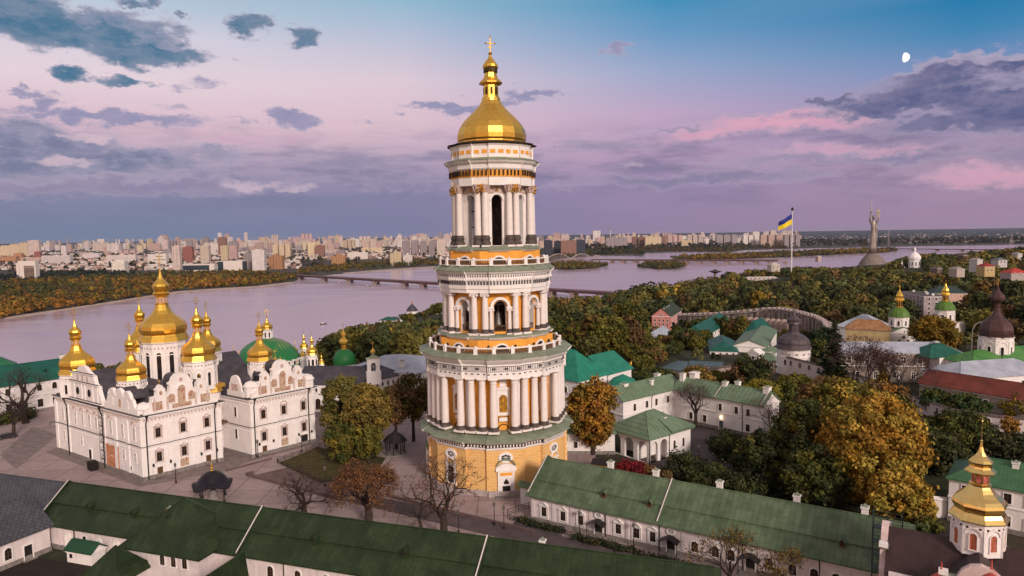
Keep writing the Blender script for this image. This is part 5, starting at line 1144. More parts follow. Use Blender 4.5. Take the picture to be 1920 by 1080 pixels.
# ------------------------------------------------------------------ right side: gate church, walls, other churches
def build_gate_church():
    c = atd(1833, 1020, 84.0); zb = c[2]
    t = thing('gate_church', 'gate church with a pale gilded faceted dome on a white drum, lower right corner', 'church', (c[0], c[1], 0), radians(-32))
    b = MB(); b.box(-9.5, 9.5, -7, 7, -2, zb - 3.2); b.build('wall', PINKW, t)
    b = MB()
    for s in (-1, 1):
        b.slab([(-10, s * 7.8, zb - 4.0), (10, s * 7.8, zb - 4.0), (10, 0, zb + .25), (-10, 0, zb + .25)][::-s], .25)
        b.slab([(s * 5.0, -8.4, zb - 3.6), (s * 5.0, 8.4, zb - 3.6), (0, 8.4, zb + .1), (0, -8.4, zb + .1)][::s], .25)
    b.build('roof', BROWNR, t)
    PN = mat('pink_glazing', (.45, .12, .10), .3, var=.4, vs_=3.0)
    R = 2.95; ph = radians(10)
    drum(t, 2.9, zb - .6, zb + 3.7, 8, 2.0, .85, WHITE, ph, [TRIM, DARK, PN])
    me = win_mesh(.78, 2.1, 'arch', [TRIM, PN, GOLD], 'gate'); dd_ = [o for o in t.children if o.name.startswith('drum')][0]
    for o in list(dd_.children): bpy.data.objects.remove(o)
    for k in range(8):
        a = ph + 2 * pi * (k + .5) / 8; ra = 2.9 * cos(pi / 8) + .01; link('window', me, dd_, (ra * cos(a), ra * sin(a), zb + .2), a + pi / 2)
    b = MB(); z = zb + 3.65
    pr = [(1.13, 0), (1.13, .04), (1.0, .2), (.92, .34), (.93, .40), (.99, .52), (1.03, .62), (1.0, .74), (.88, .88), (.72, 1.0), (.58, 1.14), (.46, 1.30), (.38, 1.42)]
    b.lathe([(r * R, z + h * R) for r, h in pr], 8, (0, 0), ph, 0, True); dm = b.build('dome', GOLD2, t)
    b = MB(); b.lathe([(r * R, z + h * R) for r, h in [(.42, 1.40), (.42, 1.47), (.33, 1.50), (.33, 1.86), (.38, 1.9), (.60, 1.98), (.60, 2.02), (.42, 2.16), (.40, 2.24), (.45, 2.33), (.46, 2.42), (.38, 2.52), (.22, 2.68), (.12, 2.84), (.06, 3.05), (.028, 3.3)]], 8, (0, 0), ph, 0)
    for k in range(8):
        a = ph + 2 * pi * (k + .5) / 8; rot_box(b, .305 * R * cos(a), .305 * R * sin(a), a + pi / 2, .16 * R, -.01, .03, z + 1.55 * R, z + 1.84 * R, 1)
    ln = link('lantern', b.mesh('lantern', [GOLD2, PN]), dm)
    b = MB(); b.lathe([(.001, 0), (.16, .18), (.001, .4)], 8); b.tube((0, 0, .3), (0, 0, 2.6), .05, n=5); b.lathe([(.001, 2.5), (.12, 2.7), (.001, 2.9)], 8); link('finial', b.mesh('finial', GOLD2), ln, (0, 0, z + 3.25 * R))
    # baroque gables left and in front
    for x, y, rz_ in ((-9.9, 0, pi / 2), (0, -8.6, 0)):
        g = MB(); P = [(-5, 0), (-4.9, 1.2), (-4.2, 1.8), (-3.4, 3.2), (-3.5, 3.5), (-2.4, 3.7), (-1.9, 4.8), (-1.1, 5.5), (0, 5.8)]; P = P + [(-q, w) for q, w in P[:-1][::-1]]
        g.extr(P[::-1], 0, .8, 0); g.box(-3.8, 3.8, -.2, 1.0, 3.5, 3.8, 1); g.box(-4.2, -3.2, -.1, .9, 3.8, 4.3, 2); g.box(3.2, 4.2, -.1, .9, 3.8, 4.3, 2); g.extr([(1.2 * cos(a * pi / 6), 2.0 + 1.2 * sin(a * pi / 6)) for a in range(12)], -.08, 0, 3); g.box(-3.0, -1.6, -.08, 0, .6, 2.8, 3); g.box(1.6, 3.0, -.08, 0, .6, 2.8, 3)
        link('gable', g.mesh('gable', [mat('pale_pink_plaster', (.62, .47, .46), .85, var=.12), SAGE, TRIM, FRESCO]), t, (x, y, zb - 5.0), rz_)
    b = MB(); b.lathe([(1.3, 0), (1.3, 1.2), (1.55, 1.4), (1.2, 2.0), (.5, 2.7), (.12, 3.1), (.05, 4.2)], 10)
    ctm = b.mesh('corner_turret', mat('coral_sheet', (.46, .08, .07), .5, var=.2)); link('corner_turret', ctm, t, (1.0, -8.2, zb - 2.5)); link('corner_turret', ctm, t, (-3.9, -8.2, zb - 4.0))
    return t
build_gate_church()
sp = np.array((50.2, 94.0))
scaffold('scaffold', 'dark steel scaffold tower between the light green range and the gate church', (sp[0], sp[1] - 1.0, 0), radians(-32), 3.6, 1.5, 14.0, 2, mat('scaffold_steel', (.055, .085, .08), .5, metal=.4), .06, True)

# house with green roof at the right edge
p0 = np.array((80.0, 122.5)); d = dirv(-40)
RH = hall('prior_house', 'white two-storey house with a green sheet roof behind the gilded gate church dome', 'building', p0, p0 + d * 30, 11, 8.2, 11.4, WHITE, mat('mid_green_sheet_roof', (.045, .13, .06), .5, seam=('x', .6, .25), c2=(.06, .15, .075)), 'hip', .5, string=4.4)
wins(RH, 'f', spaced(1, 29, 9), 5.3, 1.1, 1.8, 'rect'); wins(RH, 'f', spaced(1, 29, 9), 1.2, 1.1, 1.8, 'rect'); chimney(RH, 9.5, 4.5, 10.2, 1.0, 1.5)
# fortress walls
def wall_run(name, label, pts, h, th, m, niches=0, cap=None, zg=None):
    """a wall along points (x, y, ground z)"""
    c = np.array(pts[0][:2]); t = thing(name, label, 'wall', (c[0], c[1], 0)); b = MB(); k = MB()
    for (x0, y0, z0), (x1, y1, z1) in zip(pts, pts[1:]):
        a = np.array((x0, y0)) - c; e = np.array((x1, y1)) - c; d = e - a; L = np.hypot(*d); d /= L; n = np.array((-d[1], d[0])) * th
        b.loft([[(*a, z0 - 4), (*(a + n), z0 - 4), (*(a + n), z0 + h), (*a, z0 + h)], [(*e, z1 - 4), (*(e + n), z1 - 4), (*(e + n), z1 + h), (*e, z1 + h)]], 0, True, True)
        a2, e2 = a - n * .35, e - n * .35; n2 = n * 1.7
        k.loft([[(*a2, z0 + h), (*(a2 + n2), z0 + h), (*(a2 + n2 / 2), z0 + h + .5)], [(*e2, z1 + h), (*(e2 + n2), z1 + h), (*(e2 + n2 / 2), z1 + h + .5)]], 0, True, True)
        if niches:
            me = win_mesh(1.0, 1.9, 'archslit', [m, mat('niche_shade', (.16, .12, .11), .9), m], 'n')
            q = int(L / niches); rz = atan2(d[1], d[0])
            for i in range(q):
                s = (i + .5) / q; pp = a + (e - a) * s; link('niche', me, t, (*pp, z0 + (z1 - z0) * s + h - 2.6), rz)
    b.build('wall', m, t); k.build('coping', cap or mat('dark_coping', (.10, .075, .07), .8, var=.3), t); return t
wall_run('fortress_wall', 'white niched fortress wall running to the right edge below the rust red roof', [(117.6, 210, 0), (118.8, 196, 0), (120.6, 183, 0), (128, 176.5, 0), (142, 168, 0), (165, 156, 0)], 3.9, .9, FORT if 0 else PINKW, 4.2)
wall_run('fortress_wall', 'long weathered wall with a walkway left of the round wall tower', [(50.5, 232, 0), (64, 238, 0), (80, 246, 0), (98.6, 253, 0)], 4.6, 1.2, FORT, 6)
wall_run('fortress_wall', 'pink niched wall descending from the round wall tower to the right', [(101.5, 250.5, 1.5), (108, 242, .5), (114, 232, -.5), (117, 219, -.5), (117.6, 210, 0)], 5.2, 1.0, PINKW, 3.4)
wall_run('garden_wall', 'curved plain white wall between the orange tree and the green roofed house', [(72.5, 126.5, 0), (76.5, 124.6, 0), (80.3, 123.2, 0)], 3.4, .6, WHITE, 0, TRIM)
# round wall tower
c = atd(1487, 702, 256)
t = thing('wall_tower', 'round white fortress tower with a dark onion-topped metal roof', 'tower', (c[0], c[1], 0))
b = MB(); b.lathe([(6.6, -5), (6.3, 2.6), (6.35, 2.9), (6.0, 3.0), (5.9, 6.2), (6.05, 6.3), (6.05, 6.6), (5.9, 6.7), (5.95, 8.9), (6.5, 9.5)], 16, (0, 0)); b.build('wall', WHITE, t)
b = MB(); b.lathe([(6.7, 9.4), (6.2, 10.2), (5.9, 10.8), (5.9, 11.6), (5.4, 12.9), (4.1, 14.0), (2.5, 14.8), (2.1, 15.5)], 12, (0, 0)); rf = b.build('roof', GREYR, t)
b = MB(); b.lathe([(2.0, 15.3), (2.0, 18.6), (2.4, 18.7)], 8, mi=0); b.lathe([(2.6, 18.6), (2.4, 19.2), (2.6, 20.2), (1.7, 21.0), (.7, 21.8), (.3, 23.0), (.1, 24.8)], 10); b.lathe([(.01, 24.5), (.35, 24.9), (.01, 25.3)], 6); link('lantern', b.mesh('lantern', GREYR), rf)
me = win_mesh(.8, 2.0, 'archslit', [WHITE, DARK, DARK], 'wt')
for a in (-100, -60, -140): put_win(t, me, (6.0 * cos(radians(a)), 6.0 * sin(radians(a)), 3.6), radians(a + 90))
me = win_mesh(.5, .5, 'slit')
for a in (-150, -125, -100, -75, -50, -30): put_win(t, me, (5.95 * cos(radians(a)), 5.95 * sin(radians(a)), 7.5), radians(a + 90))
# grey-brown three-storey building with a pale blue roof
G = hall('printing_house', 'long weathered grey-brown building with a pale blue sheet roof behind bare trees', 'building', (114.8, 239.0), (155.5, 233.8), 12, 10.6, 13.3, mat('grey_brown_brick', (.235, .185, .16), .9, var=.2, vs_=.4, extra=stain((.12, .095, .085), scale=(.1, .1, .9), amt=.6)), BLUER, 'hip', .6, string=5.6, hipl=5)
wins(G, 'f', [4, 10, 16.5, 22, 27.5, 33.2, 37.6], 6.6, 1.3, 2.4, 'rect', mats=[TRIM, GLASS, TRIM], key='g'); wins(G, 'f', [7, 13, 20, 25.5, 31.5], 1.4, 1.3, 2.2, 'rect', mats=[TRIM, GLASS, TRIM], key='g'); chimney(G, 34.5, 4, 12.5, 1.3, 1.4, STONE); pipes(G, [36.0, 39.8], 10.6)
def domed(px, py, Y, r, wallh, domeh, dm, label, gold=GOLD, body=None):
    p = atd(px, py, Y); t = thing('domed_church', label, 'church', (p[0], p[1], 0), radians(25)); z = p[2]
    dr = drum(t, r, z, z + wallh, 8, wallh * .5, r * .2)
    b = MB(); zz = z + wallh; b.lathe([(r * 1.08, zz), (r * 1.02, zz + domeh * .25), (r * .92, zz + domeh * .5), (r * .7, zz + domeh * .78), (r * .42, zz + domeh)], 12); b.build('dome', dm, t)
    zz += domeh; b = MB(); k = r * .4
    b.lathe([(k * 1.05, zz - .1), (k * 1.05, zz + .2), (k * .75, zz + .3), (k * .75, zz + k * 1.7), (k * 1.25, zz + k * 1.9), (k * 1.2, zz + k * 2.3), (k * .9, zz + k * 2.6), (k * .95, zz + k * 3.0), (k * .75, zz + k * 3.5), (k * .3, zz + k * 4.2), (k * .06, zz + k * 5)], 8)
    for i in range(8): a = 2 * pi * (i + .5) / 8; rot_box(b, k * .71 * cos(a), k * .71 * sin(a), a + pi / 2, k * .3, 0, .05, zz + .4, zz + k * 1.5, 1)
    ln = b.build('lantern', [gold, DARK], t); link('cross', cross_mesh(r * .5, GOLD, 'dc'), ln, (0, 0, zz + k * 4.9)); return t, z
t, z = domed(1685, 612, 300, 4.1, 4.4, 4.2, LIMED, 'white church with a moss green dome and gilded lantern above a pedimented front')
t.rotation_euler = (0, 0, radians(-8))
b = MB(); b.box(-9, 9, -5.5, 6, -6, z - 2.6); b.extr([(-7, z - 2.6), (7, z - 2.6), (0, z + .3)], -5.8, 5, 0); b.build('wall', WHITE, t)
b = MB()
for s in (-1, 1): b.slab([(s * 7.6, -6.1, z - 2.5), (s * 7.6, 6, z - 2.5), (0, 6, z + .55), (0, -6.1, z + .55)][::s], .2)
b.box(-9.3, -6.5, -5.8, 6.2, z - 2.6, z - 2.3); b.box(6.5, 9.3, -5.8, 6.2, z - 2.6, z - 2.3); b.build('roof', SAGER, t)
me = win_mesh(1.0, 2.6, 'archslit')
for u in (-1.8, 1.8): put_win(t, me, (u, -5.5, z - 7.6))
b = MB(); b.box(-.2, .2, -5.9, -5.8, z - 4.6, z - 3.0); b.box(-.8, .8, -5.9, -5.8, z - 4.0, z - 3.7); b.build('wall_cross', IRON, t)
t, z = domed(1771, 604, 340, 4.4, 6.3, 4.4, LIMED, 'white domed tower with a moss green cap rising behind the big golden tree')
b = MB(); b.box(-7, 7, -6, 6, -10, z + .1); b.build('wall', WHITE, t)
# church with the brown dome
c = atd(1866, 668, 230); z = c[2]
t = thing('domed_church', 'white church with a big brown metal onion dome and bright green roofs at right', 'church', (c[0], c[1], 0), radians(10))
drum(t, 5.0, z - 1.0, z + 7.0, 8, 3.6, .95)
b = MB(); zz = z + 7.0; R = 5.0
b.lathe([(1.03 * R, zz - .1), (1.0 * R, zz + .3), (1.04 * R, zz + 1.3), (1.05 * R, zz + 2.3), (.97 * R, zz + 3.6), (.8 * R, zz + 4.8), (.55 * R, zz + 5.9), (.34 * R, zz + 6.9), (.24 * R, zz + 8.0), (.2 * R, zz + 9.2)], 8, (0, 0), pi / 8); dm = b.build('dome', MAUVER, t)
b = MB(); b.lathe([(.24 * R, zz + 8.9), (.19 * R, zz + 9.3), (.19 * R, zz + 11.2), (.3 * R, zz + 11.6), (.46 * R, zz + 12.4), (.47 * R, zz + 13.2), (.36 * R, zz + 14.2), (.18 * R, zz + 15.2), (.06 * R, zz + 16.3), (.02 * R, zz + 17.2)], 8, (0, 0), pi / 8); ln = link('lantern', b.mesh('lantern', MAUVER), dm); link('cross', cross_mesh(2.8, GOLD, 'bc'), ln, (0, 0, zz + 17))
wing(t, -16, -7.5, 16, 12, 9.3, 12.6, WHITE, BRIGHTG, 'hip', 0, .5, hipl=6); wing(t, -6, -9, 26, 16, 9.0, 13.2, WHITE, BRIGHTG, 'hip', 0, .5, hipl=8)
me = win_mesh(.9, 2.2, 'arch')
for u in (-12, -7.5): put_win(t, me, (u, -7.5, 5.2))
b = MB(); b.box(-18, -8, 4, 14, -3, 10); b.build('wall', WHITE, t); roof_mesh(14, 10, 10, 13.5, 'hip', .4).build('roof', TEALD, t, (-22, 4, 0))
B2 = hall('seminary', 'white building with a wide pale blue hipped roof in front of the brown-domed church', 'building', (137.5, 207.0), (172, 214), 15, 7.6, 11.0, WHITE, BLUER, 'hip', .6)
wins(B2, 'f', spaced(2, 33, 8), 3.6, 1.0, 2.0, 'rect')
RR = hall('rust_roofed_range', 'low range with a rust red sheet roof above the niched wall at the right edge', 'building', np.array((126.5, 209.5)), np.array((150.5, 173.5)), 11, 6.0, 9.4, mat('grey_plaster', (.36, .29, .27), .9, var=.15), REDR, 'gable', .5)
wins(RR, 'f', spaced(16, 43, 6), 2.2, 1.2, 1.8, 'rect'); chimney(RR, 30, 3, 7.5, .7, .8)
# museum-like roofs behind
HB = hall('courtyard_house', 'white house with pale blue and rust roofs behind the dark spruce', 'building', atd(1568, 640, 320), atd(1640, 642, 305), 16, 54 - (612 - 430) / 1280 * 320, 54 - (585 - 430) / 1280 * 330, WHITE, BLUER, 'hip', .5, plinth=None)
HC = hall('ochre_house', 'low yellowish house with an orange-brown sheet roof left of the moss green dome', 'building', atd(1585, 650, 292), atd(1668, 652, 284), 8, 54 - (618 - 430) / 1280 * 290, 54 - (597 - 430) / 1280 * 300, mat('yellow_plaster', (.42, .31, .16), .9, var=.15), mat('orange_brown_roof', (.30, .15, .07), .7, var=.25, seam=('x', .8, .2)), 'hip', .5, plinth=None)
# grey apartment block on the hill
p = atd(1731, 600, 470)
AB = hall('apartment_block', 'weathered five-storey grey apartment block with balconies among the trees at right', 'building', p, p + np.array((15.5, -2.0, 0)), 42, 16.6, 17.4, mat('grey_panel', (.36, .30, .31), .9, var=.2, vs_=.3), mat('block_roof', (.10, .085, .085), .9, var=.3), 'hip', .3, zg=p[2], plinth=None)
bal = MB(); bal.box(-.6, .6, -1.2, 0, 0, 1.0, 0); bal.box(-.5, .5, -.05, .02, 1.0, 2.2, 1); bme = bal.mesh('balcony', [mat('balcony_panel', (.45, .40, .41), .85, var=.2), GLASS])
for k in range(5):
    for v in (4, 9, 15, 21, 27, 33, 38):
        q, r = side(AB, 'l', v, .6 + k * 3.2); link('balcony', bme, AB, q, r)
    wins(AB, 'f', [3.5, 8, 12.5], 1.0 + k * 3.2, 1.4, 1.5, 'slit', key='ab')
for v in (3, 9, 20, 30): chimney(AB, 4 + v % 7, v, 17.0, 1.4, 1.2)
p = atd(1748, 575, 520); hall('pink_flats', 'pink apartment building with a dark green roof just behind the weathered grey block', 'building', p, p + np.array((24, -4, 0)), 14, 54 - (553 - 430) / 1280 * 520, 54 - (541 - 430) / 1280 * 520, mat('pink_plaster', (.55, .36, .30), .85, var=.1), mat('bottle_green_roof', (.03, .05, .05), .6), 'hip', .4, plinth=None)

# ------------------------------------------------------------------ lower monastery behind the wall tower
def cot(name, label, a, b_, Y0, Y1, W, top, rtop, wall, roof, kind='hip', rows=1, n=4, group=None, hipl=None):
    """house given by the two ends of its visible long wall, with wall and roof tops read at the left end"""
    p0 = atd(*a, Y0); p1 = atd(*b_, Y1); zg = min(p0[2], p1[2])
    ze = atd(a[0], top, Y0)[2] - zg; zr = atd(a[0], rtop, Y0 + W / 2)[2] - zg
    t = hall(name, label, 'building', p0, p1, W, ze, zr, wall, roof, kind, .5, zg=zg, plinth=None, group=group, hipl=hipl); t['_ze'] = ze
    L = t['_L']
    for k in range(rows):
        wins(t, 'f', spaced(.5, L - .5, n), .9 + k * (ze - .5) / rows, L / n * .28, (ze - .6) / rows * .5, 'slit', key='c')
    return t
cot('teal_house', 'white house with a deep teal roof and four windows above the long weathered wall', (1331, 681), (1383, 680), 300, 297, 30, 657, 632, WHITE, TEALD, 'hip', 2, 4)
t = cot('gabled_hall', 'white hall with a pale green roof and small gabled front beside the round tower', (1386, 684), (1452, 686), 288, 275, 20, 668, 644, WHITE, SAGER, 'hip', 1, 5)
b = MB(); b.box(-2.6, 2.6, -.5, 4, -1, 6.0); b.extr([(-3.0, 6), (3.0, 6), (0, 7.6)], -.6, 4, 0); b.build('gable', WHITE, t, (t['_L'] * .42, 0, 0)); put_win(t, win_mesh(1.1, 1.5, 'slit'), (t['_L'] * .42, -.5, 3.2))
for u in (.18, .3, .62, .78): chimney(t, t['_L'] * u, 6, t['_ze'] + 1.4, 2.2, 1.2)
cot('teal_house', 'tallest deep teal pyramid roof with a white round dormer, in the lower monastery', (1385, 646), (1425, 650), 345, 338, 24, 634, 596, WHITE, TEALD, 'hip', 1, 3)
cot('teal_house', 'long deep teal-roofed white terrace stepping up to the right behind the grey roofed cottages', (1319, 642), (1371, 618), 405, 480, 14, 632, 611, WHITE, TEALD, 'hip', 2, 9)
cot('green_terrace', 'pale green roofed terrace with a row of white chimneys running to the round tower', (1437, 668), (1456, 640), 300, 350, 14, 650, 634, WHITE, SAGER, 'gable', 1, 5)
PK = cot('pink_house', 'pink three-storey house with a dark green gabled roof and white chimneys by the wood', (1258, 609), (1278, 599), 550, 596, 15.5, 593, 576, mat('rose_plaster', (.56, .22, .20), .85, var=.1), mat('olive_roof', (.035, .05, .03), .7, var=.2), 'gable', 3, 7)
for k in range(2): wins(PK, 'l', spaced(1, 14.5, 4), 1 + k * 3.2, 1.2, 1.7, 'slit', key='c')
wins(PK, 'l', [7.7], 8.0, 1.4, 1.8, 'slit', key='c')
for u in (.08, .3, .5): chimney(PK, PK['_L'] * u, 7, 12.5, 1.8, 2.0)
cot('green_cottage', 'low white cottage with a mid green roof behind the dark thujas', (1289, 606), (1318, 604), 560, 555, 14, 596, 588, WHITE, SAGER, 'hip', 1, 4)
cot('brick_cottage', 'red brick cottage with a sage roof below the curved retaining wall', (1321, 607), (1349, 604), 545, 540, 14, 599, 589, BRICKR, SAGER, 'hip', 1, 4)
t = cot('grey_cottage', 'cream cottage with a pale grey roof among yellowing trees', (1236, 655), (1263, 643), 415, 450, 11, 641, 622, mat('cream_plaster', (.60, .47, .30), .85, var=.1), BLUER, 'hip', 1, 5); wins(t, 'l', [3, 6, 8.5], 2, 1.1, 1.6, 'slit', key='c')
t = cot('grey_cottage', 'small white cottage with a pale grey roof right of the cream one', (1290, 656), (1310, 646), 395, 425, 9, 645, 632, WHITE, BLUER, 'hip', 1, 4); wins(t, 'l', [3, 6], 1.5, 1.1, 1.6, 'slit', key='c')
cot('slate_shed', 'low shed with a blue-grey roof behind the long weathered wall', (1238, 700), (1292, 700), 262, 255, 18, 690, 676, FORT, mat('blue_grey_roof', (.07, .11, .13), .6, var=.2, seam=('x', .7, .2)), 'hip', 0, 1)
cot('slate_shed', 'long narrow blue-grey roof behind the weathered wall, right of the hipped shed', (1294, 694), (1352, 686), 262, 258, 9, 684, 677, FORT, MATS['blue_grey_roof'], 'gable', 0, 1)
gk = atd(1184, 690, 275); t = thing('gilded_kiosk', 'tiny open kiosk under a gilded onion cupola among yellow trees', 'kiosk', (gk[0], gk[1], gk[2] - 5.5))
b = MB()
for k in range(6): a = k * pi / 3; b.tube((1.4 * cos(a), 1.4 * sin(a), -3), (1.4 * cos(a), 1.4 * sin(a), 5.2), .12, n=5)
b.build('post', GOLD, t); b = MB(); b.lathe([(1.9, 5.1), (1.3, 5.8), (1.0, 6.0), (1.2, 6.8), (.8, 7.7), (.2, 8.5), (.05, 10)], 10, mi=0); b.build('cupola', GOLD, t)
# curved retaining wall with rounded buttresses
pts = [(1270, 594, 520), (1300, 593, 505), (1340, 592, 490), (1392, 588, 472), (1440, 583, 458), (1468, 583, 444), (1490, 587, 430), (1530, 598, 400), (1548, 608, 380), (1556, 628, 355), (1559, 650, 330)]
W3 = [atd(*p) for p in pts]
rwt = thing('gallery_wall', 'curved brown covered gallery winding up the slope behind the round tower', 'wall', tuple(W3[0]))
b = MB(); k = MB(); c0 = W3[0]
for a, e in zip(W3, W3[1:]):
    a = a - c0; e = e - c0; dn = (e - a)[:2]; n = np.array((-dn[1], dn[0], 0)) / np.hypot(*dn) * 3.5
    b.loft([[a + (0, 0, -9), a + n + (0, 0, -9), a + n + (0, 0, .4), a + (0, 0, .4)], [e + (0, 0, -9), e + n + (0, 0, -9), e + n + (0, 0, .4), e + (0, 0, .4)]], 0, True, True)
    k.loft([[a - n * .2 + (0, 0, .4), a + n * 1.2 + (0, 0, .4), a + n * .5 + (0, 0, 1.8)], [e - n * .2 + (0, 0, .4), e + n * 1.2 + (0, 0, .4), e + n * .5 + (0, 0, 1.8)]], 0, True, True)
for a, e in zip(W3, W3[1:]):
    a = a - c0; e = e - c0; dn = (e - a)[:2]; L = np.hypot(*dn); nn = np.array((-dn[1], dn[0])) / L
    for i in range(int(L / 4.5)):
        q = a + (e - a) * (i + .5) / max(1, int(L / 4.5)); w2 = nn * -.9; tt_ = dn / L * .8; zt = q[2] - .8 + .9 * ((i * 7) % 3 - 1)
        b.prism([tuple(q[:2] - tt_ + w2), tuple(q[:2] + tt_ + w2), tuple(q[:2] + tt_ - nn * .02), tuple(q[:2] - tt_ - nn * .02)], q[2] - 9, zt)
        k.box(q[0] - 1.6, q[0] + 1.6, q[1] + .6, q[1] + 2.6, q[2] + 1.0, q[2] + 2.3)
def board(T, tc, col):
    s = T.sep(tc); f = T.math('FRACT', T.math('DIVIDE', T.math('ADD', s[0], s[1]), 2.2)); return T.mix(T.math('MULTIPLY', T.math('LESS_THAN', f, .3), .5), col, (.05, .03, .025))
b.build('wall', mat('gallery_brown', (.30, .245, .225), .9, var=.15, extra=board), rwt); k.build('roof', mat('gallery_roof', (.36, .29, .28), .8, var=.2), rwt)
bt = MB(); bt.lathe([(2.6, -12), (3.0, -4), (3.0, 1.0), (2.4, 3.0), (1.2, 4.2), (.05, 4.6)], 10, sm=True); bme = bt.mesh('buttress', mat('buttress_plaster', (.36, .26, .23), .9, var=.2))
for i in range(9):
    p = atd(1396 + i * 10.6, 606 + i * .9, 446 - i * 5) - c0; link('buttress', bme, rwt, p)
# left slope chapel and houses
pc = atd(770, 604, 560); t = thing('hill_chapel', 'small white chapel with a dark tent roof on the wooded river slope', 'chapel', tuple(pc), radians(15))
b = MB(); b.box(-9, 4.5, -5, 5, -6, 5); b.lathe([(4.6, 4), (4.6, 9.5)], 8, (1.5, 0), pi / 8); b.build('wall', WHITE, t); b = MB(); b.lathe([(5.2, 9.4), (3.5, 12), (.4, 15.2)], 8, (1.5, 0), pi / 8, 0); b.slab([(-9.4, -5.4, 4.9), (-3, -5.4, 4.9), (-3, 0, 7), (-9.4, 0, 7)], .2); b.slab([(-3, 5.4, 4.9), (-9.4, 5.4, 4.9), (-9.4, 0, 7), (-3, 0, 7)], .2); rf = b.build('roof', SLATE, t)
b = MB(); b.lathe([(.5, 15), (.4, 16), (.8, 16.6), (.4, 17.4), (.05, 18.4)], 8, (1.5, 0)); link('cupola', b.mesh('cupola', GOLD), rf)
me = win_mesh(1.1, 2.0, 'slit', key='hc')
for a in (-110, -65, -155): put_win(t, me, (1.5 + 4.3 * cos(radians(a)), 4.3 * sin(radians(a)), 5.6), radians(a + 90))
cot('hill_house', 'white house with a teal roof half hidden by trees on the river slope', (712, 606), (738, 604), 520, 518, 9, 600, 594, WHITE, TEALD, 'hip', 1, 3)
cot('hill_house', 'cream house with a pale roof beside the tower on the river slope', (812, 598), (832, 598), 560, 558, 10, 586, 576, MATS['cream_plaster'], BLUER, 'hip', 1, 3)

# ------------------------------------------------------------------ flag, statue, white church and things on the far hill
p = atd(1483.5, 526, 872); t = thing('flagpole', 'very tall white flagpole on the wooded hill', 'flagpole', tuple(p))
b = MB(); hp = atd(1483.5, 394, 872)[2] - p[2]; b.tube((0, 0, -8), (0, 0, hp), .95, .5, 8); b.build('pole', mat('white_metal', (.7, .66, .68), .5), t)
b = MB(); b.lathe([(1.6, 0), (1.6, 3), (.3, 4)], 8); b.build('finial', IRON, t, (0, 0, hp - .5))
fz = atd(1483.5, 401, 872)[2] - p[2]; b = MB(); nx, nz_ = 14, 8; V = []
for j in range(nz_ + 1):
    for i in range(nx + 1):
        u = i / nx; v = j / nz_
        V.append((-.4 - 16.5 * u, 1.6 * sin(u * 7 + v * 1.2) * u, fz - v * 13.2 * (1 - .15 * u) - 10.5 * u ** 1.05 + .5 * sin(u * 9) * u))
F0, F1 = [], []
for j in range(nz_):
    for i in range(nx): (F0 if j < nz_ / 2 else F1).append((j * (nx + 1) + i, (j + 1) * (nx + 1) + i, (j + 1) * (nx + 1) + i + 1, j * (nx + 1) + i + 1))
n0 = len(V); V2 = [(x, y + .12, z) for x, y, z in V]
b.add(V, F0, 0, True); b.add(V, F1, 1, True); b.add(V2, [q[::-1] for q in F0], 0, True); b.add(V2, [q[::-1] for q in F1], 1, True)
tag(b.build('flag', [mat('flag_blue', (.012, .022, .22), .7, var=.05), mat('flag_yellow', (.80, .58, .02), .7, var=.05)], None, tuple(p)), 'blue over yellow flag flying to the left from the tall pole', 'flag')
p = atd(1635.5, 512, 1050); m_ = 1050 / 1280.0
t = thing('monument', 'giant steel statue of a woman raising a sword and shield on a domed concrete base', 'statue', tuple(p))
CONC = mat('statue_concrete', (.20, .165, .155), .9, var=.15, vs_=.1); STL = mat('statue_steel', (.29, .245, .23), .5, metal=.6, var=.2, vs_=.15)
b = MB(); b.lathe([(20, 12), (17.6, 17.5), (14.5, 22), (11, 26), (8.6, 29), (8.0, 30.5)], 24, sm=True); b.lathe([(11, -3), (11, 14)], 12, mi=1)
for k in range(12):
    a = 2 * pi * k / 12 + .1; M = Matrix.Rotation(a, 4, 'Z'); P = [(17, -1.6, 14), (20.5, -1.6, 12), (24.5, -2.4, -3), (20.5, -2.4, -3)]
    b.loft([[tuple(M @ Vector(q)) for q in P], [tuple(M @ Vector((x, -y, z))) for x, y, z in P]], 0, True, True)
b.build('pedestal', [CONC, DARK], t)
b = MB()
def ell(z, rx, ry, cx=0, cy=0, n=20, fold=0.0): return [(cx + (rx + fold * cos(5 * a)) * cos(a), cy + (ry + fold * cos(5 * a)) * sin(a), z) for a in [2 * pi * i / n for i in range(n)]]
b.loft([ell(30, 7.2, 5.8, fold=.6), ell(40, 6.6, 5.3, fold=.6), ell(52, 5.8, 4.8, fold=.5), ell(60, 4.9, 4.2, fold=.3), ell(65, 3.9, 3.4), ell(69, 4.3, 3.4), ell(73, 5.0, 3.4), ell(76.5, 4.9, 3.0), ell(78.5, 3.0, 2.2), ell(80.5, 1.8, 1.7), ell(82, 1.7, 1.7), ell(83.2, 2.3, 2.4), ell(85.2, 2.7, 2.9), ell(87.2, 2.4, 2.6), ell(88.6, 1.2, 1.3)], 0, True, True, True)
b.loft([ell(36, 2.2, 2.6, 5.6, 1), ell(52, 2.4, 2.8, 5.8, 1), ell(68, 2.2, 2.6, 5.6, 1), ell(75, 2.0, 2.2, 5.2, .5)], 0, True, True, True)      # cape
b.tube((-4.6, 0, 76.2), (-8.2, -1.5, 83), 1.9, 1.5, 10); b.tube((-8.2, -1.5, 82.6), (-6.0, -1.6, 92.5), 1.5, 1.1, 10); b.lathe([(.2, 92), (1.5, 93), (1.6, 94.5), (.3, 95.6)], 8, (-6.0, -1.6))
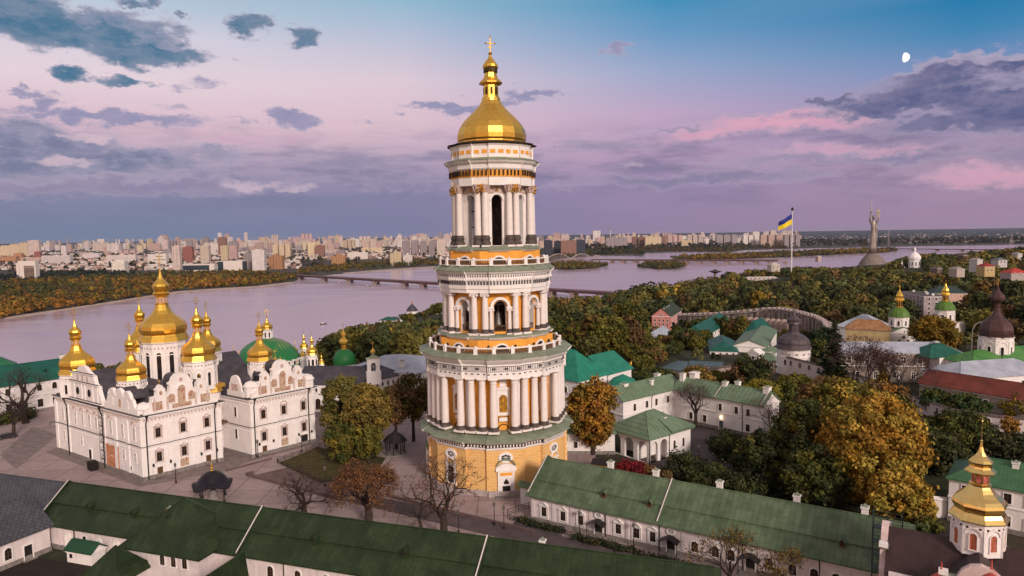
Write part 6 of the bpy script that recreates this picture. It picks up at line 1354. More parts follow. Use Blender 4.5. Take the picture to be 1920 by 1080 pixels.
b.tube((4.6, 0, 76.2), (8.6, -1.5, 83), 1.9, 1.5, 10); b.tube((8.6, -1.5, 82.6), (6.6, -1.6, 91.5), 1.5, 1.1, 10); b.lathe([(.2, 91), (1.5, 92), (1.6, 93.5), (.3, 94.5)], 8, (6.6, -1.6))
b.v = [(x * .82, y * .82, z) for x, y, z in b.v]; b.build('figure', STL, t)
b = MB(); b.box(-5.1, -4.1, -1.9, -1.2, 94, 108); b.loft([[(-5.1, -1.9, 108), (-4.1, -1.9, 108), (-4.1, -1.2, 108), (-5.1, -1.2, 108)], [(-4.7, -1.6, 111), (-4.5, -1.6, 111), (-4.5, -1.5, 111), (-4.7, -1.5, 111)]], 0, False, True); b.box(-6.4, -2.8, -2.1, -1.0, 94.4, 95.4); b.build('sword', STL, t)
b = MB(); b.extr([(2.2, 87), (4.6, 85), (7.2, 87), (7.8, 92), (7.0, 97), (4.8, 98.5), (2.6, 97), (1.8, 92)], -3.6, -2.8); b.extr([(3.6 + .9 * cos(a * pi / 5) * 1.2 + 1.2, 92 + 1.6 * sin(a * pi / 5)) for a in range(10)], -3.9, -3.6, 1); b.build('shield', [STL, CONC], t)
b = MB(); b.lathe([(40, -8), (37, -3.4), (30, -3.0)], 40, sm=True); b.lathe([(30, -3.1), (30, -.4), (28, -.2), (.1, -.2)], 40); tag(b.build('terrace', mat('terrace_grass', (.05, .055, .025), .95, var=.3, vs_=.1), None, tuple(p + np.array((0, 0, .1)))), kind='structure')
p = atd(1714, 517, 930); t = thing('white_church', 'small bright white church with a pointed dome and two corner turrets right of the statue', 'church', tuple(p), radians(20)); t.scale = (1.2, 1.2, 1.2)
BW = mat('bright_white', (.82, .77, .80), .7, var=.03)
b = MB(); b.box(-10, 10, -10, 10, -6, 5); b.loft([[(-10.5, -10.5, 5), (10.5, -10.5, 5), (10.5, 10.5, 5), (-10.5, 10.5, 5)], [(-5, -5, 9), (5, -5, 9), (5, 5, 9), (-5, 5, 9)]], 0, False, True); b.lathe([(6, 8), (6, 19), (6.6, 19.5)], 10); b.build('wall', BW, t)
b = MB(); b.lathe([(6.7, 19.3), (6.4, 21.5), (4.8, 24), (2.4, 26), (1.2, 27.2), (1.0, 28.5), (1.6, 29.4), (.8, 30.8), (.1, 33)], 10); b.build('dome', BW, t)
for sx in (-1, 1):
    b = MB(); b.lathe([(3.2, -4), (3.0, 8), (3.4, 9), (2.0, 11.5), (.8, 13), (.8, 14), (.1, 17.5)], 8); b.build('turret', BW, t, (sx * 11, -7 * sx, 0))
me = win_mesh(1.1, 4.2, 'archslit', [BW, GLASS, BW], 'wc')
for k in range(10): a = 2 * pi * (k + .5) / 10; put_win(t, me, (6 * cos(pi / 10) * cos(a), 6 * cos(pi / 10) * sin(a), 11.5), a + pi / 2)
p = atd(1341, 517, 980); t = thing('lookout', 'dark saucer-shaped lookout on a stalk above the hillside trees', 'lookout', tuple(p))
b = MB(); b.lathe([(2.2, -8), (1.6, 4)], 10); b.build('stalk', CONC, t); b = MB(); b.lathe([(2, 3.5), (8.5, 6), (8.8, 7), (3, 7.6), (2.6, 9.0), (.1, 9.4)], 20); b.build('saucer', mat('lookout_metal', (.07, .06, .06), .6, var=.3), t)
FARH = [('hill_villa', 'yellow villa with a red hipped roof at the far right', 1846, 511, 26, 640, 12, 8, (.62, .45, .22), (.30, .03, .03)), ('hill_villa', 'white cubic villa beside the red-roofed yellow one', 1832, 503, 14, 665, 12, 11, (.70, .66, .64), (.4, .36, .36)),
        ('hill_villa', 'low long building with a bright red roof at the right edge', 1896, 518, 44, 600, 14, 4, (.5, .42, .4), (.42, .05, .04)), ('hill_villa', 'white gabled house with a grey roof near the right edge', 1872, 495, 22, 760, 12, 6, (.66, .62, .63), (.14, .15, .16)),
        ('hill_villa', 'small pale house among trees left of the yellow villa', 1794, 512, 20, 640, 12, 5, (.55, .47, .42), (.33, .28, .25)), ('hill_villa', 'brown house sunk in the trees left of the pale one', 1757, 511, 13, 700, 12, 6, (.22, .16, .15), (.12, .09, .09)),
        ('hill_villa', 'white flat-roofed block left of the flagpole foot', 1446, 504, 22, 900, 14, 7, (.66, .58, .52), (.5, .46, .42)), ('hill_villa', 'brown tower-like house under the dark pines at right', 1806, 491, 12, 900, 12, 12, (.16, .10, .09), (.1, .07, .07)),
        ('hill_villa', 'white flat house at the far right under the dark pines', 1908, 482, 12, 900, 12, 6, (.66, .62, .62), (.3, .28, .28)), ('museum_hall', 'long flat white museum hall in front of the statue terrace', 1625, 528, 70, 900, 26, 5, (.58, .50, .46), (.55, .48, .44)),
        ('museum_hall', 'low white wall-like building under the flagpole', 1395, 526, 90, 840, 10, 1.8, (.52, .45, .42), (.46, .4, .38)), ('museum_hall', 'small pink tower block beyond the trees left of the statue', 1534, 487, 8, 1250, 12, 8, (.6, .45, .42), (.5, .4, .38))]
for nm, lb, px, py, wpx, Y, W, H_, cw, cr_ in FARH:
    p = atd(px, py, Y); w = wpx * Y / 1280.0 * .75; H_ *= .75; cw = tuple(q * .8 for q in cw)
    hall(nm, lb, 'building', p, p + np.array((w, 0, 0)), W, H_, H_ + min(W, w) * .28, mat('wall_' + lb[:14].replace(' ', '_'), cw, .85, var=.1), mat('roof_' + lb[:14].replace(' ', '_'), cr_, .7, var=.15), 'hip', .5, zg=p[2], plinth=None) and None
    t = [o for o in sc.objects if o.get('label') == lb][0]
    if w > 9: wins(t, 'f', spaced(1, w - 1, max(2, int(w / 5))), 1.4, 1.4, 1.6, 'slit', key='fh')

# ------------------------------------------------------------------ trees
def tint_mat(name, rough=.8):
    m = bpy.data.materials.new(name); m.use_nodes = True; T = NT(m.node_tree); b = T.n['Principled BSDF']
    a = T.n.new('ShaderNodeAttribute'); a.attribute_name = 'tint'
    oi = T.n.new('ShaderNodeObjectInfo')
    T.put(b.inputs['Base Color'], T.mix(1.0, a.outputs['Color'], oi.outputs['Color'], 'MULTIPLY'))
    b.inputs['Roughness'].default_value = rough; b.inputs['Specular IOR Level'].default_value = 0.15; return m
FOL = tint_mat('foliage'); BARK = mat('bark', (.045, .030, .026), .9, var=.3, vs_=2.0); TWIG = mat('twigs', (.060, .036, .030), .9, var=.3, vs_=.5)
TWIGP = mat('pinkish_twigs', (.085, .050, .050), .9, var=.3, vs_=.5)
def leaf_mesh(name, P, Nrm, size, colr, rng, extra=None):
    """one small quad per point; colr is (n,3)"""
    n = len(P); r = rng.normal(size=(n, 3)); u = np.cross(Nrm, r); u /= np.linalg.norm(u, axis=1)[:, None] + 1e-9
    v = np.cross(Nrm, u); v /= np.linalg.norm(v, axis=1)[:, None] + 1e-9
    s = (size * rng.uniform(.6, 1.35, n))[:, None] if np.ndim(size) == 0 else (size * rng.uniform(.6, 1.35, n))[:, None]
    Q = np.stack([P - u * s - v * s * .7, P + u * s - v * s * .7, P + u * s + v * s * .7, P - u * s + v * s * .7], 1).reshape(-1, 3)
    me = bpy.data.meshes.new(name); nv = 4 * n
    me.vertices.add(nv); me.vertices.foreach_set('co', Q.astype(np.float32).ravel())
    me.loops.add(nv); me.loops.foreach_set('vertex_index', np.arange(nv, dtype=np.int32))
    me.polygons.add(n); me.polygons.foreach_set('loop_start', np.arange(0, nv, 4, dtype=np.int32)); me.polygons.foreach_set('loop_total', np.full(n, 4, np.int32))
    at_ = me.color_attributes.new('tint', 'FLOAT_COLOR', 'POINT'); c = np.ones((nv, 4), np.float32); c[:, :3] = np.repeat(colr, 4, 0); at_.data.foreach_set('color', c.ravel())
    me.materials.append(FOL); me.update(); me.validate(); return me
def clump_points(C, Rr, per, rng, zsq=.8):
    n = len(C); d = rng.normal(size=(n, per, 3)); d /= np.linalg.norm(d, axis=2)[:, :, None]
    rad = rng.uniform(.5, 1.05, (n, per, 1)); rad = np.where(rng.uniform(size=rad.shape) < .16, rng.uniform(1.0, 1.55, rad.shape), rad); P = C[:, None] + d * rad * Rr[:, None, None] * np.array((1, 1, zsq))
    N_ = d + rng.normal(size=d.shape) * .55; N_ /= np.linalg.norm(N_, axis=2)[:, :, None]
    return P.reshape(-1, 3), N_.reshape(-1, 3)
def crown(name, rng, H, R, nc, per, size, base, vary=.3, shape='round', z0=None, pal=None):
    """clumps spread through a crown of height H and radius R that starts z0 above the ground"""
    z0 = H * .28 if z0 is None else z0
    C = []
    while len(C) < nc:
        q = rng.uniform(-1, 1, 3); l = np.linalg.norm(q)
        if l > 1 or l < .35: continue
        if shape == 'cone' : w = (1 - (q[2] + 1) / 2) * 1.0 + .08
        elif shape == 'column': w = .75
        else: w = 1.0 - .25 * max(0, -q[2])
        C.append((q[0] * R * w * .9, q[1] * R * w * .9, z0 + (H - z0) * (q[2] + 1) / 2))
    C = np.array(C); rr = R * rng.uniform(.25, .42, nc) * (30.0 / max(nc, 30)) ** .33
    if shape == 'cone': rr *= .75
    P, N_ = clump_points(C, rr, per, rng)
    pal = pal or [(1, 1, 1)]
    cc = np.array([pal[i] for i in rng.integers(0, len(pal), nc)]) * rng.uniform(1 - vary, 1 + vary, (nc, 1)); col = np.repeat(cc, per, 0) * rng.uniform(.72, 1.28, (nc * per, 1)) * np.array(base)
    return leaf_mesh(name, P, N_, size, col, rng), C
def trunk_mesh(name, H, r, C=None, rng=None, limbs=8, m=None):
    b = MB(); b.tube((0, 0, -2.5), (0, 0, H * .35), r * 1.25, r * .85, 7); b.tube((0, 0, H * .35), (.1, .05, H * .75), r * .85, r * .3, 6)
    if C is not None:
        for c in C[:limbs]:
            z = min(c[2] * .75, H * .5) * .8 + .5; mid = (c[0] * .45, c[1] * .45, z + (c[2] - z) * .55)
            b.tube((0, 0, z), mid, r * .45, r * .28, 5); b.tube(mid, tuple(c), r * .28, r * .08, 4)
    return b.mesh(name, m or BARK)
def bare_mesh(name, rng, H, R, depth=6, r0=.45, spread=.55, split=3, lean=0.0, twig=1.0, low=.16, droop=0.0):
    """leafless tree grown branch by branch"""
    b = MB(); tips = []
    def grow(p, d, L, r, k):
        n = 2 if k > 1 else 1; q = p
        for i in range(n):
            d = d + Vector(rng.normal(size=3) * (.10 if k == depth else .17)) + Vector((0, 0, .05 - droop * (depth - k) * .05)); d.normalize()
            e = q + d * (L / n); b.tube(q, e, r * (1 - .28 * i / n), r * (1 - .28 * (i + 1) / n), 7 if k >= depth - 1 else 4 if k > 2 else 3, 0 if k > 2 else 1); q = e
        if k <= 0: tips.append(tuple(q)); return
        ns = split + (-1 if rng.uniform() < .35 else 0) if k < depth else split + 1
        a0 = rng.uniform(0, 6.28)
        for i in range(ns):
            a = a0 + 6.283 * i / ns + rng.uniform(-.4, .4); o = d.orthogonal().normalized(); w = d.cross(o)
            sp = spread * rng.uniform(.7, 1.35); nd = (d * cos(sp) + (o * cos(a) + w * sin(a)) * sin(sp)).normalized()
            grow(q - d * (L * rng.uniform(0, .25)), nd, L * rng.uniform(.64, .88), max(r * .54, .017 * twig), k - 1)
    d0 = Vector((lean, 0, 1)).normalized()
    b.tube((0, 0, -1.5), (0, 0, .3), r0 * 1.5, r0 * 1.1, 8)
    grow(Vector((0, 0, 0)), d0, H * low, r0, depth)
    return b, np.array(tips)
def add_tree(name, label, p, tm, cm=None, s=1.0, rz=0.0, tint=None, group=None, rng=None):
    t = thing(name, label, 'tree', p, rz, group); t.scale = (s, s, s)
    link('trunk', tm, t)
    if cm is not None:
        o = link('crown', cm, t)
        if tint: o.color = (*tint, 1)
    return t
rg = np.random.default_rng(11)
ORG = [(.31, .155, .022), (.26, .14, .024), (.20, .125, .024), (.27, .12, .024)]
GOLDL = [(.40, .26, .045), (.33, .22, .04), (.26, .195, .035), (.38, .21, .032)]
OLIVE = [(.085, .082, .016), (.11, .095, .018), (.065, .072, .016), (.15, .11, .018)]
RUST = [(.155, .085, .034), (.13, .075, .034), (.185, .10, .034), (.105, .072, .03)]
GRN = [(.052, .064, .018), (.068, .076, .020), (.040, .050, .017)]
DGRN = [(.030, .038, .018), (.042, .048, .019), (.022, .029, .015), (.058, .052, .022)]
def big(name, label, px, py, Y, H, R, pal, nc=60, per=190, size=.30, z0=None, shape='round', zg=None, seed=1, limbs=10):
    rng = np.random.default_rng(seed); p = atd(px, py, Y); z = float(hz(p[0], p[1])) if zg is None else zg
    cm, C = crown(name + '_crown', rng, H, R, int(nc * 1.7), int(per * .62), size * .95, (1, 1, 1), .30, shape, z0, pal)
    return add_tree(name, label, (p[0], p[1], z), trunk_mesh(name + '_trunk', H, R * .055 + .12, C, rng, limbs), cm)
# the trees one notices (foot position read at the given distance)
big('maple_tree', 'round orange autumn tree on the grass just right of the tower base', 1112, 800, 163, 18.5, 6.6, ORG + [(.15, .105, .022)], 90, 200, .26, 2.5, seed=2)
big('maple_tree', 'huge golden-orange tree, the biggest and brightest, above the light green roof', 1632, 860, 129, 22, 10.2, GOLDL + ORG[:2], 150, 210, .27, 1.0, seed=3)
big('maple_tree', 'lower golden tree touching the light green roof beside the biggest golden one', 1690, 930, 115, 12, 5.4, GOLDL, 70, 170, .25, 1.0, seed=4)
big('maple_tree', 'olive and yellow tree directly behind the biggest golden tree', 1580, 790, 152, 19.5, 9.0, GOLDL[1:3] + OLIVE, 110, 180, .28, 2, seed=5)
big('maple_tree', 'yellow-green tree behind the top right of the biggest golden tree', 1672, 790, 148, 17.5, 6.2, GOLDL[:2] + OLIVE[1:], 80, 180, .27, 2, seed=6)
big('beech_tree', 'broad russet brown tree in front of the descending pink wall', 1560, 760, 176, 14.5, 9.5, RUST, 100, 170, .30, 2, seed=7)
big('beech_tree', 'russet tree right of the broad russet one, under the bare tall trees', 1650, 760, 185, 11.5, 8.0, RUST + ORG[2:], 90, 160, .30, 2, seed=8)
big('dark_tree', 'dull olive tree at the left foot of the golden trees', 1500, 830, 145, 17.5, 6.5, OLIVE + GRN[:2] + RUST[1:2], 90, 170, .27, 1, seed=9)
big('dark_tree', 'dark green bushy tree in front of the arcaded house courtyard', 1440, 880, 140, 12.0, 6.5, DGRN[:2] + GRN[:1] + OLIVE[:1], 80, 170, .27, .5, seed=10)
big('dark_tree', 'dark tree between the golden tree and the light green roof ridge', 1530, 905, 128, 12, 6.0, DGRN[1:] + GRN + OLIVE[:3], 80, 170, .26, .5, seed=11)
big('linden_tree', 'tall green linden left of the tower, greenest of the clump by the cathedral', 645, 800, 172, 18.6, 6.0, [(.12, .105, .026), (.16, .125, .028), (.088, .084, .024)], 95, 190, .26, 1.5, seed=12)
big('linden_tree', 'yellow-brown tree in the clump left of the tower', 690, 800, 166, 17.2, 6.2, [(.21, .145, .03), (.175, .12, .03), (.13, .10, .026)], 80, 150, .25, 4, seed=13)
big('linden_tree', 'thin brownish tree nearest the tower\'s left side', 775, 800, 176, 18.0, 5.4, RUST[:2] + OLIVE[1:], 60, 100, .24, 6, seed=14)
big('linden_tree', 'low yellow-green tree at the foot of the clump left of the tower', 690, 840, 160, 8.5, 3.6, OLIVE[:2] + [(.16, .13, .02)], 36, 150, .23, 1, seed=15)
big('linden_tree', 'dark green low tree at the foot of the greenest linden', 640, 845, 160, 9.0, 4.2, OLIVE + GRN[:1], 40, 150, .23, .6, seed=16)
big('green_tree', 'green tree right of the golden ones, below the niched fortress wall', 1800, 800, 158, 10.5, 7.5, GRN + OLIVE[:2], 90, 160, .28, 1, seed=17)
big('green_tree', 'dark green tree between golden tree and gilded gate dome', 1745, 850, 146, 10, 7.0, GRN + DGRN, 80, 160, .28, .5, seed=18)
big('green_tree', 'dark shrubby tree at the right edge under the niched wall', 1885, 835, 150, 7.5, 7.5, DGRN, 70, 150, .28, .3, seed=19)
big('green_tree', 'low green tree behind the light green roof beside the gate church', 1735, 950, 108, 6.5, 4.6, OLIVE + GRN[:1], 50, 150, .23, .3, seed=20)
big('green_tree', 'green tree row left part above the niched wall before the rust red roof', 1755, 740, 196, 6.6, 5.2, GRN[:2] + [(.03, .055, .02)], 60, 120, .3, .2, seed=21)
big('green_tree', 'green tree row right part above the niched wall before the rust red roof', 1815, 752, 188, 6.6, 5.8, GRN[:2] + [(.03, .055, .02)], 60, 120, .3, .2, seed=22)
big('yellow_tree', 'yellow-green round tree above the green roof, right of the long weathered wall', 1425, 735, 205, 8, 6.8, [(.20, .165, .02), (.15, .14, .02)], 60, 130, .3, .3, seed=23)
big('dark_tree', 'dark brown-green tree in front of the long weathered wall', 1410, 715, 225, 12.5, 6.8, GRN[:1] + RUST[1:2] + DGRN[:1], 70, 130, .3, 1, seed=24)
big('yellow_tree', 'yellow-orange tree in front of the weathered wall above the pale green roof', 1305, 715, 222, 9.0, 6.5, [(.24, .15, .03), (.19, .11, .03), (.14, .11, .03)], 60, 120, .3, .5, seed=25)
big('green_tree', 'dark green shrubby tree between turquoise hall and pale green roof', 1205, 720, 226, 7.5, 5.5, GRN, 50, 110, .3, .2, seed=26)
big('green_tree', 'dark green tree right of the shrubby one above the pale green roof', 1240, 716, 230, 7.0, 5.5, GRN + OLIVE[:1], 50, 110, .3, .2, seed=27)
big('golden_tree', 'golden-brown round tree between the two moss green domes', 1754, 650, 275, 18, 9.5, [(.20, .125, .02), (.15, .11, .02), (.24, .14, .02)], 100, 120, .36, 3, seed=28)
big('yellow_shrub', 'thin bright yellow tree among bare trunks by the grey-brown building', 1655, 720, 215, 11, 2.0, [(.36, .22, .02), (.30, .18, .02)], 26, 130, .24, .5, 'column', seed=29)
big('green_tree', 'rounded dark hedge-like tree on the slope beside the round wall tower', 1545, 660, 295, 11, 7.0, [(.020, .038, .016), (.028, .045, .016)], 70, 120, .34, .3, seed=30)
big('orange_shrub', 'small orange shrub in front of the niched wall at right', 1895, 800, 172, 5.5, 2.2, [(.32, .16, .04)], 20, 120, .22, .3, seed=31)
big('golden_tree', 'small gold tree at the right edge beside the pale blue roof', 1908, 735, 190, 6.5, 4.5, [(.26, .18, .02), (.2, .15, .02)], 36, 120, .26, .5, seed=32)
YG = [(.13, .115, .02), (.105, .10, .02), (.155, .125, .02), (.085, .085, .018)]
big('broad_tree', 'broad yellow-green tree behind the bright turquoise roof', 1140, 690, 300, 17, 9.5, YG, 110, 110, .40, 1, seed=40)
big('broad_tree', 'tall green tree with a bright top behind the broad yellow-green one', 1180, 655, 370, 24, 10.5, GRN[:2] + OLIVE[2:] + [(.09, .085, .02)], 120, 90, .48, 1, seed=41)
big('broad_tree', 'olive tree at the right of the broad yellow-green one', 1196, 670, 330, 10, 6.5, YG[1:] + OLIVE, 80, 90, .42, 1, seed=42)
big('broad_tree', 'olive-brown tree just right of the tower behind the turquoise roof', 1085, 680, 310, 14, 7.5, OLIVE + RUST[:1], 80, 90, .42, 1, seed=43)
big('broad_tree', 'dull green tree near the right side of the tower', 1050, 640, 400, 15, 9, GRN[:2] + OLIVE[:2], 80, 80, .5, 1, seed=44)
big('broad_tree', 'rounded green tree between the two pale grey roofed cottages', 1268, 655, 385, 11, 4.8, GRN[:2] + OLIVE[:1], 60, 90, .42, .6, seed=45)
big('broad_tree', 'yellowish tree before the small white grey-roofed cottage', 1322, 655, 380, 9.0, 4.4, YG, 50, 90, .40, .6, seed=46)
big('broad_tree', 'dark low tree left of the teal-roofed house wall', 1290, 680, 320, 9.5, 5.5, GRN + RUST[1:2], 50, 90, .38, .5, seed=47)
big('broad_tree', 'low olive tree in front of the cream cottage', 1228, 690, 300, 5.5, 5.0, OLIVE, 50, 90, .36, .5, seed=48)
big('linden_tree', 'brown-leaved tree at the back of the clump left of the tower', 742, 790, 170, 17.0, 5.0, RUST + OLIVE[1:2], 50, 100, .25, 7, seed=49)
for i, (px, Y, H, R, lb) in enumerate([(806, 545, 7, 5, 'green tree between the hill chapel and the tower'), (746, 540, 5.5, 4.5, 'olive tree at the left foot of the hill chapel'), (788, 530, 5, 4.5, 'dark tree at the right foot of the hill chapel'), (728, 500, 6, 5, 'olive tree below the white house on the river slope'), (824, 520, 7, 5.5, 'olive tree close to the tower on the river slope'), (765, 505, 5.0, 5.0, 'yellowing tree below the hill chapel')]):
    big('slope_tree', lb, px, 600, Y, H, R, [GRN + OLIVE, OLIVE, DGRN, YG][i % 4], 40, 80, .5, .5, seed=340 + i)
for i, (px, Y, H, R, lb) in enumerate([(1208, 262, 6.0, 4.5, 'bushy tree just behind the right end of the turquoise hall'), (1228, 275, 6.5, 4.8, 'olive tree behind the low blue-grey shed, left part'), (1262, 300, 5.5, 4.6, 'mid green tree above the hipped blue-grey shed'), (1186, 285, 7.5, 5.2, 'tree beside the gilded kiosk'), (1276, 322, 5.5, 4.6, 'tree in front of the small white cottage'), (1306, 312, 5.5, 4.2, 'tree left of the spiky thujas'), (1246, 335, 5.5, 4.6, 'tree below the cream cottage'), (1214, 318, 6.5, 5.0, 'yellowing tree left of the cream cottage front'), (1304, 350, 6.0, 4.4, 'yellowing tree below the teal terrace'), (1322, 338, 7.0, 4.2, 'slim tree left of the teal-roofed house corner'), (1340, 238, 4.2, 4.2, 'low shrub in front of the weathered wall middle'), (1372, 236, 4.6, 4.2, 'low brown shrub in front of the weathered wall, right'), (1512, 262, 4.5, 4.0, 'low shrub at the foot of the descending pink wall'), (1536, 285, 8.0, 5.0, 'dark tree above the descending pink wall'), (1470, 215, 5.5, 5.0, 'dark bush at the right end of the infirmary'), (1492, 222, 6.5, 5.0, 'brown bush below the round wall tower'), (1520, 218, 5.5, 5.0, 'brown bush left of the broad russet tree')]):
    big('low_tree', lb, px, 690, Y, H, R, [YG, OLIVE + GRN[:1], GRN + OLIVE[:1], RUST + OLIVE][(i * 3 + i // 4) % 4 if 'yellow' not in lb else 0], 44, 90, .34, .4, seed=300 + i)
for i, px in enumerate(range(1296, 1396, 12)):
    Y = float(np.interp(px, [1270, 1300, 1340, 1392], [500, 486, 470, 452])) - 16; g = atd(px, 600 - (i % 3) * 3, Y); z = float(hz(g[0], g[1])); H = g[2] - z
    big('wall_tree', ['olive', 'dark green', 'yellowing', 'brownish'][i % 4] + ' tree ' + ['beside the rose house wing', 'two trees right of the rose house wing', 'above the green cottage', 'above the red brick cottage', 'right of the red brick cottage', 'above the far end of the teal terrace', 'over the teal terrace ridge', 'left of the first rounded buttress', 'at the first rounded buttress'][i] + ', along the curved gallery', px, 600, Y, H, 5.0, [OLIVE, GRN, YG, RUST + OLIVE][i % 4], 36, 80, .5, H * .2, seed=370 + i)
# red bush, shrubs and hedges
def shrub(label, px, py, Y, H, R, pal, nc=24, per=130, size=.17, seed=1, name='shrub'):
    rng = np.random.default_rng(seed); p = atd(px, py, Y); cm, C = crown(name + '_crown', rng, H, R, nc, per, size, (1, 1, 1), .3, 'round', .15, pal)
    t = thing(name, label, 'shrub', (p[0], p[1], float(hz(p[0], p[1])))); t['category'] = 'shrub'; link('stem', trunk_mesh(name + '_stem', H * .8, .09, C, rng, 6), t); link('foliage', cm, t)
shrub('crimson red bush in front of the arcaded house', 1185, 900, 145, 3.4, 4.0, [(.16, .012, .018), (.20, .02, .02), (.11, .012, .016)], 40, 150, .17, 41)
for i, (px, py, Y, H, R, lb) in enumerate([(1232, 905, 143, 3.6, 3.2, 'brownish bush just right of the crimson bush'), (1288, 900, 146, 6.0, 4.6, 'dark leafy bush at the corner of the arcaded house'), (1360, 862, 158, 6.6, 4.0, 'dark round bush standing alone in the courtyard'), (1330, 915, 140, 4.2, 5.0, 'low dark bush behind the light green roof ridge'), (1400, 930, 134, 5.0, 5.0, 'dark bush mass above the middle of the light green roof'),
                                           (1390, 880, 150, 4.0, 3.2, 'small dark bush left of the dark courtyard tree')]):
    shrub(lb, px, py, Y, H, R, DGRN + (GRN if i != 0 else RUST), 36, 140, .2, 50 + i)
for i, (px, py, Y, L_, lb) in enumerate([(1012, 985, 122, 3.6, 'dark clipped hedge bed at the left end of the white range'), (1130, 1012, 114, 4.4, 'dark flower bed between the two porches of the white range'), (1255, 1040, 107, 4.0, 'dark planting strip right of the second porch of the white range')]):
    rng = np.random.default_rng(70 + i); p = atd(px, py, Y); t = thing('hedge', lb, 'hedge', (p[0], p[1], 0), radians(-32)); n = 26
    C = np.stack([np.linspace(-L_ * 1.25, L_ * 1.25, n), rng.uniform(-.6, .6, n), np.full(n, .55)], 1); P, N_ = clump_points(C, np.full(n, .75), 80, rng); col = np.repeat(np.array(DGRN)[rng.integers(0, 4, n)], 80, 0) * rng.uniform(.7, 1.4, (n * 80, 1))
    link('foliage', leaf_mesh('hedge_foliage', P, N_, .12, col, rng), t); b = MB(); b.box(-L_ * 1.4, L_ * 1.4, -1.2, 1.2, .0, .14); b.build('bed', ASPH, t)
for i, (px, py, Y, lb) in enumerate([(40, 790, 205, 'green shrub bed with a white stone rim before the teal-roofed house'), (6, 800, 200, 'dark shrub under the leafless trees at the left edge')]): shrub(lb, px, py, Y, 2.6, 4.2, GRN, 26, 120, .2, 80 + i)
# leafless trees
def bare(label, px, py, Y, H, seed, depth=6, r0=.45, spread=.5, split=3, lean=0.0, low=.2, leaves=None, tw=TWIG, twig=1.3, rz=0.0, zg=None, group=None, droop=0.0, lsize=.13, nleaf=3):
    rng = np.random.default_rng(seed); b, tips = bare_mesh('t', rng, H, 0, depth, r0, spread, split, lean, twig, low, droop)
    ext = max(v[2] for v in b.v); k = H / ext
    b.v = [(x * k, y * k, z * k if z > 0 else z) for x, y, z in b.v]; tips = tips * k
    p = atd(px, py, Y); t = thing('bare_tree', label, 'tree', (p[0], p[1], float(hz(p[0], p[1])) if zg is None else zg), rz, group)
    link('trunk', b.mesh('bare_trunk', [BARK, tw]), t)
    if leaves:
        P = np.repeat(tips, nleaf, 0) + rng.normal(size=(len(tips) * nleaf, 3)) * .35; N_ = rng.normal(size=P.shape); col = np.array(leaves)[rng.integers(0, len(leaves), len(P))] * rng.uniform(.7, 1.3, (len(P), 1)); link('crown', leaf_mesh('sparse_leaves', P, N_, lsize, col, rng), t)
    return t
bare('wide bare tree with low limbs left of the russet one, behind the dark green ridge', 572, 950, 128, 10.2, 101, 6, .40, .62, 3, low=.18, droop=.25)
bare('spreading tree with rust brown leaves between the two bare trees in front of the tower', 690, 965, 124, 12.2, 102, 6, .42, .60, 3, low=.16, leaves=[(.15, .065, .03), (.12, .055, .028), (.17, .08, .032)], lsize=.13, nleaf=11)
bare('large bare tree standing right before the tower base', 830, 985, 117, 17.0, 103, 6, .46, .58, 3, low=.17, leaves=[(.15, .065, .03)], lsize=.10, nleaf=2)
bare('slender leaning bare trunk beside the large bare tree', 795, 985, 118, 10.5, 104, 5, .30, .42, 2, lean=-.3, low=.28)
bare('bare pinkish tree in the courtyard of the L-shaped infirmary', 1305, 798, 184, 12.5, 105, 6, .38, .52, 3, low=.2, tw=TWIGP)
bare('bare reddish tree at the right end of the infirmary', 1455, 822, 160, 14.5, 106, 6, .36, .50, 3, low=.22, tw=TWIGP)
bare('large dark bare tree before the teal-roofed house at the left edge', 48, 785, 200, 18, 107, 6, .6, .55, 3, low=.22, lean=-.15)
bare('smaller dark bare tree in front of the large one at the left edge', 24, 812, 186, 13, 108, 6, .42, .5, 3, low=.24, lean=-.1)
bare('thin bare tree close to the cathedral\'s left corner', 108, 750, 226, 11, 109, 5, .3, .5, 3, low=.24)
for i, (px, py, Y, H, lb) in enumerate([(1600, 730, 214, 20.5, 'leftmost of the tall bare trees before the grey-brown building'), (1628, 738, 208, 22, 'second and bushiest of the tall bare trees before the grey-brown building'), (1668, 735, 210, 18, 'third tall bare tree, beside the thin yellow one'), (1690, 738, 206, 17, 'rightmost forked tall bare tree before the grey-brown building')]):
    bare(lb, px, py, Y, H, 110 + i, 6, .40, .40, 3, low=.26, tw=TWIGP, twig=1.8, leaves=[(.085, .045, .042)] , lsize=.16, nleaf=3 if i == 1 else 1)
bare('half-bare tree with a few yellow leaves in front of the white range', 1375, 1100, 97, 10.5, 120, 6, .26, .45, 3, low=.22, leaves=[(.20, .12, .025), (.15, .10, .02), (.10, .075, .02)], lsize=.10, nleaf=2)
bare('leafy half-bare tree at the lower edge left of the scaffold', 1470, 1120, 93, 8.6, 121, 6, .24, .5, 3, low=.2, leaves=[(.14, .085, .02), (.10, .07, .018), (.07, .055, .018)], lsize=.12, nleaf=3)
